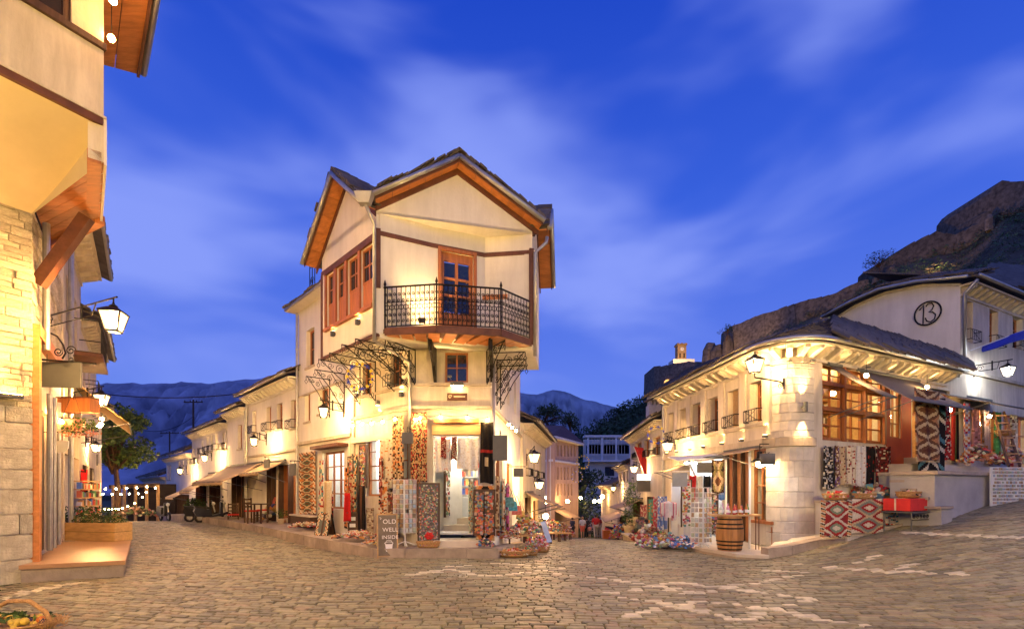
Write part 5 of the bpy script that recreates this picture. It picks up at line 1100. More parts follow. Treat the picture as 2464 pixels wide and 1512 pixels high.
# ------------------------------------------------------------------ near house on the left with the jettied upper floor
gC = Vector((-8.87,9.45,0)); dS = Vector((.6,1,0)); dT = Vector((-.72,1,0)); fS = Fac((gC - dS*3).xy, gC.xy); fT = Fac(gC.xy, (gC + dT*34).xy)
m_cove = M('smooth_cream_plaster', (.68,.58,.42), .9, .05, .5, .1, 14, streak=.08)
lh = thing('jettied_house', 'near left house with stone base and cream plaster jetty overhead', 'house', (-10, 9.6, 0))
MB().fbox(fS, 0, fS.len-.02, -.3, 6.9, -.5, -.04).ob('wall_core', m_mort, lh); wall(fT, .0, 4.6, -.3, 7.0, [(1.25,2.55,.3,3.3)], .5, m_plaster, lh, 'street_wall', n1=-.04)
stone_unit = MB(); stone_unit.hexa([Vector(q) for q in ((-.5,0,-.5),(.5,0,-.5),(.5,1,-.5),(-.5,1,-.5),(-.5,0,.5),(.5,0,.5),(.5,1,.5),(-.5,1,.5))])
bm = bmesh.new(); _m = stone_unit.mesh('stone', m_stone3); bm.from_mesh(_m); bmesh.ops.bevel(bm, geom=bm.edges[:], offset=.05, segments=1, affect='EDGES'); bm.to_mesh(_m); bm.free(); stone_a = _m
stone_b = stone_a.copy(); stone_b.materials[0] = m_stone
def stones_on(f, s0, s1, z0, z1, hr, wr, parent, me, name='stone', th=.10, n=.0, jit=.02):
    z = z0
    while z < z1 - .03:
        h = min(rl.uniform(*hr), z1-z); s = s0 - rl.random()*wr[0]*.0
        while s < s1 - .02:
            w = min(rl.uniform(*wr), s1-s); w = w if s1-s-w > wr[0]*.4 else s1-s
            inst(me, name, f.pt(s+w/2, z+h/2, n + rl.uniform(0,jit)), parent, rot=f.rot(), scale=(w-.012, th, h-.012)); s += w
        z += h
stones_on(fS, 2.2, fS.len+.02, -.1, 3.15, (.33,.48), (.45,1.0), lh, stone_a)
stones_on(fS, 2.4, fS.len+.02, 3.15, 6.75, (.09,.17), (.25,.55), lh, stone_b, th=.14, n=-.03, jit=.06)
stones_on(fT, .5, 1.15, -.1, 4.6, (.3,.42), (.3,.65), lh, stone_a, n=-.03, jit=.01); stones_on(fT, 2.6, 4.5, .2, 4.0, (.3,.42), (.4,.8), lh, stone_a, n=-.03, jit=.01)
stones_on(fT, 0.02, 4.5, 4.7, 6.9, (.11,.2), (.25,.6), lh, stone_b, n=-.03, jit=.05)
MB().fbox(fT, .06, .34, -.1, 4.55, -.04, .10).ob('timber_jamb', m_woodh, lh); MB().fbox(fT, 0.05, 3.2, 4.5, 4.72, -.04, .12).ob('timber_lintel', m_woodh, lh)
for k in range(5): MB().fbox(fT, 1.28+k*.25, 1.50+k*.25, .32, 3.25, -.18, -.12 + .01*(k%2)).ob('door_plank', m_dwood, lh)
for s_ in (1.2, 1.75, 2.5): mb = MB(); mb.tube([fT.pt(s_,.4,.12), fT.pt(s_,3.6,.12)], .05, 8); mb.ob('pipe', m_zinc, lh)
mb = MB(); mb.tube([fT.pt(.75,6.9,.12), fT.pt(.75,4.4,.12)], .06, 8); mb.ob('downpipe', m_zinc, lh)
# jetty
E_ = Vector((-6.69,8.39,0)); E2 = Vector((-8.15,10.13,0)); fO1 = Fac((E_ - dS*3.2).xy, E_.xy); fO2 = Fac(E_.xy, E2.xy, True)
zs, zw, zt = 7.70, 8.82, 10.35
wall(fO1, 0, fO1.len, zs, zw, [], .2, m_plaster, lh, 'jetty_wall'); wall(fO2, 0, fO2.len, 7.0, zt, [], .2, m_plaster, lh, 'jetty_wall')
MB().fbox(fO1, 0, fO1.len-.02, zs-.11, zs, -.2, .03).ob('jetty_beam', m_brown, lh); MB().fbox(fO1, 0, fO1.len+.02, zs, zs+.035, 0, .05).ob('drip_moulding', m_plaster, lh)
MB().fbox(fO1, 0, fO1.len+.02, zw, zw+.10, -.1, .06).ob('window_sill', m_dwood, lh)
s_ = fO1.len - .42
wall(fO1, s_, fO1.len, zw+.1, zt, [], .2, m_plaster, lh, 'corner_pier')
for k in range(3): b = s_ - k*.85; window(fO1, b-.85, b, zw+.1, zt, lh, 2, 3, fm=m_dwood, inset=.06, fw=.09)
mb = MB(); q = lambda v, z: Vector((v.x, v.y, z))
w0, w1 = fS.pt(-.2,6.72,0), fS.pt(fS.len,6.72,.02); o0, o1 = fO1.pt(0,zs-.1,-.02), fO1.pt(fO1.len,zs-.1,-.02)
mb.grid(lambda u, v: o0.lerp(o1,u).lerp(w0.lerp(w1,u), v) + Vector((0,0,-.16*math.sin(math.pi*v)*(1-.6*u))), 12, 8); cv = mb.ob('plaster_cove', m_cove, lh, smooth=True, fix=False)
mb = MB(); mb.prism([q(E_, zs-.1), q(E_, 7.02), q(gC, 6.70)], Vector((-.05,.03,0))); mb.ob('cove_cheek', m_cove, lh)
wl_ = fT.pt(2.2, 7.0, 0); sp_ = [q(E_,7.0), q(E2,7.0), wl_, q(gC,6.98)]
for k in range(6):
    t0, t1 = k/6+.006, (k+1)/6-.006; a, b = sp_[0].lerp(sp_[1],t0), sp_[0].lerp(sp_[1],t1); c, d = sp_[3].lerp(sp_[2],t1), sp_[3].lerp(sp_[2],t0); MB().prism([a,b,c,d], (0,0,.04)).ob('soffit_board', m_woodh, lh)
MB().beam(sp_[1] + Vector((0,0,-.02)), sp_[2] + Vector((0,0,-.02)), .16, .18).ob('jetty_bearer', m_woodh, lh); MB().beam(q(E_,7.05) + fO2.n*-.12, q(E2,7.05) + fO2.n*-.12, .18, .2).ob('jetty_bearer', m_woodh, lh)
MB().fbox(fO2, -.02, fO2.len, 6.95, 7.72, 0, .04).ob('edge_board', m_white, lh)
MB().beam(fT.pt(.35,5.55,.05), q(E2,6.9) + fO2.n*-.2 + fO2.t*-.15, .16, .22).ob('brace', m_brown, lh)
# eave
Oa, Ob = Vector((-4.15,6.45,zt)), Vector((-7.85,10.75,zt)); Ia, Ib = Vector((-5.6,5.9,zt)), Vector((-9.3,10.1,zt))
for k in range(4):
    t0, t1 = k/4+.004, (k+1)/4-.004; MB().prism([Oa.lerp(Ia,t0), Ob.lerp(Ib,t0), Ob.lerp(Ib,t1), Oa.lerp(Ia,t1)], (0,0,.05)).ob('eave_board', m_woodh, lh)
MB().beam(Oa + Vector((0,0,.03)), Ob + Vector((0,0,.03)), .05, .2).ob('fascia', m_brown, lh); gutter([Oa + Vector((.07,.05,.06)), Ob + Vector((.07,.05,.06))], lh, .07)
MB().prism([Oa + Vector((.02,.02,.12)), Ob + Vector((.02,.02,.12)), Ib + Vector((-1,-.6,1.2)), Ia + Vector((-1,-.6,1.2))], (0,0,.06)).ob('roof', m_slate2, lh)
for i, (px_, py_, d_) in enumerate(((268,92,8.45), (272,2,8.1))):
    c = P(px_, py_, d_); o = MB().ball(c, .055, 10, 6).ob('eave_bulb', EM('eave_bulb_light', GOLD, 260), lh, smooth=True); MB().tube([c + Vector((0,0,.05)), Vector((c.x,c.y,zt))], .008, 4).ob('cord', m_iron, o)
# uplight on the rough stone
mb = MB(); mb.fbox(fS, 2.45, 3.35, 3.28, 3.34, .05, .16); L = mb.ob('uplight', m_gmetal, lh)
MB().fbox(fS, 2.47, 3.33, 3.342, 3.35, .06, .15).ob('lamp_lens', EM('uplight_lens', GOLD, 70), L); spot('lamp_beam', fS.pt(2.95,3.4,.16), fS.pt(2.95,6,.35), 330, GOLD, 110, .8, .08, L)
# doorstep terrace and planter
stp = thing('doorstep_terrace', 'polished stone doorstep with a rough slab edge at the left house', 'doorstep', (-9,11,0))
tp_ = [Vector((-8.78,9.15,0)), Vector((-7.42,9.78,0)), Vector((-10.4,13.95,0)), fT.pt(4.6,0,0), fT.pt(0,0,0)]
MB().prism([v + Vector((0,0,-.3)) for v in tp_], (0,0,.52)).ob('terrace_body', m_kerb, stp); cc_ = sum(tp_, Vector())/5
MB().prism([v + (v-cc_)*.03 + Vector((0,0,.222)) for v in tp_], (0,0,.075)).ob('tread_slab', M('polished_terracotta_stone', (.42,.24,.11), .35, .15, 1.2, .1, 10), stp)
pb = thing('planter_box', 'pale plank planter box with low plants on the left doorstep', 'planter', (-11.3,13.2,.3))
pa, pb2 = Vector((-12.25,13.55,.30)), Vector((-10.25,13.2,.30)); tt = (pb2-pa).normalized(); nn_ = Vector((tt.y,-tt.x,0))
for k in range(2):
    for (u0, v0) in ((pa, pb2), (pa - nn_*.5, pb2 - nn_*.5)): MB().beam(u0 + Vector((0,0,.12+k*.24)), v0 + Vector((0,0,.12+k*.24)), .03, .228).ob('plank', m_plank, pb)
    MB().beam(pb2 + Vector((0,0,.12+k*.24)), pb2 - nn_*.5 + Vector((0,0,.12+k*.24)), .03, .228).ob('plank', m_plank, pb)
MB().prism([pa + Vector((0,0,.05)), pb2 + Vector((0,0,.05)), pb2 - nn_*.48 + Vector((0,0,.05)), pa - nn_*.48 + Vector((0,0,.05))], (0,0,.38)).ob('soil', m_dirt, pb)
mb = MB()
for k in range(22): leaves(mb, pa.lerp(pb2, (k+.5)/22) - nn_*.25 + Vector((0,0,.52+.04*rl.random())), (.14,.2,.13), 46, .07, GR + [(.2,.14,.05)])
for k in range(8): leaves(mb, pa.lerp(pb2, .1+.1*k) - nn_*.3 + Vector((0,0,.72)), (.12,.14,.18), 50, .08, GR)
mb.ob('foliage', m_leafy, pb, kind='stuff', fix=False)
# houses behind it down the left side
h = thing('stone_row_house', 'tall golden-lit stone house with drainpipe behind the jettied house', 'house', fT.pt(7,0,-2))
wall(fT, 4.62, 9.2, -.6, 8.7, [(5.2,6.0,5.9,7.4), (7.2,8.0,5.9,7.4), (5.0,6.2,.3,2.6), (7.0,8.6,.3,2.6)], .4, m_plaster, h, 'wall'); stones_on(fT, 4.65, 9.15, 2.9, 5.6, (.2,.32), (.35,.7), h, stone_b, n=-.06, jit=.03)
for q_ in ((5.2,6.0,5.9,7.4), (7.2,8.0,5.9,7.4)): window(fT, *q_, h, 2, 3, inset=.2, panes=False)
mb = MB(); mb.tube([fT.pt(5.0,8.6,.12), fT.pt(5.0,.3,.12)], .06, 8); mb.ob('downpipe', m_zinc, h); eaves_roof(fT, 4.62, 9.2, 8.7, h, over=.75)
mb = MB()
for z_ in (5.5, 6.4): mb.tube([fT.pt(5.8,z_,.02), fT.pt(5.8,z_,.7), fT.pt(8.4,z_,.7), fT.pt(8.4,z_,.02)], .018, 5)
for k in range(20): s_ = 5.8 + 2.6*k/19; mb.tube([fT.pt(s_,5.5,.7), fT.pt(s_,6.4,.7)], .01, 4); mb.tube(spiral(fT.pt(s_+.06,5.95,.7), fT.t, Vector((0,0,1)), .06, .02, 0, 1.3, 8), .007, 4)
mb.ob('balcony_rail', m_iron, h); MB().fbox(fT, 5.75, 8.45, 5.38, 5.48, 0, .74).ob('balcony_floor', m_brown, h)
h = thing('stone_row_house', 'lower stone house with iron balcony further down the left side', 'house', fT.pt(12,0,-2))
wall(fT, 9.22, 16, -1.5, 7.3, [(10,10.8,4.6,6.2), (12,12.8,4.6,6.2), (14,14.8,4.6,6.2), (9.8,12,.1,2.5), (12.6,15,.0,2.5)], .4, m_plaster, h, 'wall')
for q_ in ((10,10.8,4.6,6.2), (12,12.8,4.6,6.2), (14,14.8,4.6,6.2)): window(fT, *q_, h, 2, 3, inset=.2, panes=False); guard(fT, q_[0], q_[1], q_[2], h, .8, .4)
shopfront(fT, 9.8, 12, .1, 2.5, h, 3, WD); shopfront(fT, 12.6, 15, .0, 2.5, h, 3, WD); eaves_roof(fT, 9.22, 16, 7.3, h, over=.6)
h = thing('stone_row_house', 'last plastered house on the left side before the tree', 'house', fT.pt(20,0,-2))
wall(fT, 16.02, 19.5, -2.5, 5.2, [(17,17.8,2.8,4.2)], .4, m_plaster, h, 'wall'); eaves_roof(fT, 16.02, 19.5, 5.2, h)
awning(fT, 5.2, 9.0, 4.7, 1.3, 1.2, 'orange-lit canvas awning jutting over the left street', M('ochre_canvas', (.50,.30,.12), .85, .12, 1.2, .12, 30))
# iron sign bracket and blank board
c = P(145, 900, 10.6); sg = thing('hanging_sign', 'blank dark sign hanging from a scrolled iron bracket on the left', 'sign', (c.x, c.y, c.z-.27))
ux_ = Vector((1,.12,0)).normalized(); MB().prism([c - ux_*.38 + Vector((0,0,-.26)), c + ux_*.38 + Vector((0,0,-.26)), c + ux_*.38 + Vector((0,0,.26)), c - ux_*.38 + Vector((0,0,.26))], (.0,.05,0)).ob('board', m_gmetal, sg)
mb = MB(); b0_, b1_ = P(76,862,10.3), P(232,874,10.9); mb.tube([b0_, b1_], .022, 6); mb.tube([b0_ + Vector((0,0,.62)), b0_ - Vector((0,0,.15))], .02, 6)
ar = [P(82,815,10.35), P(95,800,10.4), P(115,797,10.45), P(138,808,10.5), P(152,828,10.6), P(158,848,10.6), P(150,862,10.6)]; mb.tube(ar, .018, 5)
for (x_, y_, r_, tn) in ((92,822,.1,1.5),(140,845,.09,-1.5),(170,842,.10,1.5),(172,864,.06,-1.4)): mb.tube(spiral(P(x_,y_,10.5), ux_, Vector((0,0,1)), r_, .02, 0, tn), .012, 4)
for k in (-.25,.25): mb.tube([c + ux_*k + Vector((0,0,.26)), c + ux_*k + Vector((0,0,.42))], .01, 4)
mb.ob('bracket', m_iron, sg)
lc = P(273, 774, 9.7); lantern('big square lantern on a long iron arm against the sky', lc, .50, fT.pt(1.6, lc.z, .02), EM('gold_lantern_light', (1,.55,.17), 900), rz=.25)
lc = P(244, 962, 13.6); lantern('second square lantern above the orange awning on the left', lc, .40, fT.pt(6.2, lc.z, .02), e_lant, rz=.3)
lc = P(231, 1077, 19); lantern('small lantern below the awning against the tree', lc, .40, fT.pt(10.8, lc.z, .02), e_lantfar, rz=.3)
lc = P(229, 1123, 25); lantern('farthest lantern on the left side of the street', lc, .42, fT.pt(16.2, lc.z, .02), e_lantfar, rz=.3)
# ------------------------------------------------------------------ the street running down the middle
fc1 = Fac(fR.pt(7.35,0,.1).xy, fR.pt(16.5,0,.5).xy)
h = thing('street_house', 'narrow lamplit house with stone roof beyond the corner house', 'house', fc1.pt(4,-1,-2))
wall(fc1, 0, fc1.len, -3, 4.3, [(1,1.8,2.2,3.4), (3.4,4.2,2.2,3.4), (6,6.8,2.2,3.4), (.6,2.6,-.9,1.3), (3.4,5.4,-1.2,1.1)], .3, m_plaster, h, 'wall')
for q in ((1,1.8,2.2,3.4), (3.4,4.2,2.2,3.4), (6,6.8,2.2,3.4)): window(fc1, *q, h, 2, 2, panes=False); guard(fc1, q[0], q[1], q[2], h)
shopfront(fc1, .6, 2.6, -.9, 1.3, h, 2, WD); shopfront(fc1, 3.4, 5.4, -1.2, 1.1, h, 2, WD); eaves_roof(fc1, 0, fc1.len, 4.3, h, over=.6); MB().fbox(fc1, 0, .25, -3, 4.3, -4, -.3).ob('end_wall', m_plaster, h)
MB().prism([fc1.pt(0,4.3,0), fc1.pt(0,4.3,-4), fc1.pt(0,5.8,-3)], fc1.t*.2).ob('gable_end', m_plaster, h)
awning(fc1, .4, 2.8, 1.5, 1.2, .5, 'tan awning low on the narrow lamplit house'); awning(fc1, 3.2, 5.6, 1.3, 1.2, .5, 'second tan awning further down the middle street')
# big pink house
cP = Vector((*XY(1325,45), 0)); fPk = Fac(XY(1284, 48.5), cP.xy); fPs = Fac(cP.xy, XY(1391, 52))
ph = thing('pink_house', 'large three-storey pink house with a hipped red roof facing up the street', 'house', (5, 48, -3))
zt_ = 6.15; zz_ = lambda f, px, py: f.Z(px, py)
ol_ = [op(fPk,1298,1311,1064,1094), op(fPk,1298,1311,1120,1149)]; wall(fPk, -.5, fPk.len, -5, zt_, ol_, .4, m_pinkp, ph, 'end_wall')
for q in ol_: window(fPk, *q, ph, 3, 4, fm=m_dwood, inset=.2, panes=False)
xs_ = [1332+i*8.2 for i in range(7)]; os_ = [op(fPs,x,x+3.6,1069,1096) for x in xs_] + [op(fPs,x,x+3.6,1122,1152) for x in xs_] + [op(fPs,x,x+3.6,1162,1190) for x in xs_[:6]]
wall(fPs, 0, fPs.len, -6, zt_, os_, .4, m_pinkp, ph, 'street_wall')
for q in os_: window(fPs, *q, ph, 1, 2, fm=m_dwood, inset=.2, panes=False)
for f_ in (fPk, fPs): MB().fbox(f_, -.05, f_.len+.05, fPk.Z(1310,1110), fPk.Z(1310,1105), 0, .15).ob('string_course', m_whitep, ph); MB().fbox(f_, -.1, f_.len+.1, zt_-.05, zt_+.15, -.1, .55).ob('eave', m_whitep, ph)
MB().fbox(fPk, fPk.len-.9, fPk.len+.02, -4, zt_-.06, 0, .08).ob('quoin_strip', m_white, ph)
ap_ = Vector((5.2,53,8.6)); e = [fPk.pt(-.6,zt_+.15,.6), Vector((*cP.xy, zt_+.15)) + (fPk.n+fPs.n)*.6, fPs.pt(fPs.len+.3,zt_+.15,.6)]
m_tile = M('red_tile_roof', (.16,.06,.045), .85, .3, 2., .5, 8); mb = MB(); mb.add([*e, Vector((3.2,54,8.4)), Vector((5.5,54.5,8.4))], [(0,1,3),(1,4,3),(1,2,4)]); mb.ob('roof', m_tile, ph)
# glazed-balcony building and its neighbours
mbd = thing('glazed_building', 'white building with a long glazed balcony below the wooded slope', 'building', (13, 75, -4)); D_ = 75; u_ = D_/F
fM = Fac(XY(1408,D_), XY(1530,D_)); zz = lambda y: CH + (HY-y)/F*D_
wall(fM, 0, fM.len, -9, zz(1108), [(fM.S(1455), fM.S(1478), zz(1143), zz(1121))], .5, m_white, mbd, 'wall'); window(fM, fM.S(1455), fM.S(1478), zz(1143), zz(1121), mbd, 2, 2, fm=m_dwood, inset=.25, panes=False)
MB().fbox(fM, -.3, fM.len, zz(1110), zz(1106), -.5, 1.2).ob('balcony_floor', m_whitep, mbd); MB().fbox(fM, -.3, fM.len, zz(1052), zz(1047), -.6, 1.2).ob('flat_roof', m_whitep, mbd); MB().fbox(fM, 0, fM.len, zz(1106), zz(1052), -2.4, -2.2).ob('back_wall', m_white, mbd)
for k in range(4): s = fM.S(1412)+k*(fM.S(1512)-fM.S(1412))/3; MB().fbox(fM, s-.13, s+.13, zz(1106), zz(1052), .85, 1.1).ob('balcony_post', m_whitep, mbd)
for k in range(14):
    s = fM.S(1412)+(k+.5)*(fM.S(1512)-fM.S(1412))/14; w_ = .85; mb = MB(); mb.fbox(fM, s-w_/2, s+w_/2, zz(1070), zz(1068), .3, .36); mb.fbox(fM, s-w_/2-.05, s-w_/2, zz(1092), zz(1052), .3, .37); mb.ob('glazing_bar', m_whitep, mbd)
    MB().fbox(fM, s-w_/2, s+w_/2, zz(1090), zz(1070), .32, .34).ob('pane', m_glassd, mbd)
for k in range(46): s = fM.S(1410)+(k+.5)*(fM.S(1514)-fM.S(1410))/46; MB().fbox(fM, s-.02, s+.02, zz(1106), zz(1093), .98, 1.02).ob('balcony_bar', m_whitep, mbd)
MB().fbox(fM, 0, fM.len, zz(1094), zz(1092.5), .95, 1.05).ob('hand_rail', m_whitep, mbd)
fK2 = Fac(XY(1513,30.5), XY(1595.5,21.2))
h, f_, sa, sb = row_house('street_house', 'cream house with chimney and flag next to the rounded house', 1516, 1595, 4.55, [(1528,1543,1062,1100),(1549,1562,1056,1098),(1571,1588,1048,1094)], -1.0, f=fK2, mat=m_plaster, shops=[(1522,1548,1.0),(1556,1590,1.3)])
cq = P(1572, 1010, 26); c_h = P(1572, 970, 26).z; MB().box((cq.x, cq.y, (cq.z+c_h)/2-.4), (.62,.6,c_h-cq.z+.6)).ob('chimney', m_stone2, h)
for k in (-.2, 0, .2): MB().box((cq.x+k, cq.y, c_h+.0), (.1,.5,.25)).ob('chimney_pier', m_stone2, h)
MB().box((cq.x, cq.y, c_h+.16), (.8,.75,.07)).ob('chimney_cap', m_slate2, h)
fK3 = Fac(XY(1480,46), XY(1514,34))
h, f_, sa, sb = row_house('street_house', 'small lamplit cream house below the glazed building', 1487, 1513, 3.3, [(1490,1495,1118,1160),(1499,1504,1114,1158),(1507,1511,1110,1156)], -2.4, f=fK3, mat=m_plaster, shops=[(1490,1510,-.2)], guards=False)
fK4 = Fac(XY(1440,56), XY(1486,42))
h, f_, sa, sb = row_house('street_house', 'lowest cream house with dark slate roof at the bottom of the street', 1446, 1485, 1.9, [(1450,1454,1160,1185),(1460,1464,1158,1185),(1471,1476,1156,1185)], -3.6, f=fK4, mat=m_plaster, guards=False)
# trees at the bottom of the street
tree('street_tree', (7.6,62,-5), 11, 4.2, 'dark tree filling the gap at the bottom of the middle street', DG, 900, .7, .35, blobs=9)
tree('street_tree', (6.2,66,-5), 8, 3.2, 'dark low tree beside the pink house', DG, 500, .6, .3)
tree('far_tree', P(1320,1040,66), 3.2, 3.2, 'dark rounded tree behind the pink house roof', DG, 600, .5, .3, blobs=9, squash=.6)
tree('far_tree', P(1371,1050,68), 3.0, 1.6, 'dark narrow tree right of the pink house roof', DG, 420, .4, .25, squash=1.4)
mb = MB(); [leaves(mb, (rl.uniform(6,10), rl.uniform(57,64), rl.uniform(-4.5,1.5)), (1.4,1.2,1.2), 60, .5, DG) for k in range(40)]; mb.ob('dark_thicket', m_leafy, label='dark thicket at the bottom of the middle street', cat='thicket', kind='stuff', fix=False)
# tree at the end of the left street
tree('plane_tree', (-22.3,29,-.5), 7.2, 1.9, 'broad green tree lit from below at the end of the left street', [(.085,.13,.025),(.07,.11,.022),(.10,.14,.028),(.045,.08,.018)], 4600, .26, .22, blobs=20)
# lanterns and lamps
MG = 'lamps down the middle street'
def free_lamp(px, py, d, label, w=.40, em=None): return lantern(label, P(px, py, d), w, None, em or e_lantfar, MG)
side_lamp(fc1, 1285, 1101, 1266, 'square lantern on the narrow lamplit house', .42, .9, e_lantfar, MG)
side_lamp(fc1, 1297, 1166, 1285, 'second lantern down the left side of the middle street', .40, .8, e_lantfar, MG)
def bulbthing(px, py, d, r, label, em, hang=.5, group=MG):
    c = P(px, py, d); o = thing('pendant_bulb', label, 'lamp', c, group); MB().ball(c, r, 10, 6).ob('bulb', em, o, smooth=True); MB().tube([c + Vector((0,0,r*.8)), c + Vector((0,0,hang))], .012, 4).ob('cord', m_iron, o); return o
e_far = EM('far_bulb_light', WARM, 200)
for px_, py_, d_, lab in ((1304,1181,34,'third lamp down the left side of the middle street'), (1309,1196,38,'fourth lamp down the left side of the middle street'), (1314,1205,42,'fifth lamp down the left side of the middle street'), (1365,1204,46,'lamp on the street face of the pink house'), (1397,1196,56,'lamp against the dark thicket')): bulbthing(px_, py_, d_, .16, lab, e_far)
bulbthing(1313, 1240, 24, .13, 'bright stall lamp among the goods of the middle street', EM('stall_bulb', WARM, 330), .9)
side_lamp(fK2, 1525, 1128, 1540, 'lantern beside the red flag', .42, .6, e_lantfar, MG); side_lamp(fK3, 1475, 1174, 1492, 'lantern on the small cream house', .42, .7, e_lantfar, MG)
for px_, py_, d_, lab in ((1449,1193,48,'lamp on the lowest cream house'), (1430,1204,54,'left lamp of the far lit pair'), (1442,1203,54,'right lamp of the far lit pair')): bulbthing(px_, py_, d_, .17, lab, e_far)
c0 = fK.pt(fK.S(1606,.8), fK.Z(1606,1074,.8), .8); lantern('square lantern between the two cream street houses', c0, .42, fK.pt(fK.S(1625), c0.z, .02), e_lant)
# wreaths of stars
def wreath(px, py, d, rpx, label, cols, n=14):
    c = P(px, py, d); r = rpx*d/F; o = thing('star_wreath', label, 'wreath', c - Vector((0,0,r)), 'wreaths of stars'); MB().tube([c + Vector((math.cos(a*.2618)*r, 0, math.sin(a*.2618)*r)) for a in range(24)], .018, 5, cyc=True).ob('hoop', m_blue, o)
    for k in range(n):
        a = 6.2832*k/n; q = c + Vector((math.cos(a)*r, -.03, math.sin(a)*r)); s = r*.19; vs = []
        for j in range(10): rr = s if j % 2 == 0 else s*.45; vs.append(q + Vector((math.sin(j*.6283)*rr, 0, math.cos(j*.6283)*rr)))
        MB().prism(vs, (0,-.02,0)).ob('star', cols[k % len(cols)], o)
m_star = M('yellow_star', (.75,.55,.03), .5, .08, 5, 0)
wreath(866, 905, 13.6, 30, 'large ring of yellow and blue stars under the corner house jetty', [m_star, m_star, m_blue]); wreath(1402, 1110, 40, 15, 'ring of yellow stars against the dark trees', [m_star]); wreath(1388, 1145, 38, 13, 'ring of pale stars in front of the pink house', [m_whitep, m_star]); wreath(1578, 1045, 20.5, 20, 'ring of blue and yellow stars by the chimney house', [m_star, m_blue])
# flag
fo = thing('flag', 'red flag hanging from a slanted pole over the middle street', 'flag', P(1540,1140,25)); p0, p1 = fK2.pt(fK2.S(1556), P(1540,1150,25).z, .05), P(1524,1072,25)
MB().tube([p0, p1], .02, 6).ob('pole', m_whitep, fo); mb = MB(); mb.grid(lambda u, v: p1.lerp(p0, u*.95) + Vector((.45*v + .04*math.sin(v*9), .02*math.sin(u*8+v*5)*3, -(.15+.75*u)*v*.55)), 10, 8); c_ = mb.ob('cloth', m_red, fo, smooth=True, fix=False); c_.modifiers.new('thick','SOLIDIFY').thickness = .006
fo = thing('flag', 'blue flag on a pole across the facade of the number house', 'flag', fG2.pt(3,6.5,.8)); a_, b_ = fG2.pt(.3,6.3,.15), fG2.pt(4.6,7.9,1.4)
MB().tube([a_, b_], .018, 6).ob('pole', m_whitep, fo); mb = MB(); mb.grid(lambda u, v: a_.lerp(b_, .12+u*.85) + Vector((.05*math.sin(u*14), .05*math.sin(u*11+v*3), -.42*v*(.5+.5*u))), 16, 5); c_ = mb.ob('cloth', m_blue, fo, smooth=True, fix=False); c_.modifiers.new('thick','SOLIDIFY').thickness = .006
# ramp wall and lit sign
rw = thing('ramp_wall', 'sloping low stone parapet on the right of the middle street', 'wall', gp(1530,1318))
a_, b_ = Vector((*XY(1498,24), 0)), Vector((*XY(1556,16.6), 0)); a_.z, b_.z = P(1498,1283,24).z, P(1556,1310,16.6).z
MB().hexa([Vector((a_.x,a_.y,-2)), Vector((b_.x,b_.y,-1)), Vector((b_.x+.3,b_.y,-1)), Vector((a_.x+.3,a_.y,-2)), a_, b_, b_ + Vector((.3,0,0)), a_ + Vector((.3,0,0))]).ob('parapet', m_kerb, rw); MB().beam(a_ + Vector((.15,0,.035)), b_ + Vector((.15,0,.035)), .42, .07).ob('coping', m_slab, rw)
lb = thing('light_box', 'small lit white shop sign below the red flag', 'sign', P(1548,1148,24)); c = P(1549,1146,24); MB().box(c, (.62,.10,.26)).ob('box', EM('light_box_face', (.9,.97,1), 4.5), lb); MB().box(c - Vector((0,0,.42)), (.66,.14,.5)).ob('panel', m_gmetal, lb)
for px_, py_, d_, w_, h_, lab in ((1247,1135,15.6,.30,.26,'grey blank sign beside the bags of the corner shop'),): 
    c = P(px_, py_, d_); o = thing('shop_sign', lab, 'sign', c - Vector((0,0,h_/2))); MB().box(c, (w_,.06,h_)).ob('board', m_gmetal, o); MB().tube([c + Vector((-w_,0,h_/2+.05)), c + Vector((w_*.7,0,h_/2+.05))], .012, 5).ob('arm', m_iron, o)
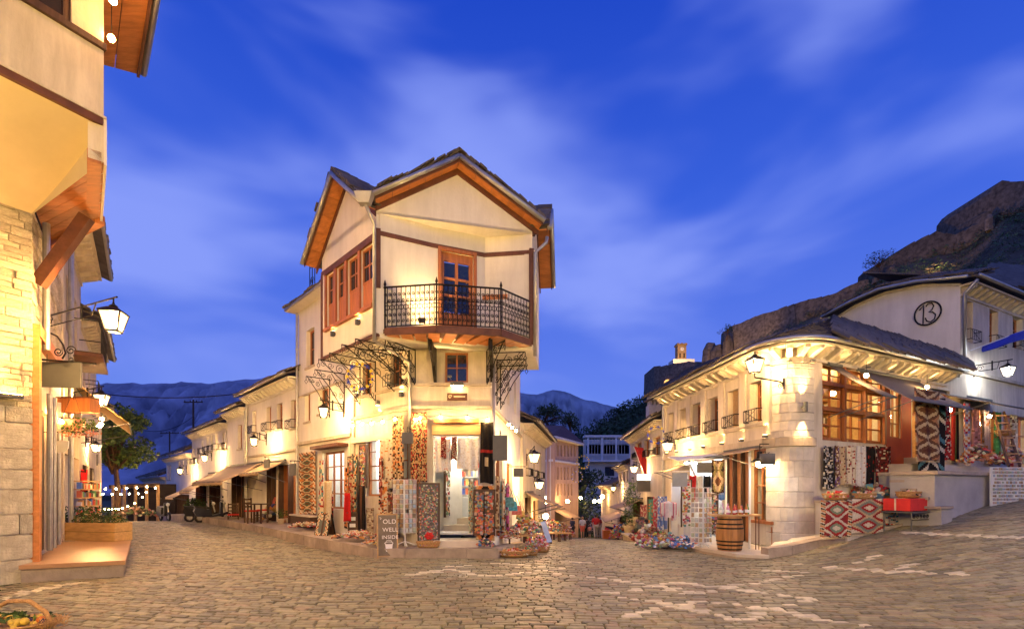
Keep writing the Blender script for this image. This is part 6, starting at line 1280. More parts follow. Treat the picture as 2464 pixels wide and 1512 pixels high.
# people
def person(label, px, d, h, top, bottom, pose, skin=m_skin, shorts=False, rz=0., hair=m_hair):
    x = (px-F)/F*d; z = G(x, d); o = thing('person', label, 'person', (x, d, z), 'people walking down the middle street'); s = h/1.75; M_ = Matrix.Rotation(rz, 3, 'Z'); W_ = lambda v: Vector((x, d, z)) + M_ @ (Vector(v)*s)
    lf, la = pose
    J = dict(pel=(0,0,.95), ch=(0,.0,1.28), nk=(0,0,1.48), hd=(0,-.01,1.60), tp=(0,-.01,1.72), lh=(-.09,0,.92), rh=(.09,0,.92), lk=(-.10,-lf*.5,.5), rk=(.10,lf*.5,.5), la=(-.10,-lf+.06,.08), ra=(.10,lf+.06,.08), lt=(-.10,-lf-.10,.04), rt=(.10,lf-.10,.04), ls=(-.19,0,1.42), rs=(.19,0,1.42), le=(-.25,la*.4,1.15), re=(.25,-la*.4,1.15), lw=(-.26,-la*.4-.05,.90), rw=(.26,la*.4-.05,.90), lm=(-.26,-la*.4-.07,.80), rm=(.26,la*.4-.07,.80), ns=(0,-.10,1.60))
    rad = dict(pel=.14, ch=.15, nk=.055, hd=.095, tp=.07, lh=.09, rh=.09, lk=.058, rk=.058, la=.04, ra=.04, lt=.03, rt=.03, ls=.07, rs=.07, le=.045, re=.045, lw=.03, rw=.03, lm=.035, rm=.035, ns=.02)
    Ed = [('pel','ch'),('ch','nk'),('nk','hd'),('hd','tp'),('hd','ns'),('pel','lh'),('pel','rh'),('lh','lk'),('lk','la'),('la','lt'),('rh','rk'),('rk','ra'),('ra','rt'),('ch','ls'),('ch','rs'),('ls','le'),('le','lw'),('lw','lm'),('rs','re'),('re','rw'),('rw','rm')]
    def skin_mesh(name, edges, k, mat, cut=None):
        names = []
        for e in edges:
            for q in e:
                if q not in names: names.append(q)
        me = bpy.data.meshes.new(name); me.from_pydata([tuple(W_(J[q]) - Vector((x,d,z))) for q in names], [(names.index(a), names.index(b)) for a, b in edges], []); me.materials.append(mat)
        ob_ = bpy.data.objects.new(name, me); COL.objects.link(ob_); ob_.parent = o; ORG[ob_.name] = Vector((x,d,z)); ob_.modifiers.new('skin','SKIN'); 
        for i, q in enumerate(names): r_ = rad[q]*k*s; me.skin_vertices[0].data[i].radius = (r_, r_*.8 if q in ('ch','pel') else r_)
        me.skin_vertices[0].data[0].use_root = True; sb = ob_.modifiers.new('sub','SUBSURF'); sb.levels = 1; sb.render_levels = 2; return ob_
    skin_mesh('body', Ed, 1., skin)
    skin_mesh('shirt', [('pel','ch'),('ch','ls'),('ch','rs'),('ls','le'),('rs','re')], 1.25, top)
    skin_mesh('shorts' if shorts else 'trousers', [('pel','lh'),('pel','rh'),('lh','lk'),('rh','rk')] + ([] if shorts else [('lk','la'),('rk','ra')]), 1.32, bottom)
    c = W_((0,.015,1.66)); mb = MB(); mb.ball(c, .108*s, 10, 6, sq=(1,1.05,1)); mb.ob('hair', hair, o, smooth=True); return o
CLO = lambda n, c: M(n, c, .9, .12, 6, .2, 40)
person('woman in pale top and coral shorts walking down the street', 1401, 40, 1.68, CLO('pale_top',(.45,.48,.52)), CLO('coral_shorts',(.65,.16,.10)), (.14,.2), shorts=True, rz=math.pi, hair=M('fair_hair',(.35,.22,.1),.6))
person('person in dark clothes beside the woman in coral shorts', 1411, 41, 1.66, CLO('dark_top',(.02,.02,.03)), CLO('dark_trousers',(.015,.015,.02)), (.1,.15), rz=math.pi)
person('small child in pink top holding back behind the adults', 1418.5, 40, 1.02, CLO('pink_top',(.55,.25,.2)), CLO('grey_shorts',(.1,.1,.11)), (.08,.1), shorts=True, rz=math.pi)
person('man in red shirt and pale trousers walking down the street', 1433, 39, 1.80, CLO('red_shirt',(.55,.035,.03)), CLO('pale_trousers',(.55,.47,.35)), (.16,.2), rz=math.pi)
person('second person in red shirt close beside the man in pale trousers', 1440, 40, 1.72, CLO('brick_shirt',(.5,.06,.04)), CLO('stone_trousers',(.5,.42,.33)), (.1,.15), rz=math.pi)
person('person in dark blue by the goods tables down the street', 1377, 42, 1.68, CLO('navy_top',(.02,.025,.06)), CLO('navy_trousers',(.015,.02,.04)), (.1,.12), rz=2.4)
# scooter
def scooter(label, px, d, body, rz, name='scooter', k=1.):
    x = (px-F)/F*d; z = G(x, d); o = thing(name, label, 'scooter', (x, d, z)); M_ = Matrix.Rotation(rz, 3, 'Z'); W_ = lambda a, b, c: Vector((x,d,z)) + M_ @ Vector((a*k,b*k,c*k))
    for yy, nm in ((-.6,'wheel'),(.55,'wheel')):
        w = MB().tube([W_(0, yy + math.cos(i*.5236)*.19, .23 + math.sin(i*.5236)*.19) for i in range(12)], .055*k, 6, cyc=True).ob('wheel', m_bplas, o, smooth=True); MB().tube([W_(-.04,yy,.23), W_(.04,yy,.23)], .1*k, 8).ob('rim', m_zinc, w)
    mb = MB(); prof = [(-.42,.30),(-.40,.95),(-.32,.98),(-.30,.42),(.05,.34),(.12,.62),(.75,.72),(.82,.55),(.70,.30),(.1,.26)]; mb.prism([W_(-.15,a,b) for a, b in prof], M_ @ Vector((.3*k,0,0))); mb.ob('body', body, o)
    MB().prism([W_(-.13,a,b) for a, b in ((.08,.62),(.12,.74),(.5,.78),(.78,.80),(.76,.72))], M_ @ Vector((.26*k,0,0))).ob('seat', m_bplas, o)
    MB().tube([W_(-.32,-.36,1.08), W_(-.1,-.42,1.02), W_(.1,-.42,1.02), W_(.32,-.36,1.08)], .02*k, 6).ob('handlebar', m_bplas, o); MB().tube([W_(0,-.42,1.0), W_(0,-.6,.23)], .035*k, 6).ob('fork', m_zinc, o)
    mb = MB(); mb.ball(W_(0,-.47,.9), .09*k, 8, 5); mb.ob('headlight', m_whitep, o, smooth=True); MB().prism([W_(-.07,-.82,.40), W_(-.07,-.62,.50), W_(-.07,-.40,.42), W_(-.07,-.62,.44)], M_ @ Vector((.14*k,0,0))).ob('mudguard', body, o)
    for sd in (-.3,.3): MB().ball(W_(sd,-.36,1.22), .05*k, 6, 4).ob('mirror', m_bplas, o)
scooter('red motor scooter parked at the right of the middle street', 1474, 34, m_redpaint, .35)
scooter('dark motor scooter parked down the left street', 396, 27.5, m_bplas, .9); 
scooter('black motor scooter parked under the awnings of the left street', 487, 25.5, M('matt_black_paint', (.02,.02,.022), .6, .2, 2, 0, spec=.2), 2.0); scooter('dark blue motor scooter parked beside the black one', 512, 24.8, M('dark_blue_paint', (.02,.025,.05), .5, .2, 2, 0, spec=.3), 2.3)

awning(fK2, fK2.S(1522), fK2.S(1548), 1.15, 1.3, .5, 'tan awning below the red flag in the middle street'); awning(fK3, fK3.S(1490), fK3.S(1512), .0, 1.5, .6, 'tan awning on the small cream house down the street'); awning(fPs, .5, 3.5, -.2, 1.6, .8, 'tan awning at the foot of the pink house')
# ------------------------------------------------------------------ textiles
rk = random.Random(21)
CR, RD, BK, BE, DB, OG, TL = (.60,.51,.36), (.33,.03,.025), (.018,.015,.014), (.50,.36,.20), (.14,.06,.03), (.55,.20,.06), (.08,.20,.22)
def pat_dia(pal, nu=1, nv=3, border=None):
    def f(u, v):
        if border and (min(u,1-u) < .10 or min(v,1-v) < .05): return border[int((u*12+v*30)) % len(border)]
        a = abs((u*nu) % 1 - .5) + abs((v*nv) % 1 - .5); k = pal[min(len(pal)-1, int(a*len(pal)))]; return k
    return f
def pat_zig(pal, n=10, amp=.25, per=3): return lambda u, v: pal[int((v*n + amp*n*abs((u*per) % 1 - .5))) % len(pal)]
def pat_spot(bg, dots, p=.22):
    r = random.Random(rk.random()); t = [[(r.choice(dots) if r.random() < p else bg) for i in range(60)] for j in range(120)]
    return lambda u, v: t[int(v*119)][int(u*59)]
def pat_stripe(pal, n=9): return lambda u, v: pal[int(u*n) % len(pal)]
def cloth(label, f, s0, s1, z0, z1, n, pat, nu=20, nv=36, wave=.03, cat='rug', name='hanging_rug', top=0., lean=0., fringe=True, group=None, per=2.5):
    o = thing(name, label, cat, f.pt((s0+s1)/2, z0, n), group); mb = MB(); ph = rk.random()*6
    mb.grid(lambda u, v: f.pt(s0 + (s1-s0)*(u + .03*math.sin(v*5+ph)*(1-v)), z0 + (z1-z0)*v - .022*math.sin(math.pi*u)*v - .02*math.sin(u*5+ph)*(1-v), n + (wave + .012)*math.sin(u*6.28*per+ph + v*1.2)*(1-.3*v) + lean*(1-v)), nu, nv, pat); c = mb.ob('weave', m_cloth, o, smooth=True, fix=False); c.modifiers.new('thick','SOLIDIFY').thickness = .014
    if fringe:
        mb = MB()
        for k in range(int((s1-s0)/.03)): s = s0 + .015 + k*.03; p = f.pt(s, z0, n + wave*math.sin((s-s0)/(s1-s0)*6.28*per+ph) + lean); mb.tube([p, p - Vector((rk.uniform(-.008,.008),0,.05))], .004, 3)
        mb.ob('fringe', M_fr, o, kind='stuff', fix=False)
    return o
M_fr = M('cream_fringe', (.6,.5,.34), .9, .1, 8, 0)
zF = lambda y: CH + (HY-y)/F*13.1
# corner house, left side
cloth('tall narrow kilim with lozenge column on the left side of the corner house', fL, fL.S(727), fL.S(764), .78, 2.95, .10, pat_dia([DB, (.08,.12,.07), BE, DB, OG, CR], 1, 9, [CR, OG, CR, DB]), 18, 70, .012)
kb = thing('rug_plinth', 'low dark step below the tall narrow kilim', 'step', fL.pt(fL.S(745),.36,.2)); MB().fbox(fL, fL.S(722), fL.S(770), .36, .72, 0, .34).ob('block', m_dwood, kb); MB().fbox(fL, fL.S(721), fL.S(771), .72, .77, 0, .38).ob('tread', m_slab, kb)
cloth('long brown floral runner hanging beside the shop corner', fC, fC.S(963), fC.S(986), 1.75, 3.55, .22, pat_spot(BE, [DB, BK, OG], .45), 14, 40, .02)
cloth('wide brown floral carpet hanging at the front corner', fF, .02, .42, 1.85, 3.62, .16, pat_spot((.42,.27,.12), [DB, BK, RD], .5), 18, 44, .01)
cloth('cream embroidered cloth left of the brown runner', fC, fC.S(932), fC.S(958), 1.65, 3.0, .20, pat_spot(CR, [RD, OG, DB], .12), 16, 36, .03, cat='cloth', name='hanging_cloth')
cloth('dark shawl strip hanging by the shop window', fC, fC.S(900), fC.S(910), .5, 1.75, .45, pat_stripe([BK, BK, DB], 5), 6, 20, .05, cat='shawl', name='hanging_cloth')
cloth('bright red cloth hanging near the wooden cabinet', fC, fC.S(868), fC.S(879), .75, 1.55, .5, pat_stripe([(.6,.03,.03), (.5,.02,.02)], 4), 6, 14, .04, cat='cloth', name='hanging_cloth')
cloth('red and black striped blanket over the left shop window', fL, fL.S(800), fL.S(815), .55, 1.6, .22, pat_zig([RD, BK, RD, CR, DB], 14), 10, 24, .03, cat='blanket', name='hanging_cloth')
cloth('patterned kilim strip at the left shop corner', fC, fC.S(853), fC.S(866), .7, 2.7, .10, pat_zig([CR, BK, OG, CR, TL], 26, .3), 8, 44, .015)
cloth('cream tassel cloth hanging over the left pavement', fC, fC.S(822)+.0, fC.S(838), .6, 1.9, .55, pat_stripe([CR, BE, CR], 6), 8, 20, .05, cat='cloth', name='hanging_cloth')
cloth('white lace tablecloth in the left half of the shop door', fF, fF.S(1046), fF.S(1085), 2.10, 2.95, .05, pat_spot((.78,.74,.66), [(.7,.3,.2),(.75,.6,.5)], .1), 16, 22, .025, cat='cloth', name='hanging_cloth')
cloth('white blouse cloth in the right half of the shop door', fF, fF.S(1100), fF.S(1152), 2.15, 2.98, .06, pat_spot((.8,.77,.72), [(.72,.65,.55)], .2), 16, 22, .03, cat='cloth', name='hanging_cloth')
cloth('black apron with pale print right of the shop door', fF, fF.S(1157), fF.S(1187), 1.80, 3.35, .26, lambda u, v: (.55,.45,.28) if abs(u-.5) < .16 and .28 < v < .42 else (RD if .5 < v < .56 else BK), 14, 40, .02, cat='apron', name='hanging_cloth', fringe=False)
cloth('brown diamond rug behind the right souvenir rack', fF, fF.S(1146), fF.S(1190), .35, 1.75, .12, pat_dia([DB, BE, BK, OG, BE], 1, 2), 20, 34, .01)
for k, (px_, c1, c2) in enumerate(((1203,BE,DB),(1212,CR,OG),(1221,TL,CR),(1231,(.5,.1,.3),CR),(1240,(.05,.2,.35),(.7,.7,.7)))):
    cloth(['brown embroidered bag strip','cream embroidered scarf','teal printed scarf','pink printed scarf','blue and white printed scarf'][k] + ' on the street side of the corner shop', fR, .3+k*.45, .6+k*.45, .6-k*.05, 2.0-k*.06, .12+.1*(k%2), pat_spot(c1, [c2, DB], .35), 10, 24, .03, cat='scarf', name='hanging_cloth')
# rounded house
cloth('brown and cream kilim with stacked diamonds hanging on the terrace', fP, fP.S(2199,1.1), fP.S(2262,1.1), 2.42, 4.30, 1.1, pat_dia([(.10,.035,.02), DB, (.52,.38,.20), DB, (.45,.20,.08), (.50,.36,.18)], 1, 3.5), 28, 60, .02)
cloth('black kilim with cream zigzag hanging behind the brown kilim', fP, fP.S(2212,.95), fP.S(2272,.95), 2.12, 4.2, .95, pat_zig([BK, BK, CR, BK, TL, BK], 16, .5, 1), 24, 50, .02)
cloth('red patterned carpet hanging beside the terrace kilims', fP, fP.S(2266,.7), fP.S(2288,.7), 2.5, 4.25, .7, pat_spot(RD, [BK, CR], .35), 14, 40, .02)
cloth('dark red striped carpet by the terrace pillar', fP, fP.S(2290,.5), fP.S(2304,.5), 2.5, 4.3, .5, pat_stripe([RD, BK, RD, (.1,.14,.05)], 6), 10, 30, .02)
cloth('cream and gold banded runner at the bazaar stall', fP, fP.S(2318,.9), fP.S(2334,.9), 2.4, 4.2, .9, pat_zig([CR, OG, CR, (.2,.2,.35), RD], 24, .2), 10, 50, .02)
hang = [('black and white patterned bag cloth below the big window', 1981,2004,BK,[CR,(.3,.3,.3)],.35), ('purple and brown woven cloth below the big window', 2003,2014,DB,[(.15,.08,.25),CR],.35), ('beige embroidered runner below the big window', 2013,2036,BE,[CR,RD,DB],.25), ('cream dotted runner below the big window', 2035,2052,CR,[DB,RD],.2), ('red topped folk apron below the big window', 2052,2070,RD,[CR,DB],.3), ('white folk blouse below the big window', 2058,2076,(.62,.58,.52),[(.5,.3,.2)],.06), ('black velvet vest with red trim below the big window', 2078,2102,BK,[RD],.1), ('red and black folk jacket below the big window', 2100,2140,(.12,.02,.02),[RD,CR,BK],.45)]
for i, (lab, x0, x1, bg, dots, p_) in enumerate(hang): cloth(lab, fP, fP.S(x0,.12), fP.S(x1,.12), fP.Z(x0,1168+rk.uniform(-10,8),.12), fP.Z(x0,1070,.12), .12 + .05*(i%2), pat_spot(bg, dots, p_), 12, 26, .025, cat='textile', name='hanging_cloth', per=1.5)
cloth('red kilim with medallions hanging over the ledge', fP, fP.S(1977,.9), fP.S(2048,.9), .52, 1.40, .90, pat_dia([CR, (.2,.25,.15), RD, CR, (.28,.03,.025), (.28,.03,.025), OG], 1, 2, [CR, OG, BE, BK]), 36, 44, .008)
cloth('white kilim with two red diamonds hanging over the ledge', fP, fP.S(2051,.9), fP.S(2128,.9), .56, 1.42, .90, pat_dia([CR, RD, (.2,.22,.16), BE, RD, CR, (.62,.55,.42)], 1, 2), 34, 34, .008)
cloth('cream kilim with small coloured motifs hanging over the ledge', fP, fP.S(2129,.9), fP.S(2160,.9), .72, 1.40, .90, pat_spot(CR, [RD, TL, BK, OG], .4), 10, 16, .008)
rc = thing('red_blanket', 'folded bright red blanket on a small table by the steps', 'blanket', fP.pt(fP.S(2190,1.3), 1.0, 1.3)); mb = MB(); s_a, s_b = fP.S(2162,1.3), fP.S(2218,1.3); mb.fbox(fP, s_a, s_b, 1.12, 1.42, .95, 1.55); mb.ob('blanket', m_red, rc); MB().fbox(fP, s_a-.004, s_b+.004, 1.12, 1.425, 1.2, 1.24).ob('stripe', M_fr, rc)
tb = thing('iron_table', 'low iron table with scrolled apron under the red blanket', 'table', fP.pt(fP.S(2200,1.3), .8, 1.3)); s_b += .25; MB().fbox(fP, s_a, s_b, 1.07, 1.10, .9, 1.6).ob('table_top', m_gmetal, tb)
for a in (s_a+.04, s_b-.04):
    for b in (.95,1.55): MB().tube([fP.pt(a,1.08,b), fP.pt(a,.6,b)], .015, 5).ob('leg', m_gmetal, tb)
mb = MB(); mb.tube([fP.pt(s_a,.9,1.58), fP.pt(s_b,.9,1.58)], .01, 4); [mb.tube(spiral(fP.pt(s_a+.1+k*.16,.98,1.58), fP.t, Vector((0,0,1)), .06, .02, 0, 1.5, 10), .008, 4) for k in range(7)]; mb.ob('scroll_apron', m_iron, tb)
# ------------------------------------------------------------------ heaps and baskets
def heap(label, c, rx, ry, h, n, pal, size, cat='goods', name='goods_heap', basket=True, rz=0, group=None, shape='box'):
    c = Vector(c); o = thing(name, label, cat, c, group)
    if basket:
        mb = MB(); mb.lathe([(.80,0),(.98,.12),(1.0,.16),(.93,.16),(.9,.10)], c, 20, sx=rx, sy=ry); mb.ob('basket', m_basket, o, smooth=True); mb = MB()
        for k in range(2): mb.tube([c + Vector((math.cos(a*.3142)*rx*(.9+.08*k), math.sin(a*.3142)*ry*(.9+.08*k), .06+.09*k)) for a in range(20)], .018, 5, cyc=True)
        mb.ob('rim', m_basket, o)
    mb = MB()
    for i in range(n):
        a = rk.uniform(0,6.28); r = math.sqrt(rk.random())*.92; zz = h*(1-r*r)*rk.uniform(.35,1) + .06; p = c + Vector((math.cos(a)*r*rx, math.sin(a)*r*ry, zz)); col = tuple(k*rk.uniform(.7,1.2) for k in rk.choice(pal))
        if shape == 'ball': mb.ball(p, size*rk.uniform(.6,1.1), 6, 4, col)
        elif shape == 'shoe': mb.box(p, (size*2.2*rk.uniform(.8,1.2), size*.8, size*.5), rk.uniform(0,3.14), col, rx=rk.uniform(-.5,.5), ry=rk.uniform(-.4,.4)); mb.ball(p + Vector((0,0,size*.3)), size*.45, 6, 3, rk.choice(pal))
        else: mb.box(p, (size*rk.uniform(.6,1.6), size*rk.uniform(.5,1.2), size*rk.uniform(.3,.9)), rk.uniform(0,3.14), col, rx=rk.uniform(-.6,.6), ry=rk.uniform(-.6,.6))
    mb.ob('items', m_goods, o, kind='stuff', fix=False); return o
FOLK = [(.6,.5,.38), (.55,.06,.05), (.08,.06,.05), (.6,.28,.1), (.65,.55,.45), (.45,.25,.12), (.7,.62,.5)]; BRI = [(.5,.05,.04), (.55,.26,.08), (.08,.2,.36), (.6,.54,.44), (.4,.08,.2), (.12,.26,.13), (.5,.38,.08), (.5,.28,.24), (.3,.2,.12)]
def onpav(px, py, z): d = (CH-z)*F/(py-HY); return P(px, py, d)
heap('heap of woollen slippers on the pavement left of the patterned board', onpav(735,1270,.37), .62, .26, .16, 90, FOLK, .055, basket=False, shape='shoe')
heap('long heap of woollen slippers beside the wooden cabinet', onpav(860,1298,.27), .75, .28, .22, 150, FOLK, .06, basket=False, shape='shoe')
heap('small heap of slippers at the foot of the card rack', onpav(905,1312,.22), .40, .2, .12, 70, FOLK, .05, basket=False, shape='shoe')
heap('tray of bracelets left of the doorstep', onpav(1030,1316,.2), .30, .16, .08, 90, FOLK + BRI, .035)
heap('heap of dark trinkets right of the doorstep', onpav(1168,1318,.2), .25, .12, .20, 90, BRI + [(.05,.08,.1)]*4, .05, basket=False)
heap('wide wicker tray of souvenirs at the street corner', Vector((*XY(1236,12.75), G(.05,12.75))), .42, .26, .16, 190, FOLK + [OG], .045)
heap('heap of embroidered slippers above the wide tray', onpav(1225,1298,.16), .40, .25, .30, 150, FOLK + BRI[:2], .05, basket=False, shape='shoe')
heap('upright bundle of red paper flowers at the street corner', Vector((*XY(1278,13.0), G(.5,13))), .17, .15, .62, 190, BRI, .045, basket=True)
heap('basket of pink and white dolls at the street corner', Vector((*XY(1300,13.8), G(.77,13.8))), .25, .2, .42, 150, [(.7,.3,.35),(.75,.65,.6),(.6,.15,.1)], .05)
for k, (px_, d_) in enumerate(((1262,15.2),(1292,17.5),(1318,20.5),(1336,24),(1352,28))):
    x_, y_ = XY(px_, d_); heap(['first','second','third','fourth','fifth'][k] + ' goods table down the left side of the middle street', (x_, y_, G(x_,y_)+.35), .5, .4, .55, 130, BRI + FOLK, .08, basket=False, name='goods_table'); 
    o = [q for q in bpy.data.objects if q.name.startswith('goods_table')][-1]
for k in range(5):
    o = bpy.data.objects['goods_table' + ('' if k == 0 else '.%03d' % k)]; c = ORG[o.name]; MB().box(c + Vector((0,0,.02)), (1.05,.8,.04)).ob('table_top', m_plank, o)
    for a in (-.45,.45):
        for b in (-.33,.33): MB().box(c + Vector((a,b,-.2)), (.05,.05,.42)).ob('leg', m_dwood, o)
# folded blue surfboard-like ironing cloth stand
bb = thing('blue_board', 'tall blue board leaning among the goods of the middle street', 'board', (*XY(1312,16.2), G(1.06,16.2))); p0, p1 = P(1306,1253,16.6), P(1322,1303,15.9); MB().beam(p0, p1, .16, .03, up=(0,-1,0)).ob('panel', M('pale_blue_paint', (.22,.32,.62), .6), bb)
bb = thing('stone_bollard', 'small square bollard at the top of the middle street', 'bollard', gp(1377,1309)); c = ORG[bb.name]; MB().box(c + Vector((0,0,.07)), (.16,.16,.18)).ob('post', m_kerb, bb)
# right side heaps
heap('colourful heap of souvenirs on the ground left of the shop platform', Vector((*XY(1590,14.6), G(4.25,14.6))), .8, .6, .42, 260, BRI + [(.75,.75,.75),(.2,.4,.7)], .07, basket=False)
heap('striped rugs and cushions heaped at the ramp wall', Vector((*XY(1565,16.5), G(4.5,16.5))), .6, .55, .6, 130, [RD, CR, (.35,.12,.12), (.6,.55,.5)], .12, basket=False)
heap('dark bags heaped beside the street doorway', Vector((*XY(1548,19.5), G(5,19.5))), .5, .5, .95, 90, [(.03,.025,.025),(.08,.03,.03),(.12,.05,.06)], .16, basket=False)
heap('blue and white toys beside the platform', Vector((*XY(1648,14.0), .0)), .45, .35, .32, 150, [(.1,.3,.65),(.75,.75,.78),(.05,.15,.4),(.65,.2,.1)], .06, basket=False)
heap('wicker basket of red felt items on the ledge', fP.pt(fP.S(2010,.5),1.38,.5), .32, .22, .18, 90, [RD, (.6,.04,.03), CR], .06); heap('wicker basket of dolls on the ledge', fP.pt(fP.S(2078,.5),1.38,.5), .30, .22, .18, 90, FOLK + [TL], .05); heap('wicker basket of felt flowers by the red blanket', fP.pt(fP.S(2185,1.25),1.43,1.25), .30, .20, .14, 90, [RD, CR, (.7,.5,.4), BK], .05)
heap('bolster cushions piled at the back of the ledge', fP.pt(fP.S(2100,.35),1.38,.35), .75, .18, .34, 60, [TL, BE, DB, CR, RD], .13, basket=False)
heap('goods heaped on the steps of the right bazaar', fP.pt(fP.S(2352,1.0),2.35,1.0), .55, .4, .6, 130, FOLK + [RD, (.4,.1,.12)], .09, basket=False); heap('baskets of goods before the far right stall', fP.pt(fP.S(2425,.9),2.35,.9), .6, .4, .7, 130, FOLK, .09, basket=False)
for k, (px_, col, lab) in enumerate(((2372,(.16,.14,.2),'grey dress on a stand at the right bazaar'), (2346,(.25,.12,.12),'dark flowered dress hanging at the right bazaar'), (2400,(.05,.2,.08),'green scarf hanging at the right bazaar'), (2440,(.6,.55,.45),'white fringed shawl hanging at the right bazaar'))):
    s_ = fG2.S(px_, 1.0); cloth(lab, fG2, s_-.22+.08*(k==2), s_+.22-.08*(k==2), 2.75, 4.1, 1.0, pat_spot(col, [tuple(q*1.7 for q in col), DB], .25), 12, 26, .05, cat='garment', name='hanging_cloth')
o = heap('round straw basket hanging at the right bazaar', fG2.pt(fG2.S(2418,1.3),3.3,1.3), .26, .2, .1, 30, [BE], .05)
heap('straw mats piled on the pavement by the ledge', gp(2105,1290) + Vector((0,0,.1)), .3, .2, .1, 40, FOLK, .07, basket=False) if False else None
# ------------------------------------------------------------------ racks of cards and magnets
card_me = MB().box((0,0,0), (1,.03,1)).mesh('postcard', m_whitep)
pm = [M('card_print_%d' % i, c, .45, .45, 9., 0, col2=c2) for i, (c, c2) in enumerate((((.5,.08,.06),(.75,.7,.65)), ((.08,.25,.5),(.6,.7,.75)), ((.65,.5,.25),(.3,.15,.08)), ((.1,.3,.15),(.65,.65,.5)), ((.7,.68,.62),(.3,.32,.4)), ((.45,.25,.12),(.75,.6,.35)), ((.12,.1,.12),(.6,.5,.45)), ((.35,.5,.6),(.75,.72,.6))))]
def rack(label, base, panels, h, rows, cols, z0, frame, name='postcard_rack', cat='rack', cw=.8, ch=.8, feet=True, mats=None, tilt=.15):
    """panels: list of (corner a, corner b) plan offsets from base"""
    base = Vector(base); o = thing(name, label, cat, base); mb = MB(); mats = mats or pm
    for a, b in panels:
        a, b = base + Vector((*a,0)), base + Vector((*b,0))
        for q in (a, b): mb.tube([q + Vector((0,0,z0-.05)), q + Vector((0,0,h))], .012, 5)
        for r in range(rows+1): z = z0 + (h-z0)*r/rows; mb.tube([a + Vector((0,0,z)), b + Vector((0,0,z))], .007, 4)
    if feet:
        for k in range(4): a = k*1.57+.4; mb.tube([base + Vector((0,0,.12)), base + Vector((math.cos(a)*.26, math.sin(a)*.26, .02))], .014, 5)
        mb.tube([base, base + Vector((0,0,z0+.02))], .02, 6)
    mb.ob('frame', frame, o)
    for a, b in panels:
        a, b = base + Vector((*a,0)), base + Vector((*b,0)); d = b-a; L = d.length; ang = math.atan2(d.y, d.x); n = Vector((d.y,-d.x,0)).normalized(); n = n if n.dot(-a) > 0 else -n; hh = (h-z0)/rows
        for r in range(rows):
            for c in range(cols):
                if rk.random() < .04: continue
                p = a + d*((c+.5)/cols) + n*.02 + Vector((0,0,z0 + (r+.5)*hh)); rot = Matrix.Rotation(ang,3,'Z') @ Matrix.Rotation(-tilt + rk.uniform(-.04,.04),3,'X'); inst(card_me, 'postcard', p, o, scale=(L/cols*cw*rk.uniform(.9,1.05), .3, hh*ch*rk.uniform(.85,1.05)), rot=rot, mat=rk.choice(mats))
    return o
b_ = Vector((*XY(974,13.0), .21)); rack('white wire postcard rack with two card panels beside the sandwich board', b_, [((-.30,.02),(.0,-.14)), ((.02,-.14),(.28,.02))], 1.68, 11, 3, .34, m_whitep)
b_ = Vector((*XY(1034,12.98), .21))
def magnets(label, f, s0, s1, z0, z1, n, pal, name='magnet_board', cat='magnet board', size=.035, cnt=520, frame=m_dwood, back=m_gmetal, tray=True):
    o = thing(name, label, cat, f.pt((s0+s1)/2, z0, n)); MB().fbox(f, s0, s1, z0, z1, n-.03, n).ob('panel', back, o); mb = MB(); mb.fbox(f, s0-.03, s0, z0-.02, z1+.03, n-.04, n+.02); mb.fbox(f, s1, s1+.03, z0-.02, z1+.03, n-.04, n+.02); mb.fbox(f, s0, s1, z1, z1+.03, n-.04, n+.02); mb.ob('frame', frame, o); mb = MB()
    for k in range(cnt):
        s, z = rk.uniform(s0+.02,s1-.02), rk.uniform(z0+.02,z1-.03); c = tuple(q*rk.uniform(.6,1.2) for q in rk.choice(pal)); w, hh = size*rk.uniform(.6,1.3), size*rk.uniform(.6,1.2); nn = rk.uniform(.008,.03); mb.fbox(f, s-w/2, s+w/2, z-hh/2, z+hh/2, n+.001, n+nn, c)
    mb.ob('magnets', m_goods, o, kind='stuff', fix=False); return o
MAGP = [(.35,.25,.2), (.5,.4,.3), (.3,.12,.1), (.15,.2,.25), (.55,.5,.42), (.25,.28,.15), (.55,.1,.08), (.1,.08,.08)]
fm_ = Fac((b_.x-.28, b_.y), (b_.x+.28, b_.y)); magnets('tall board covered in fridge magnets left of the shop door', fm_, 0, .50, .26, 1.78, .0, MAGP)
rf_ = thing('felt_flower', 'big red felt flower on the magnet board', 'ornament', fm_.pt(.27,.42,.05)); mb = MB(); [mb.ball(fm_.pt(.27+.07*math.cos(a*1.05), .47+.055*math.sin(a*1.05), .05), .05, 6, 4) for a in range(6)]; mb.ob('petals', m_red, rf_, smooth=True)
b_ = Vector((*XY(1166,12.98), .21)); fm2 = Fac((b_.x-.26, b_.y), (b_.x+.26, b_.y)); magnets('dark rack of painted plates and magnets right of the shop door', fm2, 0, .5, .5, 1.62, .06, [(.4,.12,.05), (.5,.22,.08), (.08,.05,.05), (.45,.38,.28), (.12,.2,.25), (.5,.08,.06)], size=.06, cnt=300, back=m_dwood)
MB().tube([fm2.pt(.25,.22,.12), fm2.pt(.25,1.6,.12)], .014, 6).ob('pole', m_iron, bpy.data.objects['magnet_board.001'])
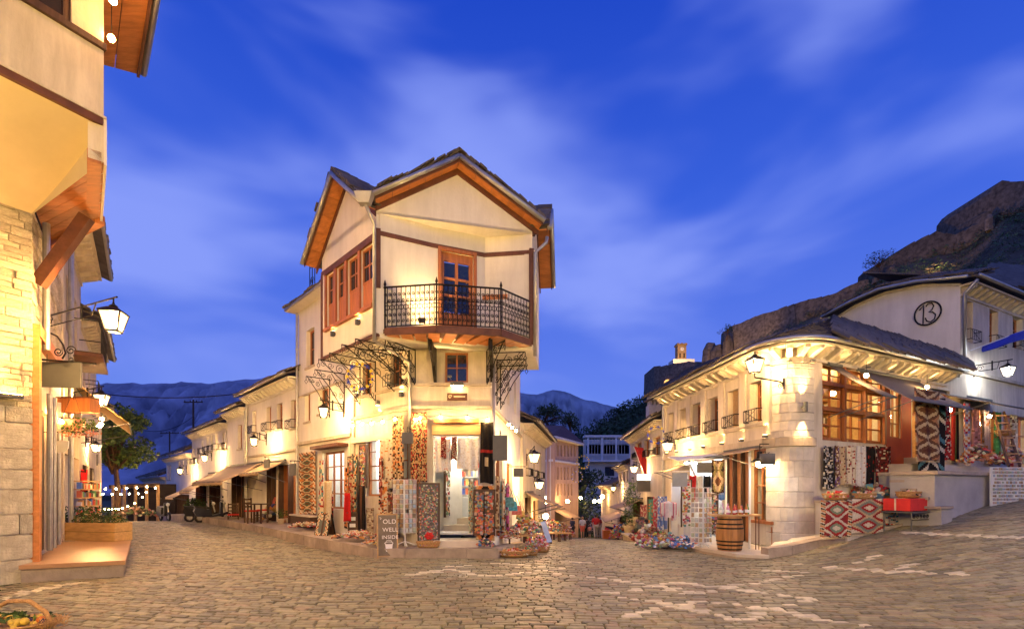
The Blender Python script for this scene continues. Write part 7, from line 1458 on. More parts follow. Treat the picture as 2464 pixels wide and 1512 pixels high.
# rotating two-sided card stand on the platform, and the card board at the right edge
b_ = Vector((*XY(1688,13.4), .14)); rack('tall revolving card stand on the shop platform', b_, [((-.26,.06),(-.01,-.10)), ((.01,-.10),(.24,-.02))], 1.55, 11, 3, .12, m_whitep)
p0_, p1_ = gp(2384,1216), gp(2470,1218); fcb = Fac((p0_.x,p0_.y), (p0_.x+1.35,p0_.y+.25)); zb_ = G(p0_.x, p0_.y)
cb = thing('card_board', 'white board filled with rows of small cards at the right edge', 'card board', (p0_.x,p0_.y,zb_)); MB().fbox(fcb, 0, 1.3, zb_+.0, zb_+1.06, -.04, 0).ob('panel', m_whitep, cb)
for r in range(11):
    for c in range(20):
        if rk.random() < .08: continue
        inst(card_me, 'small_card', fcb.pt(.03+c*.063+.03, zb_+.06+r*.092+.03, .012+rk.uniform(0,.02)), cb, rot=fcb.rot(), scale=(.055*rk.uniform(.8,1.1), .4, .07*rk.uniform(.6,1.05)), mat=rk.choice(pm))
ld = thing('wooden_ladder', 'weathered narrow ladder shelf leaning behind the card board', 'ladder', (p0_.x+.4, p0_.y+.6, zb_)); a_, b2_ = P(2402,990,16), P(2440,1120,14.6)
for k in (-.16,.16): MB().beam(a_ + Vector((k,0,0)), b2_ + Vector((k,0,0)), .05, .07).ob('stile', m_dwood, ld)
for k in range(7): MB().beam(a_.lerp(b2_,(k+.5)/7) + Vector((-.16,0,0)), a_.lerp(b2_,(k+.5)/7) + Vector((.16,0,0)), .12, .03).ob('rung', m_plank, ld)
# ------------------------------------------------------------------ sandwich boards
def aboard(label, base, w, h, rz, mat, frame, spread=.30, cat='sandwich board', name='sandwich_board'):
    base = Vector(base); o = thing(name, label, cat, base); M_ = Matrix.Rotation(rz, 3, 'Z'); W_ = lambda a, b, c: base + M_ @ Vector((a,b,c)); out = []
    for sg in (-1, 1):
        t, b = (0, h), (sg*spread, .02); mb = MB(); q = [W_(-w/2+.03, b[0]*.98, .06), W_(w/2-.03, b[0]*.98, .06), W_(w/2-.03, sg*.02, h-.03), W_(-w/2+.03, sg*.02, h-.03)]; mb.prism(q, M_ @ Vector((0,sg*.012,0))); out.append((mb.ob('panel', mat, o), q))
        mb = MB()
        for sx in (-1, 1): mb.beam(W_(sx*(w/2-.015), b[0], 0), W_(sx*(w/2-.015), sg*.015, h), .03, .03)
        mb.beam(W_(-w/2+.03, sg*.02, h-.015), W_(w/2-.03, sg*.02, h-.015), .03, .03); mb.beam(W_(-w/2+.03, b[0]*.95, .06), W_(w/2-.03, b[0]*.95, .06), .03, .03); mb.ob('frame', frame, o)
    return o, out, M_
m_chalk = M('chalkboard', (.16,.13,.095), .85, .3, 3., .1, 20); m_ch = M('chalk_white', (.75,.73,.68), .95, .1, 30, 0)
base = gp(931, 1337); rz_ = .30
ab, sides, M_ = aboard('wooden sandwich board reading OLD WELL INSIDE with a chalk bucket', base, .50, 1.06, rz_, m_chalk, m_plank, .30)
q = sides[0][1]; ex = (q[1]-q[0]).normalized(); ez = (q[3]-q[0]).normalized(); nn = ex.cross(ez).normalized(); Hh = (q[3]-q[0]).length; org_ = q[0] + nn*.014
def chalk_text(body, x, y, size, name):
    cu = bpy.data.curves.new(name, 'FONT'); cu.body = body; cu.size = size; cu.align_x = 'LEFT'; cu.extrude = .002; cu.space_character = 1.05; cu.materials.append(m_ch); tmp = bpy.data.objects.new(name, cu); COL.objects.link(tmp); bpy.context.view_layer.update(); me = bpy.data.meshes.new_from_object(tmp.evaluated_get(bpy.context.evaluated_depsgraph_get())); bpy.data.objects.remove(tmp); t = bpy.data.objects.new(name, me); COL.objects.link(t); t.parent = ab
    t.matrix_local = Matrix.Translation(org_ + ex*x + ez*y - ORG[ab.name]) @ Matrix((ex, ez, nn)).transposed().to_4x4()
chalk_text('OLD', .11, Hh-.22, .155, 'lettering'); chalk_text('WELL', .10, Hh-.42, .145, 'lettering'); chalk_text('INSIDE', .08, Hh-.60, .128, 'lettering')
mb = MB(); qq = lambda x, y: org_ + ex*x + ez*y + nn*.003
mb.tube([qq(.25+.10*math.cos(a*.3927), .30+.035*math.sin(a*.3927)) for a in range(16)], .007, 4, cyc=True); mb.add([qq(.16,.28), qq(.34,.28), qq(.32,.10), qq(.18,.10)], [(0,1,2,3)]); mb.ob('bucket_drawing', m_ch, ab)
mb = MB(); mb.tube([qq(.16,.30), qq(.20,.37), qq(.30,.37), qq(.34,.30)], .006, 4); mb.ob('bucket_handle_drawing', m_ch, ab)
mb = MB(); mb.tube([qq(.04,Hh-.06), qq(.08,Hh-.09), qq(.05,Hh-.12)], .006, 4); mb.ob('arrow_drawing', m_ch, ab)
base = gp(782, 1309); ab2, sides2, M2_ = aboard('black framed sandwich board covered with patterned cloth', base, .46, .92, -.25, m_dwood, m_iron, .28)
q2 = sides2[0][1]; mb = MB(); n2 = (q2[1]-q2[0]).cross(q2[3]-q2[0]).normalized(); pz = pat_zig([CR, BE, (.1,.13,.1), CR, OG, BK], 22, .25); mb.grid(lambda u, v: q2[0].lerp(q2[1],u).lerp(q2[3].lerp(q2[2],u), .12+.95*v) + n2*(.02+.012*math.sin(u*9)), 14, 30, lambda u, v: (.12,.13,.11) if abs(u-.5) < .3 and .3 < v < .75 else pz(u, v)); c_ = mb.ob('cloth_cover', m_cloth, ab2, smooth=True, fix=False); c_.modifiers.new('thick','SOLIDIFY').thickness = .01
# blank grey signs of the corner shop
for px_, py_, d_, w_, h_, lab in ((980,1052,12.5,.27,.28,'small blank grey sign hanging in front of the brown runner'), (1203,1076,12.6,.36,.62,'large blank dark sign hanging at the right shop corner')):
    c = P(px_, py_, d_); o = thing('shop_sign', lab, 'sign', c - Vector((0,0,h_/2))); MB().box(c, (w_,.05,h_)).ob('board', m_gmetal, o); mb = MB(); mb.tube([c + Vector((0,.0,h_/2)), c + Vector((0,0,h_/2+.12)), c + Vector((.0,.75,h_/2+.12))], .012, 5); mb.ob('arm', m_iron, o)
s_ = fF.S(1100); o = thing('plaque', 'long brown shop plaque under the first floor window', 'plaque', fF.pt(s_, fF.Z(1100,962), .04)); MB().fbox(fF, fF.S(1076), fF.S(1124), fF.Z(1100,962), fF.Z(1100,945), .0, .05).ob('board', m_brown, o); MB().tube(spiral(fF.pt(fF.S(1083), fF.Z(1100,953.5), .056), fF.t, Vector((0,0,1)), .05, .015, 0, 2), .005, 4).ob('emblem', M_fr, o); MB().fbox(fF, fF.S(1092), fF.S(1119), fF.Z(1100,955), fF.Z(1100,952), .05, .056).ob('raised_line', M_fr, o)
# small wooden cabinet
c = onpav(852, 1290, .28); cab = thing('wooden_cabinet', 'dark wooden cabinet with small drawers on the pavement', 'cabinet', c); MB().box(c + Vector((0,.15,.34)), (.42,.4,.68), .25).ob('case', m_dwood, cab); MB().box(c + Vector((0,.15,.70)), (.48,.46,.03), .25).ob('top', m_dwood, cab)
for k in range(3): MB().box(c + Matrix.Rotation(.25,3,'Z') @ Vector((-.08,-.21,0)) + Vector((0,.15,.15+k*.19)), (.16,.02,.10), .25).ob('drawer_label', m_whitep, cab)
# chairs and tables on the left pavement
def chair(label, c, rz, seat, name='chair', group='chairs on the left pavement'):
    c = Vector(c); o = thing(name, label, 'chair', c, group); M_ = Matrix.Rotation(rz,3,'Z'); W_ = lambda a, b, d: c + M_ @ Vector((a,b,d))
    for a in (-.19,.19): MB().beam(W_(a,-.19,0), W_(a,-.19,.45), .04, .04).ob('leg', m_dwood, o); MB().beam(W_(a,.19,0), W_(a,.22,.95), .04, .04).ob('leg', m_dwood, o)
    MB().prism([W_(-.21,-.21,.44), W_(.21,-.21,.44), W_(.21,.21,.44), W_(-.21,.21,.44)], (0,0,.05)).ob('seat', seat, o)
    for z in (.62,.76,.90): MB().beam(W_(-.18,.205,z), W_(.18,.205,z), .02, .06).ob('back_slat', m_dwood, o)
    for z in (.2,.3): MB().beam(W_(-.19,-.19,z), W_(.19,-.19,z), .025, .03).ob('stretcher', m_dwood, o)
chair('dark chair with red seat standing alone on the cobbles', gp(561,1262), .5, m_red)
chair('dark chair with red seat at the left end of the small table', onpav(608,1256,.36), 1.4, m_red); chair('dark chair with red seat behind the small table', onpav(632,1253,.36), -1.2, m_red)
c = onpav(620, 1257, .36); o = thing('cafe_table', 'small dark table between the red-seated chairs', 'table', c); MB().box(c + Vector((0,0,.73)), (.6,.6,.04)).ob('table_top', m_dwood, o)
for a in (-.25,.25):
    for b in (-.25,.25): MB().box(c + Vector((a,b,.36)), (.05,.05,.71)).ob('leg', m_dwood, o)
c = onpav(665, 1252, .36); o = heap('heap of folded wool blankets in front of the lit shop', c + Vector((0,.3,0)), .7, .45, .85, 80, [(.05,.08,.25),(.55,.25,.08),(.5,.42,.3),(.1,.12,.2),(.45,.1,.08)], .17, basket=False)
def pot(label, c, r, hgt, cols, potm=None, n=120, name='potted_plant', flowers=None):
    c = Vector(c); o = thing(name, label, 'plant', c); MB().lathe([(r*.7,0),(r,hgt*.35),(r*1.05,hgt*.38),(r*.9,hgt*.36)], c, 12).ob('pot', potm or M_fr, o, smooth=True); mb = MB(); leaves(mb, c + Vector((0,0,hgt*.75)), (r*1.5,r*1.5,hgt*.4), n, r*.5, cols, .1)
    if flowers: leaves(mb, c + Vector((0,0,hgt*.75)), (r*1.7,r*1.7,hgt*.45), n//3, r*.3, flowers, .8)
    mb.ob('foliage', m_leafy, o, kind='stuff', fix=False)
pot('potted plant in a pale pot at the pavement edge', onpav(676,1258,.36), .13, .5, YG+GR); pot('second potted plant nearer the tall kilim', onpav(694,1256,.36), .12, .48, GR); pot('leafy pot plants before the long white house', onpav(470,1246,.12), .35, 1.0, GR, n=260); pot('green pot plant by the ramp wall', (*XY(1512,24.5), G(5.6,24.5)+.3), .25, 1.1, GR, n=220); pot('climbing green plant on the street house corner', (*XY(1520,26), G(6,26)+.2), .3, 2.6, YG+GR, n=420)
# ------------------------------------------------------------------ barrel table and bottles
c = Vector((*XY(1755,12.7), .142)); br = thing('barrel_table', 'oak barrel with dark hoops carrying a wooden table board', 'barrel', c); NB = 18; Hb = .84
rb = lambda t: .27 + .055*math.sin(math.pi*t)
for k in range(NB):
    a0, a1 = 6.2832*k/NB+.012, 6.2832*(k+1)/NB-.012; mb = MB(); vs = []
    for j in range(7):
        t = j/6; r = rb(t)
        for (a, rr) in ((a0,r), (a1,r), (a1,r-.03), (a0,r-.03)): vs.append(c + Vector((math.cos(a)*rr, math.sin(a)*rr, t*Hb)))
    mb.add(vs, [(j*4+i, j*4+(i+1)%4, (j+1)*4+(i+1)%4, (j+1)*4+i) for j in range(6) for i in range(4)] + [(3,2,1,0),(24,25,26,27)]); mb.ob('stave', m_oak if 'm_oak' in globals() else m_woodh, br)
for t in (.05,.17,.28,.66,.78,.92): MB().lathe([(rb(t-.022)+.004,0),(rb(t)+.008,.018),(rb(t+.022)+.004,.036)], c + Vector((0,0,t*Hb-.018)), 24).ob('hoop', m_iron, br)
MB().prism([c + Vector(v) for v in ((-.52,-.22,.85),(.62,-.30,.85),(.72,.22,.85),(-.45,.28,.85))], (0,0,.035)).ob('table_board', m_plank, br)
bt = MB().lathe([(.036,0),(.036,.15),(.03,.18),(.013,.21),(.013,.27)], (0,0,0), 8).mesh('bottle', m_whitep, smooth=True); bcols = [('pink raki bottle',(.6,.25,.4)), ('amber liqueur bottle',(.5,.2,.03)), ('red liqueur bottle',(.5,.04,.03)), ('clear raki bottle',(.55,.6,.55)), ('green liqueur bottle',(.1,.25,.06))]
bmats = [M('bottle_glass_%d' % i, q[1], .12, .1, 5, 0, spec=.7) for i, q in enumerate(bcols)]; lblm = MB().lathe([(.0375,0),(.0375,.07)], (0,0,.05), 8).mesh('bottle_label', m_whitep)
for k in range(14):
    i = [3,3,0,0,0,1,2,1,2,1,2,2,1,4][k]; p = c + Vector((-.26+k*.052+rk.uniform(-.008,.008), -.12+.07*(k%3), .886)); o = thing('bottle', bcols[i][0] + ' on the barrel table, ' + ['first','second','third','fourth','fifth','sixth','seventh','eighth','ninth','tenth','eleventh','twelfth','thirteenth','last'][k] + ' from the card stand', 'bottle', p, 'bottles on the barrel table')
    s_ = rk.uniform(.75,1.05); inst(bt, 'glass', p, o, scale=(1,1,s_), mat=bmats[i]); inst(lblm, 'bottle_label', p, o, scale=(1,1,s_))
o = thing('standing_table', 'thin-legged metal standing table behind the barrel', 'table', (*XY(1815,12.9), .14)); q = ORG[o.name]; MB().prism([q + Vector(v) for v in ((-.30,-.1,.86),(.14,-.1,.86),(.14,.25,.86),(-.30,.25,.86))], (0,0,.025)).ob('table_top', m_plank, o)
for a in (0,.08): MB().tube([q + Vector((a,-.06,0)), q + Vector((a,-.06,.86))], .012, 5).ob('leg', m_brown, o)
o = thing('drum_lamp', 'grey drum-shaped lamp hanging over the shop platform', 'lamp', P(1846,1118,12.6)); q = P(1846,1090,12.6); MB().lathe([(.17,-.27),(.17,0),(.02,.01)], q, 16).ob('shade', m_gmetal, o, smooth=True); MB().lathe([(.12,-.285),(.12,-.275)], q, 12).ob('diffuser', e_wbulb, o); MB().tube([q, fK.pt(fK.S(1852), q.z+.1, .02)], .012, 5).ob('arm', m_iron, o)
for px_, lab in ((1803,'pale upright tent pole at the wooden shop window'), (1746,'pale upright tent pole at the shop doorway')):
    b0 = Vector((*XY(px_,13.0 if px_ > 1780 else 14.2), .13)); MB().tube([b0, b0 + Vector((0,0,2.35))], .03, 8).ob('tent_pole', m_whitep, label=lab, cat='pole', group='tent poles')
# white-lit stall left of the platform
st = thing('souvenir_stall', 'white-lit open stall front with hanging shirts left of the card stand', 'stall', (*XY(1655,15), -.1)); q = ORG[st.name]
MB().box(q + Vector((-.12,.2,1.15)), (.62,.06,1.6)).ob('white_panel', m_whitep, st); MB().box(q + Vector((.05,.0,.35)), (.55,.5,.75)).ob('counter', m_whitep, st)
MB().prism([q + Vector(v) for v in ((-.5,-.5,2.55),(.95,-.6,2.62),(.95,.4,2.78),(-.45,.5,2.7))], (0,0,.03)).ob('canopy', m_whitep, st); MB().beam(q + Vector((-.1,-.4,2.5)), q + Vector((.65,.3,1.45)), .06, .03).ob('strut', m_whitep, st)
mb = MB(); mb.box(q + Vector((.3,-.2,2.5)), (.9,.12,.05)); mb.ob('tube_lamp', EM('stall_tube', (.86,.94,1), 42), st)
for k, cl in enumerate(((.7,.7,.7),(.55,.03,.03),(.72,.72,.7),(.02,.02,.02),(.7,.66,.6),(.1,.2,.5))): cloth(['white shirt','red shirt','second white shirt','black shirt','cream shirt','blue shirt'][k] + ' hanging in the white-lit stall', Fac((q.x-.35,q.y-.35),(q.x+.9,q.y-.35)), .05+k*.2, .23+k*.2, 1.35, 2.05, .02+.05*(k%2), pat_spot(cl, [tuple(v*.8 for v in cl)], .2), 6, 10, .03, cat='shirt', name='hanging_shirt', fringe=False)
c = P(1635,1152,14.0); o = thing('shop_sign', 'blank pale grey sign in front of the white-lit stall', 'sign', c - Vector((0,0,.2))); MB().box(c, (.40,.06,.38)).ob('board', M('pale_grey_board',(.22,.24,.27),.6), o); MB().tube([c + Vector((-.2,0,.22)), c + Vector((.5,.3,.24))], .012, 5).ob('arm', m_whitep, o)
c = P(1668,1136,14.4); o = thing('shop_sign', 'dark blank sign above the card stand', 'sign', c - Vector((0,0,.2))); MB().box(c + Vector((.35,0,.15)), (.5,.06,.3)).ob('board', m_gmetal, o); MB().tube([c + Vector((.1,0,.32)), c + Vector((.9,.2,.34))], .012, 5).ob('arm', m_whitep, o)
fpic = Fac((XY(1712,13.9)), XY(1742,13.9)); cloth('brown picture rug on the shop wall behind the barrel', fpic, 0, fpic.len, 1.55, 2.45, .0, pat_dia([DB, BE, (.2,.16,.06), BK], 1, 1.4, [BK, DB]), 12, 22, .005)
# scarf spinner
c = Vector((*XY(1608,14.6), G(4.46,14.6))); o = thing('scarf_spinner', 'spinner stand hung with pale pink scarves', 'stand', c); MB().tube([c, c + Vector((0,0,1.3))], .016, 6).ob('pole', m_iron, o); mb = MB()
for k in range(26): a = k*.2417; p = c + Vector((math.cos(a)*.2, math.sin(a)*.2, 1.28)); cl = rk.choice([(.7,.6,.6),(.7,.35,.4),(.72,.7,.68),(.5,.15,.2)]); mb.tube([c + Vector((0,0,1.32)), p, p - Vector((0,0,rk.uniform(.3,.5)))], .03, 5, col=cl)
mb.ob('scarves', m_goods, o, kind='stuff', fix=False); MB().lathe([(.22,0),(.22,.02),(.03,.05)], c, 12).ob('base', m_iron, o)
o = thing('recycling_bin', 'blue banner board at the right of the middle street', 'board', (*XY(1487,33), G(6.8,33))); o.name = 'blue_banner'; ORG['blue_banner'] = ORG.pop('recycling_bin') if 'recycling_bin' in ORG else o.location.copy()
q = o.location; MB().box(Vector(q) + Vector((0,0,.55)), (.55,.08,.62)).ob('banner', m_blue, o); [MB().box(Vector(q) + Vector((a,0,.12)), (.05,.05,.26)).ob('leg', m_dwood, o) for a in (-.2,.2)]
o = thing('orange_crate', 'orange crate beside the red scooter', 'crate', (*XY(1459,33.5), G(6.2,33.5))); q = Vector(o.location); MB().box(q + Vector((0,0,.28)), (.5,.4,.52)).ob('box', M('orange_plastic',(.65,.16,.03),.5), o); MB().box(q + Vector((0,0,.56)), (.54,.44,.05)).ob('rim', M('orange_plastic_rim',(.6,.14,.03),.5), o)
# ------------------------------------------------------------------ string lights
z3 = lambda X, Y: ((1180 + X/2.865)*.6414, (1200 + Y/2.865)*.6414)
def string(label, pts, em, r=.035, sag=.06, cat='string lights', group='string lights', drop=.05):
    o = thing('string_lights', label, cat, pts[0], group); mb = MB()
    for a, b in zip(pts, pts[1:]): a, b = Vector(a) + Vector((0,0,drop+r)), Vector(b) + Vector((0,0,drop+r)); mb.tube([a.lerp(b,t/6) - Vector((0,0,sag*4*(t/6)*(1-t/6))) for t in range(7)], .006, 4)
    mb.ob('wire', m_iron, o)
    for p in pts: b = MB().ball(p, r, 8, 5).ob('bulb', em, o, smooth=True); MB().lathe([(r*.5,r*.8),(r*.45,r+drop)], p, 6).ob('socket', m_bplas, b)
on = lambda f, xy, n: f.pt(f.S(xy[0], n), f.Z(xy[0], xy[1], n), n)
e_str = EM('string_bulb_light', WARM2, 520)
string('string of round bulbs along the left shop wall of the corner house', [on(fC, z3(*q), .45) for q in ((337,1130),(405,1130),(508,1110),(612,1105),(728,1088),(862,1060))], e_str)
string('string of round bulbs over the shop door of the corner house', [on(fF, z3(*q), .30) for q in ((1085,1065),(1130,1048),(1350,1040),(1640,1045),(1858,1070))], e_str)
string('short string of bulbs turning into the middle street', [P(*z3(2085,1115),13.6), P(*z3(2120,1150),14.2), P(*z3(2165,1185),15)], e_str)
e_st2 = EM('far_string_bulb', WARM2, 260); xq = lambda X, Y: (64.1 + X*.2546, 897.9 + Y*.2546)
string('upper string of bulbs across the end of the left street', [P(*xq(*q), 24.6+i*.6) for i, q in enumerate(((745,1085),(845,1085),(945,1080),(1040,1075),(1135,1065),(1215,1075)))], e_st2, .04, .1)
string('middle string of bulbs across the end of the left street', [P(*xq(*q), 26+i*.6) for i, q in enumerate(((640,1137),(720,1137),(808,1137),(890,1135),(970,1132),(1057,1130),(1130,1118)))], e_st2, .04, .1)
string('low string of small bulbs along the cafe front on the left street', [P(*xq(*q), 28) for q in ((740,1275),(772,1278),(805,1277),(836,1277),(870,1277),(905,1268),(955,1250),(1022,1221),(1092,1163))], EM('tiny_bulb', WARM, 120), .04, .02)
# cafe front at the end of the left street
cf = thing('cafe_terrace', 'dark open cafe front with pale posts at the end of the left street', 'cafe', P(310,1240,30)); 
for k in range(5): b0 = P(272+k*27, 1250, 31); MB().beam(Vector((b0.x,b0.y,-1.5)), Vector((b0.x,b0.y,1.9)), .12, .12).ob('post', m_plank, cf)
b0, b1 = P(262,1170,31.5), P(385,1165,33); MB().beam(b0, b1, .2, .25).ob('beam', m_dwood, cf); MB().prism([Vector((b0.x,b0.y+1.5,-1.5)), Vector((b1.x,b1.y+1.5,-1.5)), Vector((b1.x,b1.y+1.5,2)), Vector((b0.x,b0.y+1.5,2))], (0,.1,0)).ob('back_wall', m_dark, cf)
heap('tables and flower boxes at the cafe at the end of the left street', P(330,1243,29) , 1.3, .5, .6, 120, [(.1,.06,.04),(.3,.12,.08),(.05,.07,.03),(.4,.3,.2)], .13, basket=False)
# ------------------------------------------------------------------ left doorway goods
c = P(176,1018,11.8); fb = thing('flower_basket', 'hanging pink flower pot with trailing blossoms lit by bulbs', 'flower basket', c - Vector((0,0,.3))); MB().lathe([(.12,-.16),(.2,-.02),(.24,.08),(.2,.1)], c, 16).ob('pot', M('pink_pot',(.55,.2,.16),.5), fb, smooth=True); mb = MB(); leaves(mb, c + Vector((.05,0,-.05)), (.55,.35,.2), 420, .08, YG+GR, .2); leaves(mb, c + Vector((.05,0,-.2)), (.55,.35,.12), 260, .06, [(.6,.25,.12),(.65,.35,.2),(.55,.15,.1)], .3); mb.ob('foliage', m_leafy, fb, kind='stuff', fix=False)
mb = MB(); [mb.tube([c + Vector((math.cos(a*2.09)*.22, math.sin(a*2.09)*.22, .08)), c + Vector((0,0,.75))], .006, 4) for a in range(3)]; mb.ob('chain', m_iron, fb)
e_gb = EM('gold_bulb_light', GOLD, 420)
string('loose string of gold bulbs around the hanging flower pot', [P(121,993,11.2), P(148,1013,11.4), P(245,1006,12.3), P(243,1019,12.2), P(238,1024,12.2)], e_gb, .045, .05)
c = P(190,985,12); o = thing('wooden_box', 'reddish wooden sign box above the hanging flowers', 'box', c); MB().box(c + Vector((0,0,.1)), (.75,.3,.32)).ob('box', m_wood, o); MB().box(c + Vector((0,0,.27)), (.8,.34,.03)).ob('lid', m_brown, o)
c = P(140,1070,11.3); o = thing('shop_sign', 'half-round blank white sign below the hanging flowers', 'sign', c - Vector((0,0,.1))); mb = MB(); mb.prism([c + Vector((-.22,0,.1)), c + Vector((.22,0,.1)), c + Vector((.21,0,-.06)), c + Vector((.12,0,-.15)), c + Vector((-.12,0,-.15)), c + Vector((-.21,0,-.06))], (0,.03,0)); mb.ob('board', m_whitep, o); MB().tube([c + Vector((0,0,.1)), c + Vector((0,0,.3)), c + Vector((-.6,.1,.3))], .01, 5).ob('arm', m_iron, o)
cloth('red flag cloth hanging by the left shop', Fac(XY(196,16.5), XY(216,16.9)), 0, .3, 1.55, 2.3, .0, pat_spot((.55,.02,.03), [BK], .12), 8, 16, .04, cat='flag', name='hanging_cloth', fringe=False); cloth('red striped bag hanging low by the left shop', Fac(XY(168,15.2), XY(176,15.4)), 0, .16, .6, 2.0, .0, pat_stripe([(.5,.02,.02), RD], 3), 6, 14, .03, cat='bag', name='hanging_cloth')
sh_ = thing('goods_shelf', 'open shelf of bottles and jars by the left shop', 'shelf', P(195,1235,15.8)); fsh = Fac(XY(178,15.6), XY(220,16.6)); shelves(fsh, 0, 1.2, .35, 1.9, 0, 6, sh_, PALW + GOODS, .9, m_plank, .09); pointl('shelf_glow', fsh.pt(.6, 2.2, .5), 40, GOLD, .06, sh_)
# ------------------------------------------------------------------ basket of fruit in the foreground
c = gp(42, 1530); c.z = G(c.x, c.y); o = thing('fruit_basket', 'wicker basket with arched handle and fruit in the near left corner', 'basket', c)
mb = MB(); mb.lathe([(.22,0),(.30,.10),(.36,.17),(.33,.17),(.27,.08)], c, 22, sx=1.15); mb.ob('bowl', m_basket, o, smooth=True)
for k in range(5): MB().tube([c + Vector((math.cos(a*.2856)*(.25+.025*k)*1.15, math.sin(a*.2856)*(.25+.025*k), .03+.034*k)) for a in range(22)], .014, 5, cyc=True).ob('weave_ring', m_basket, o)
MB().tube([c + Vector((-.40,0,.14)), c + Vector((-.30,0,.30)), c + Vector((-.1,0,.40)), c + Vector((.14,0,.40)), c + Vector((.32,0,.28)), c + Vector((.40,0,.12))], .025, 7).ob('handle', m_basket, o, smooth=True)
for k in range(26):
    a = rk.uniform(0,6.28); r = math.sqrt(rk.random())*.27; MB().ball(c + Vector((math.cos(a)*r*1.1, math.sin(a)*r, .16+rk.uniform(0,.05))), rk.uniform(.028,.05), 8, 6).ob('fruit', rk.choice(fruit_m) if 'fruit_m' in globals() else m_red, o, smooth=True)
mb = MB(); [leaves(mb, c + Vector((rk.uniform(-.25,.25), rk.uniform(-.2,.2), .22)), (.1,.1,.04), 10, .09, YG+GR) for k in range(9)]; mb.ob('leaf', m_leafy, o, kind='stuff', fix=False)
mb = MB()
for k in range(120): p = c + Vector((.36+rk.uniform(-.1,.12), rk.uniform(-.18,.18), .10+rk.uniform(0,.08))); mb.tube([p, p + Vector((rk.uniform(-.08,.12), rk.uniform(-.08,.08), rk.uniform(-.02,.09)))], .003, 3)
mb.ob('straw', m_basket, o, kind='stuff', fix=False)
# ------------------------------------------------------------------ more goods crowding the shop fronts
more = [(fC, 842, 850, .6, 2.1, .30, BE, [RD, DB], 'beige tasselled strip', 'left of the corner pilaster'), (fC, 912, 921, 1.1, 2.5, .30, (.35,.08,.05), [CR, BK], 'red woven strip', 'at the edge of the shop window'), (fC, 922, 931, .6, 1.9, .34, CR, [OG, DB], 'cream woven strip', 'right of the shop window'),
 (fC, 883, 897, .35, 1.15, .34, (.35,.28,.18), [DB, CR], 'speckled brown mat', 'below the shop window'), (fC, 915, 930, .32, 1.05, .36, OG, [CR, DB], 'orange lattice mat', 'behind the sandwich board'), (fC, 934, 944, .3, 1.55, .40, DB, [BE, RD], 'dark brown runner', 'behind the card rack'),
 (fL, 768, 776, .5, 2.6, .12, CR, [RD, TL], 'cream banner strip', 'beside the tall narrow kilim'), (fL, 829, 838, .5, 2.3, .2, OG, [CR, BK], 'orange banner strip', 'right of the left shop window'), (fL, 780, 796, .4, 1.2, .3, (.4,.05,.04), [BK, CR], 'red folded blanket', 'under the left shop window'),
 (fF, 1002, 1012, .5, 1.9, .2, DB, [BE, OG], 'narrow dark runner', 'between the card rack and magnet board'), (fF, 1128, 1141, .55, 1.9, .03, (.55,.6,.45), [TL, OG], 'pale printed scarf', 'inside the right door jamb'), (fF, 1060, 1072, 2.45, 3.0, .12, RD, [BK, CR], 'small red pennant', 'at the top of the shop door'), (fF, 1086, 1098, 2.4, 3.0, .12, DB, [RD, CR], 'small brown bag', 'at the top of the shop door')]
for f_, x0, x1, za, zb, n_, bg, dots, what, where in more: cloth(what + ' hanging ' + where, f_, f_.S(x0,n_), f_.S(x1,n_), za, zb, n_, pat_spot(bg, dots, .4), 10, 30, .03, cat='textile', name='hanging_cloth')
magnets('shelf board of painted mugs inside the shop door', Fac((fF.pt(.75,0,-.8).xy), (fF.pt(.95,0,-2.2).xy)), 0, 1.2, .9, 2.5, .02, BRI + [(.05,.05,.06)]*5, size=.08, cnt=200, back=m_shelf)
magnets('magnet panel on the white stall front', Fac((XY(1640,14.5)), (XY(1662,14.5))), 0, .25, .6, 1.9, .02, BRI + [(.7,.7,.7)]*3, size=.06, cnt=90, back=m_whitep)
magnets('souvenir panel behind the revolving card stand', Fac((XY(1700,14.2)), (XY(1726,14.2))), 0, .28, .4, 1.5, .02, BRI + MAGP, size=.06, cnt=110, back=m_dwood)
for k, (px_, d_, c1, c2) in enumerate(((1572,16.0,(.6,.1,.1),CR), (1582,15.4,(.2,.3,.6),(.7,.7,.7)), (1629,15.2,(.7,.7,.7),(.6,.1,.1)), (1560,17.5,(.1,.25,.15),OG), (1540,21,(.35,.1,.1),CR))):
    x_, y_ = XY(px_, d_); fq = Fac((x_, y_), (x_+.3, y_)); cloth(['red print scarf','blue print towel','white and red towel','green print cloth','dark red rug'][k] + ' on the right side of the middle street', fq, 0, .28, G(x_,y_)+.5, G(x_,y_)+1.5, 0, pat_spot(c1, [c2], .3), 8, 18, .04, cat='textile', name='hanging_cloth')
for k, (px_, d_, c1) in enumerate(((1224,14.2,TL), (1232,15.0,(.05,.25,.35)), (1243,16,(.55,.12,.1)), (1252,17.4,(.5,.3,.1)), (1266,20,(.2,.3,.1)))):
    x_, y_ = XY(px_, d_); c = Vector((x_, y_, G(x_,y_)+1.35-.12*k)); o = thing('shoulder_bag', ['teal','dark blue','red','ochre','green'][k] + ' woven bag hanging on the left side of the middle street', 'bag', c - Vector((0,0,.2)), 'woven bags'); mb = MB(); mb.prism([c + Vector(v) for v in ((-.13,0,.12),(.13,0,.12),(.16,0,-.16),(-.16,0,-.16))], (0,.06,0)); mb.ob('bag_body', M('bag_%d' % k, c1, .9, .4, 14, .3, 40, col2=tuple(min(.8,q*2.2) for q in c1)), o); MB().tube([c + Vector((-.12,.03,.12)), c + Vector((0,.03,.45)), c + Vector((.12,.03,.12))], .012, 5).ob('strap', m_dwood, o)

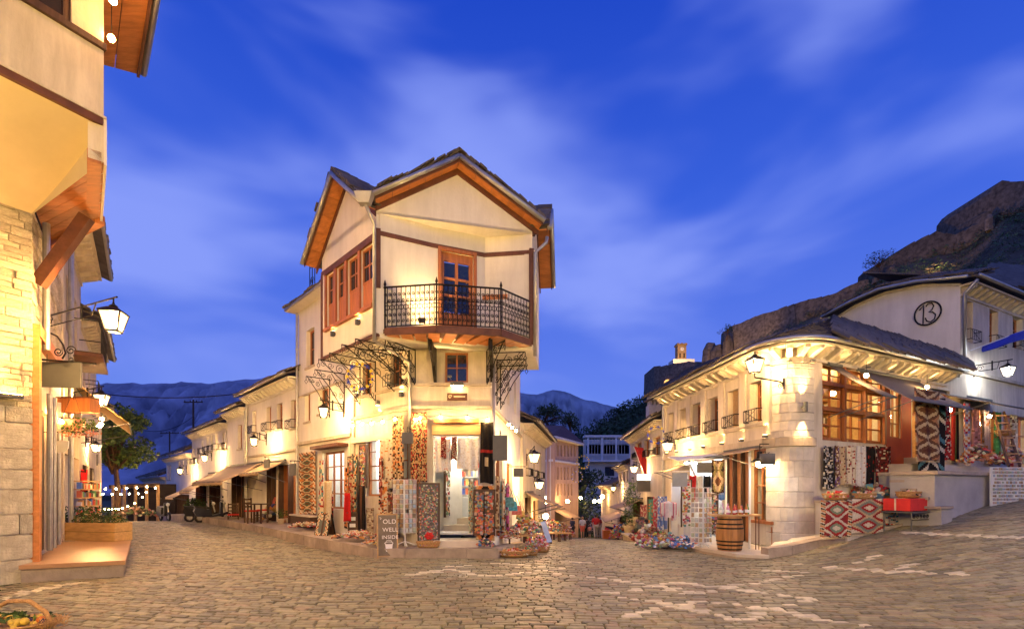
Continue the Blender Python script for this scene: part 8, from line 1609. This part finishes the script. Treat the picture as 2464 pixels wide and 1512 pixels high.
for k, (px0, px1, z0_, z1_, lab) in enumerate(((866,880,1.7,2.9,'string of trinkets left of the shop window'), (932,940,1.6,2.9,'string of beads right of the shop window'), (838,849,1.2,2.6,'string of painted ornaments at the corner pilaster'), (944,956,.4,1.5,'board of small purses behind the card rack'))):
    magnets(lab + ' of the corner shop', fC, fC.S(px0,.1), fC.S(px1,.1), z0_, z1_, .1, BRI + FOLK + MAGP, size=.05, cnt=130, back=m_dwood, name='trinket_board', cat='trinkets')
for k, (px_, d_, pal_) in enumerate(((1497,27,BRI), (1506,30,FOLK), (1340,31,BRI), (1362,36,FOLK), (1480,38,BRI))):
    x_, y_ = XY(px_, d_); heap(['bright goods','woven goods','toys','baskets','scarves'][k] + ' heaped before the ' + ['ramp wall','street plants','narrow house awning','pink house','small cream house'][k] + ' in the middle street', (x_, y_, G(x_,y_)), .7, .5, .9, 110, pal_, .12, basket=False)
# ------------------------------------------------------------------ out-of-view lamp posts added as stand-ins for the square's unseen street lights
def added_lamp_post(label, x, y, h, em):
    z = G(x, y); o = lantern(label, (x, y, z+h), .5, None, em, 'added lamp posts out of view'); o.name = 'added_lamp_post'; ORG[o.name] = Vector((x, y, z+h))
    MB().lathe([(.16,0),(.16,.25),(.08,.4),(.055,.6),(.05,h-.5),(.09,h-.45),(.05,h-.3),(.05,h-.24)], (x, y, z), 10).ob('post', m_iron, o)
e_postw = EM('gold_post_light', (1,.60,.13), 2400); e_postm = EM('warm_post_light', (1,.63,.15), 2500); e_postc = EM('neutral_post_light', (1,.72,.32), 1700)
added_lamp_post('added unseen iron lamp post with gold light on the left of the square', -4.6, -.4, 4.6, e_postw)
added_lamp_post('added unseen iron lamp post with warm light behind the viewer', 1.5, -2.5, 5.0, e_postm)
added_lamp_post('added unseen iron lamp post with paler light on the rising side', 9.5, 2.0, 4.6, e_postc)

# lamps of the right bazaar
lamp_on(fG2, 2424, 893, .9, 'white street lantern on the number house at the right edge', .42, EM('white_lantern_light', (.92,.97,1), 110))
for px_, py_, f_, n_, lab in ((2084,902,fP,.9,'bare bulb under the awning of the tall shop window'), (2285,985,fP,.7,'bare bulb beside the terrace pillar'), (2230,930,fP,.6,'bare bulb above the brown kilim'), (2380,1000,fG2,1.2,'bare bulb above the bazaar dresses')):
    c = f_.pt(f_.S(px_,n_), f_.Z(px_,py_,n_), n_); o = thing('pendant_bulb', lab, 'lamp', c, 'bulbs of the right bazaar'); MB().ball(c, .05, 8, 5).ob('bulb', EM('bazaar_bulb', WARM2, 520), o, smooth=True); MB().tube([c + Vector((0,0,.04)), c + Vector((0,0,.35))], .008, 4).ob('cord', m_iron, o)
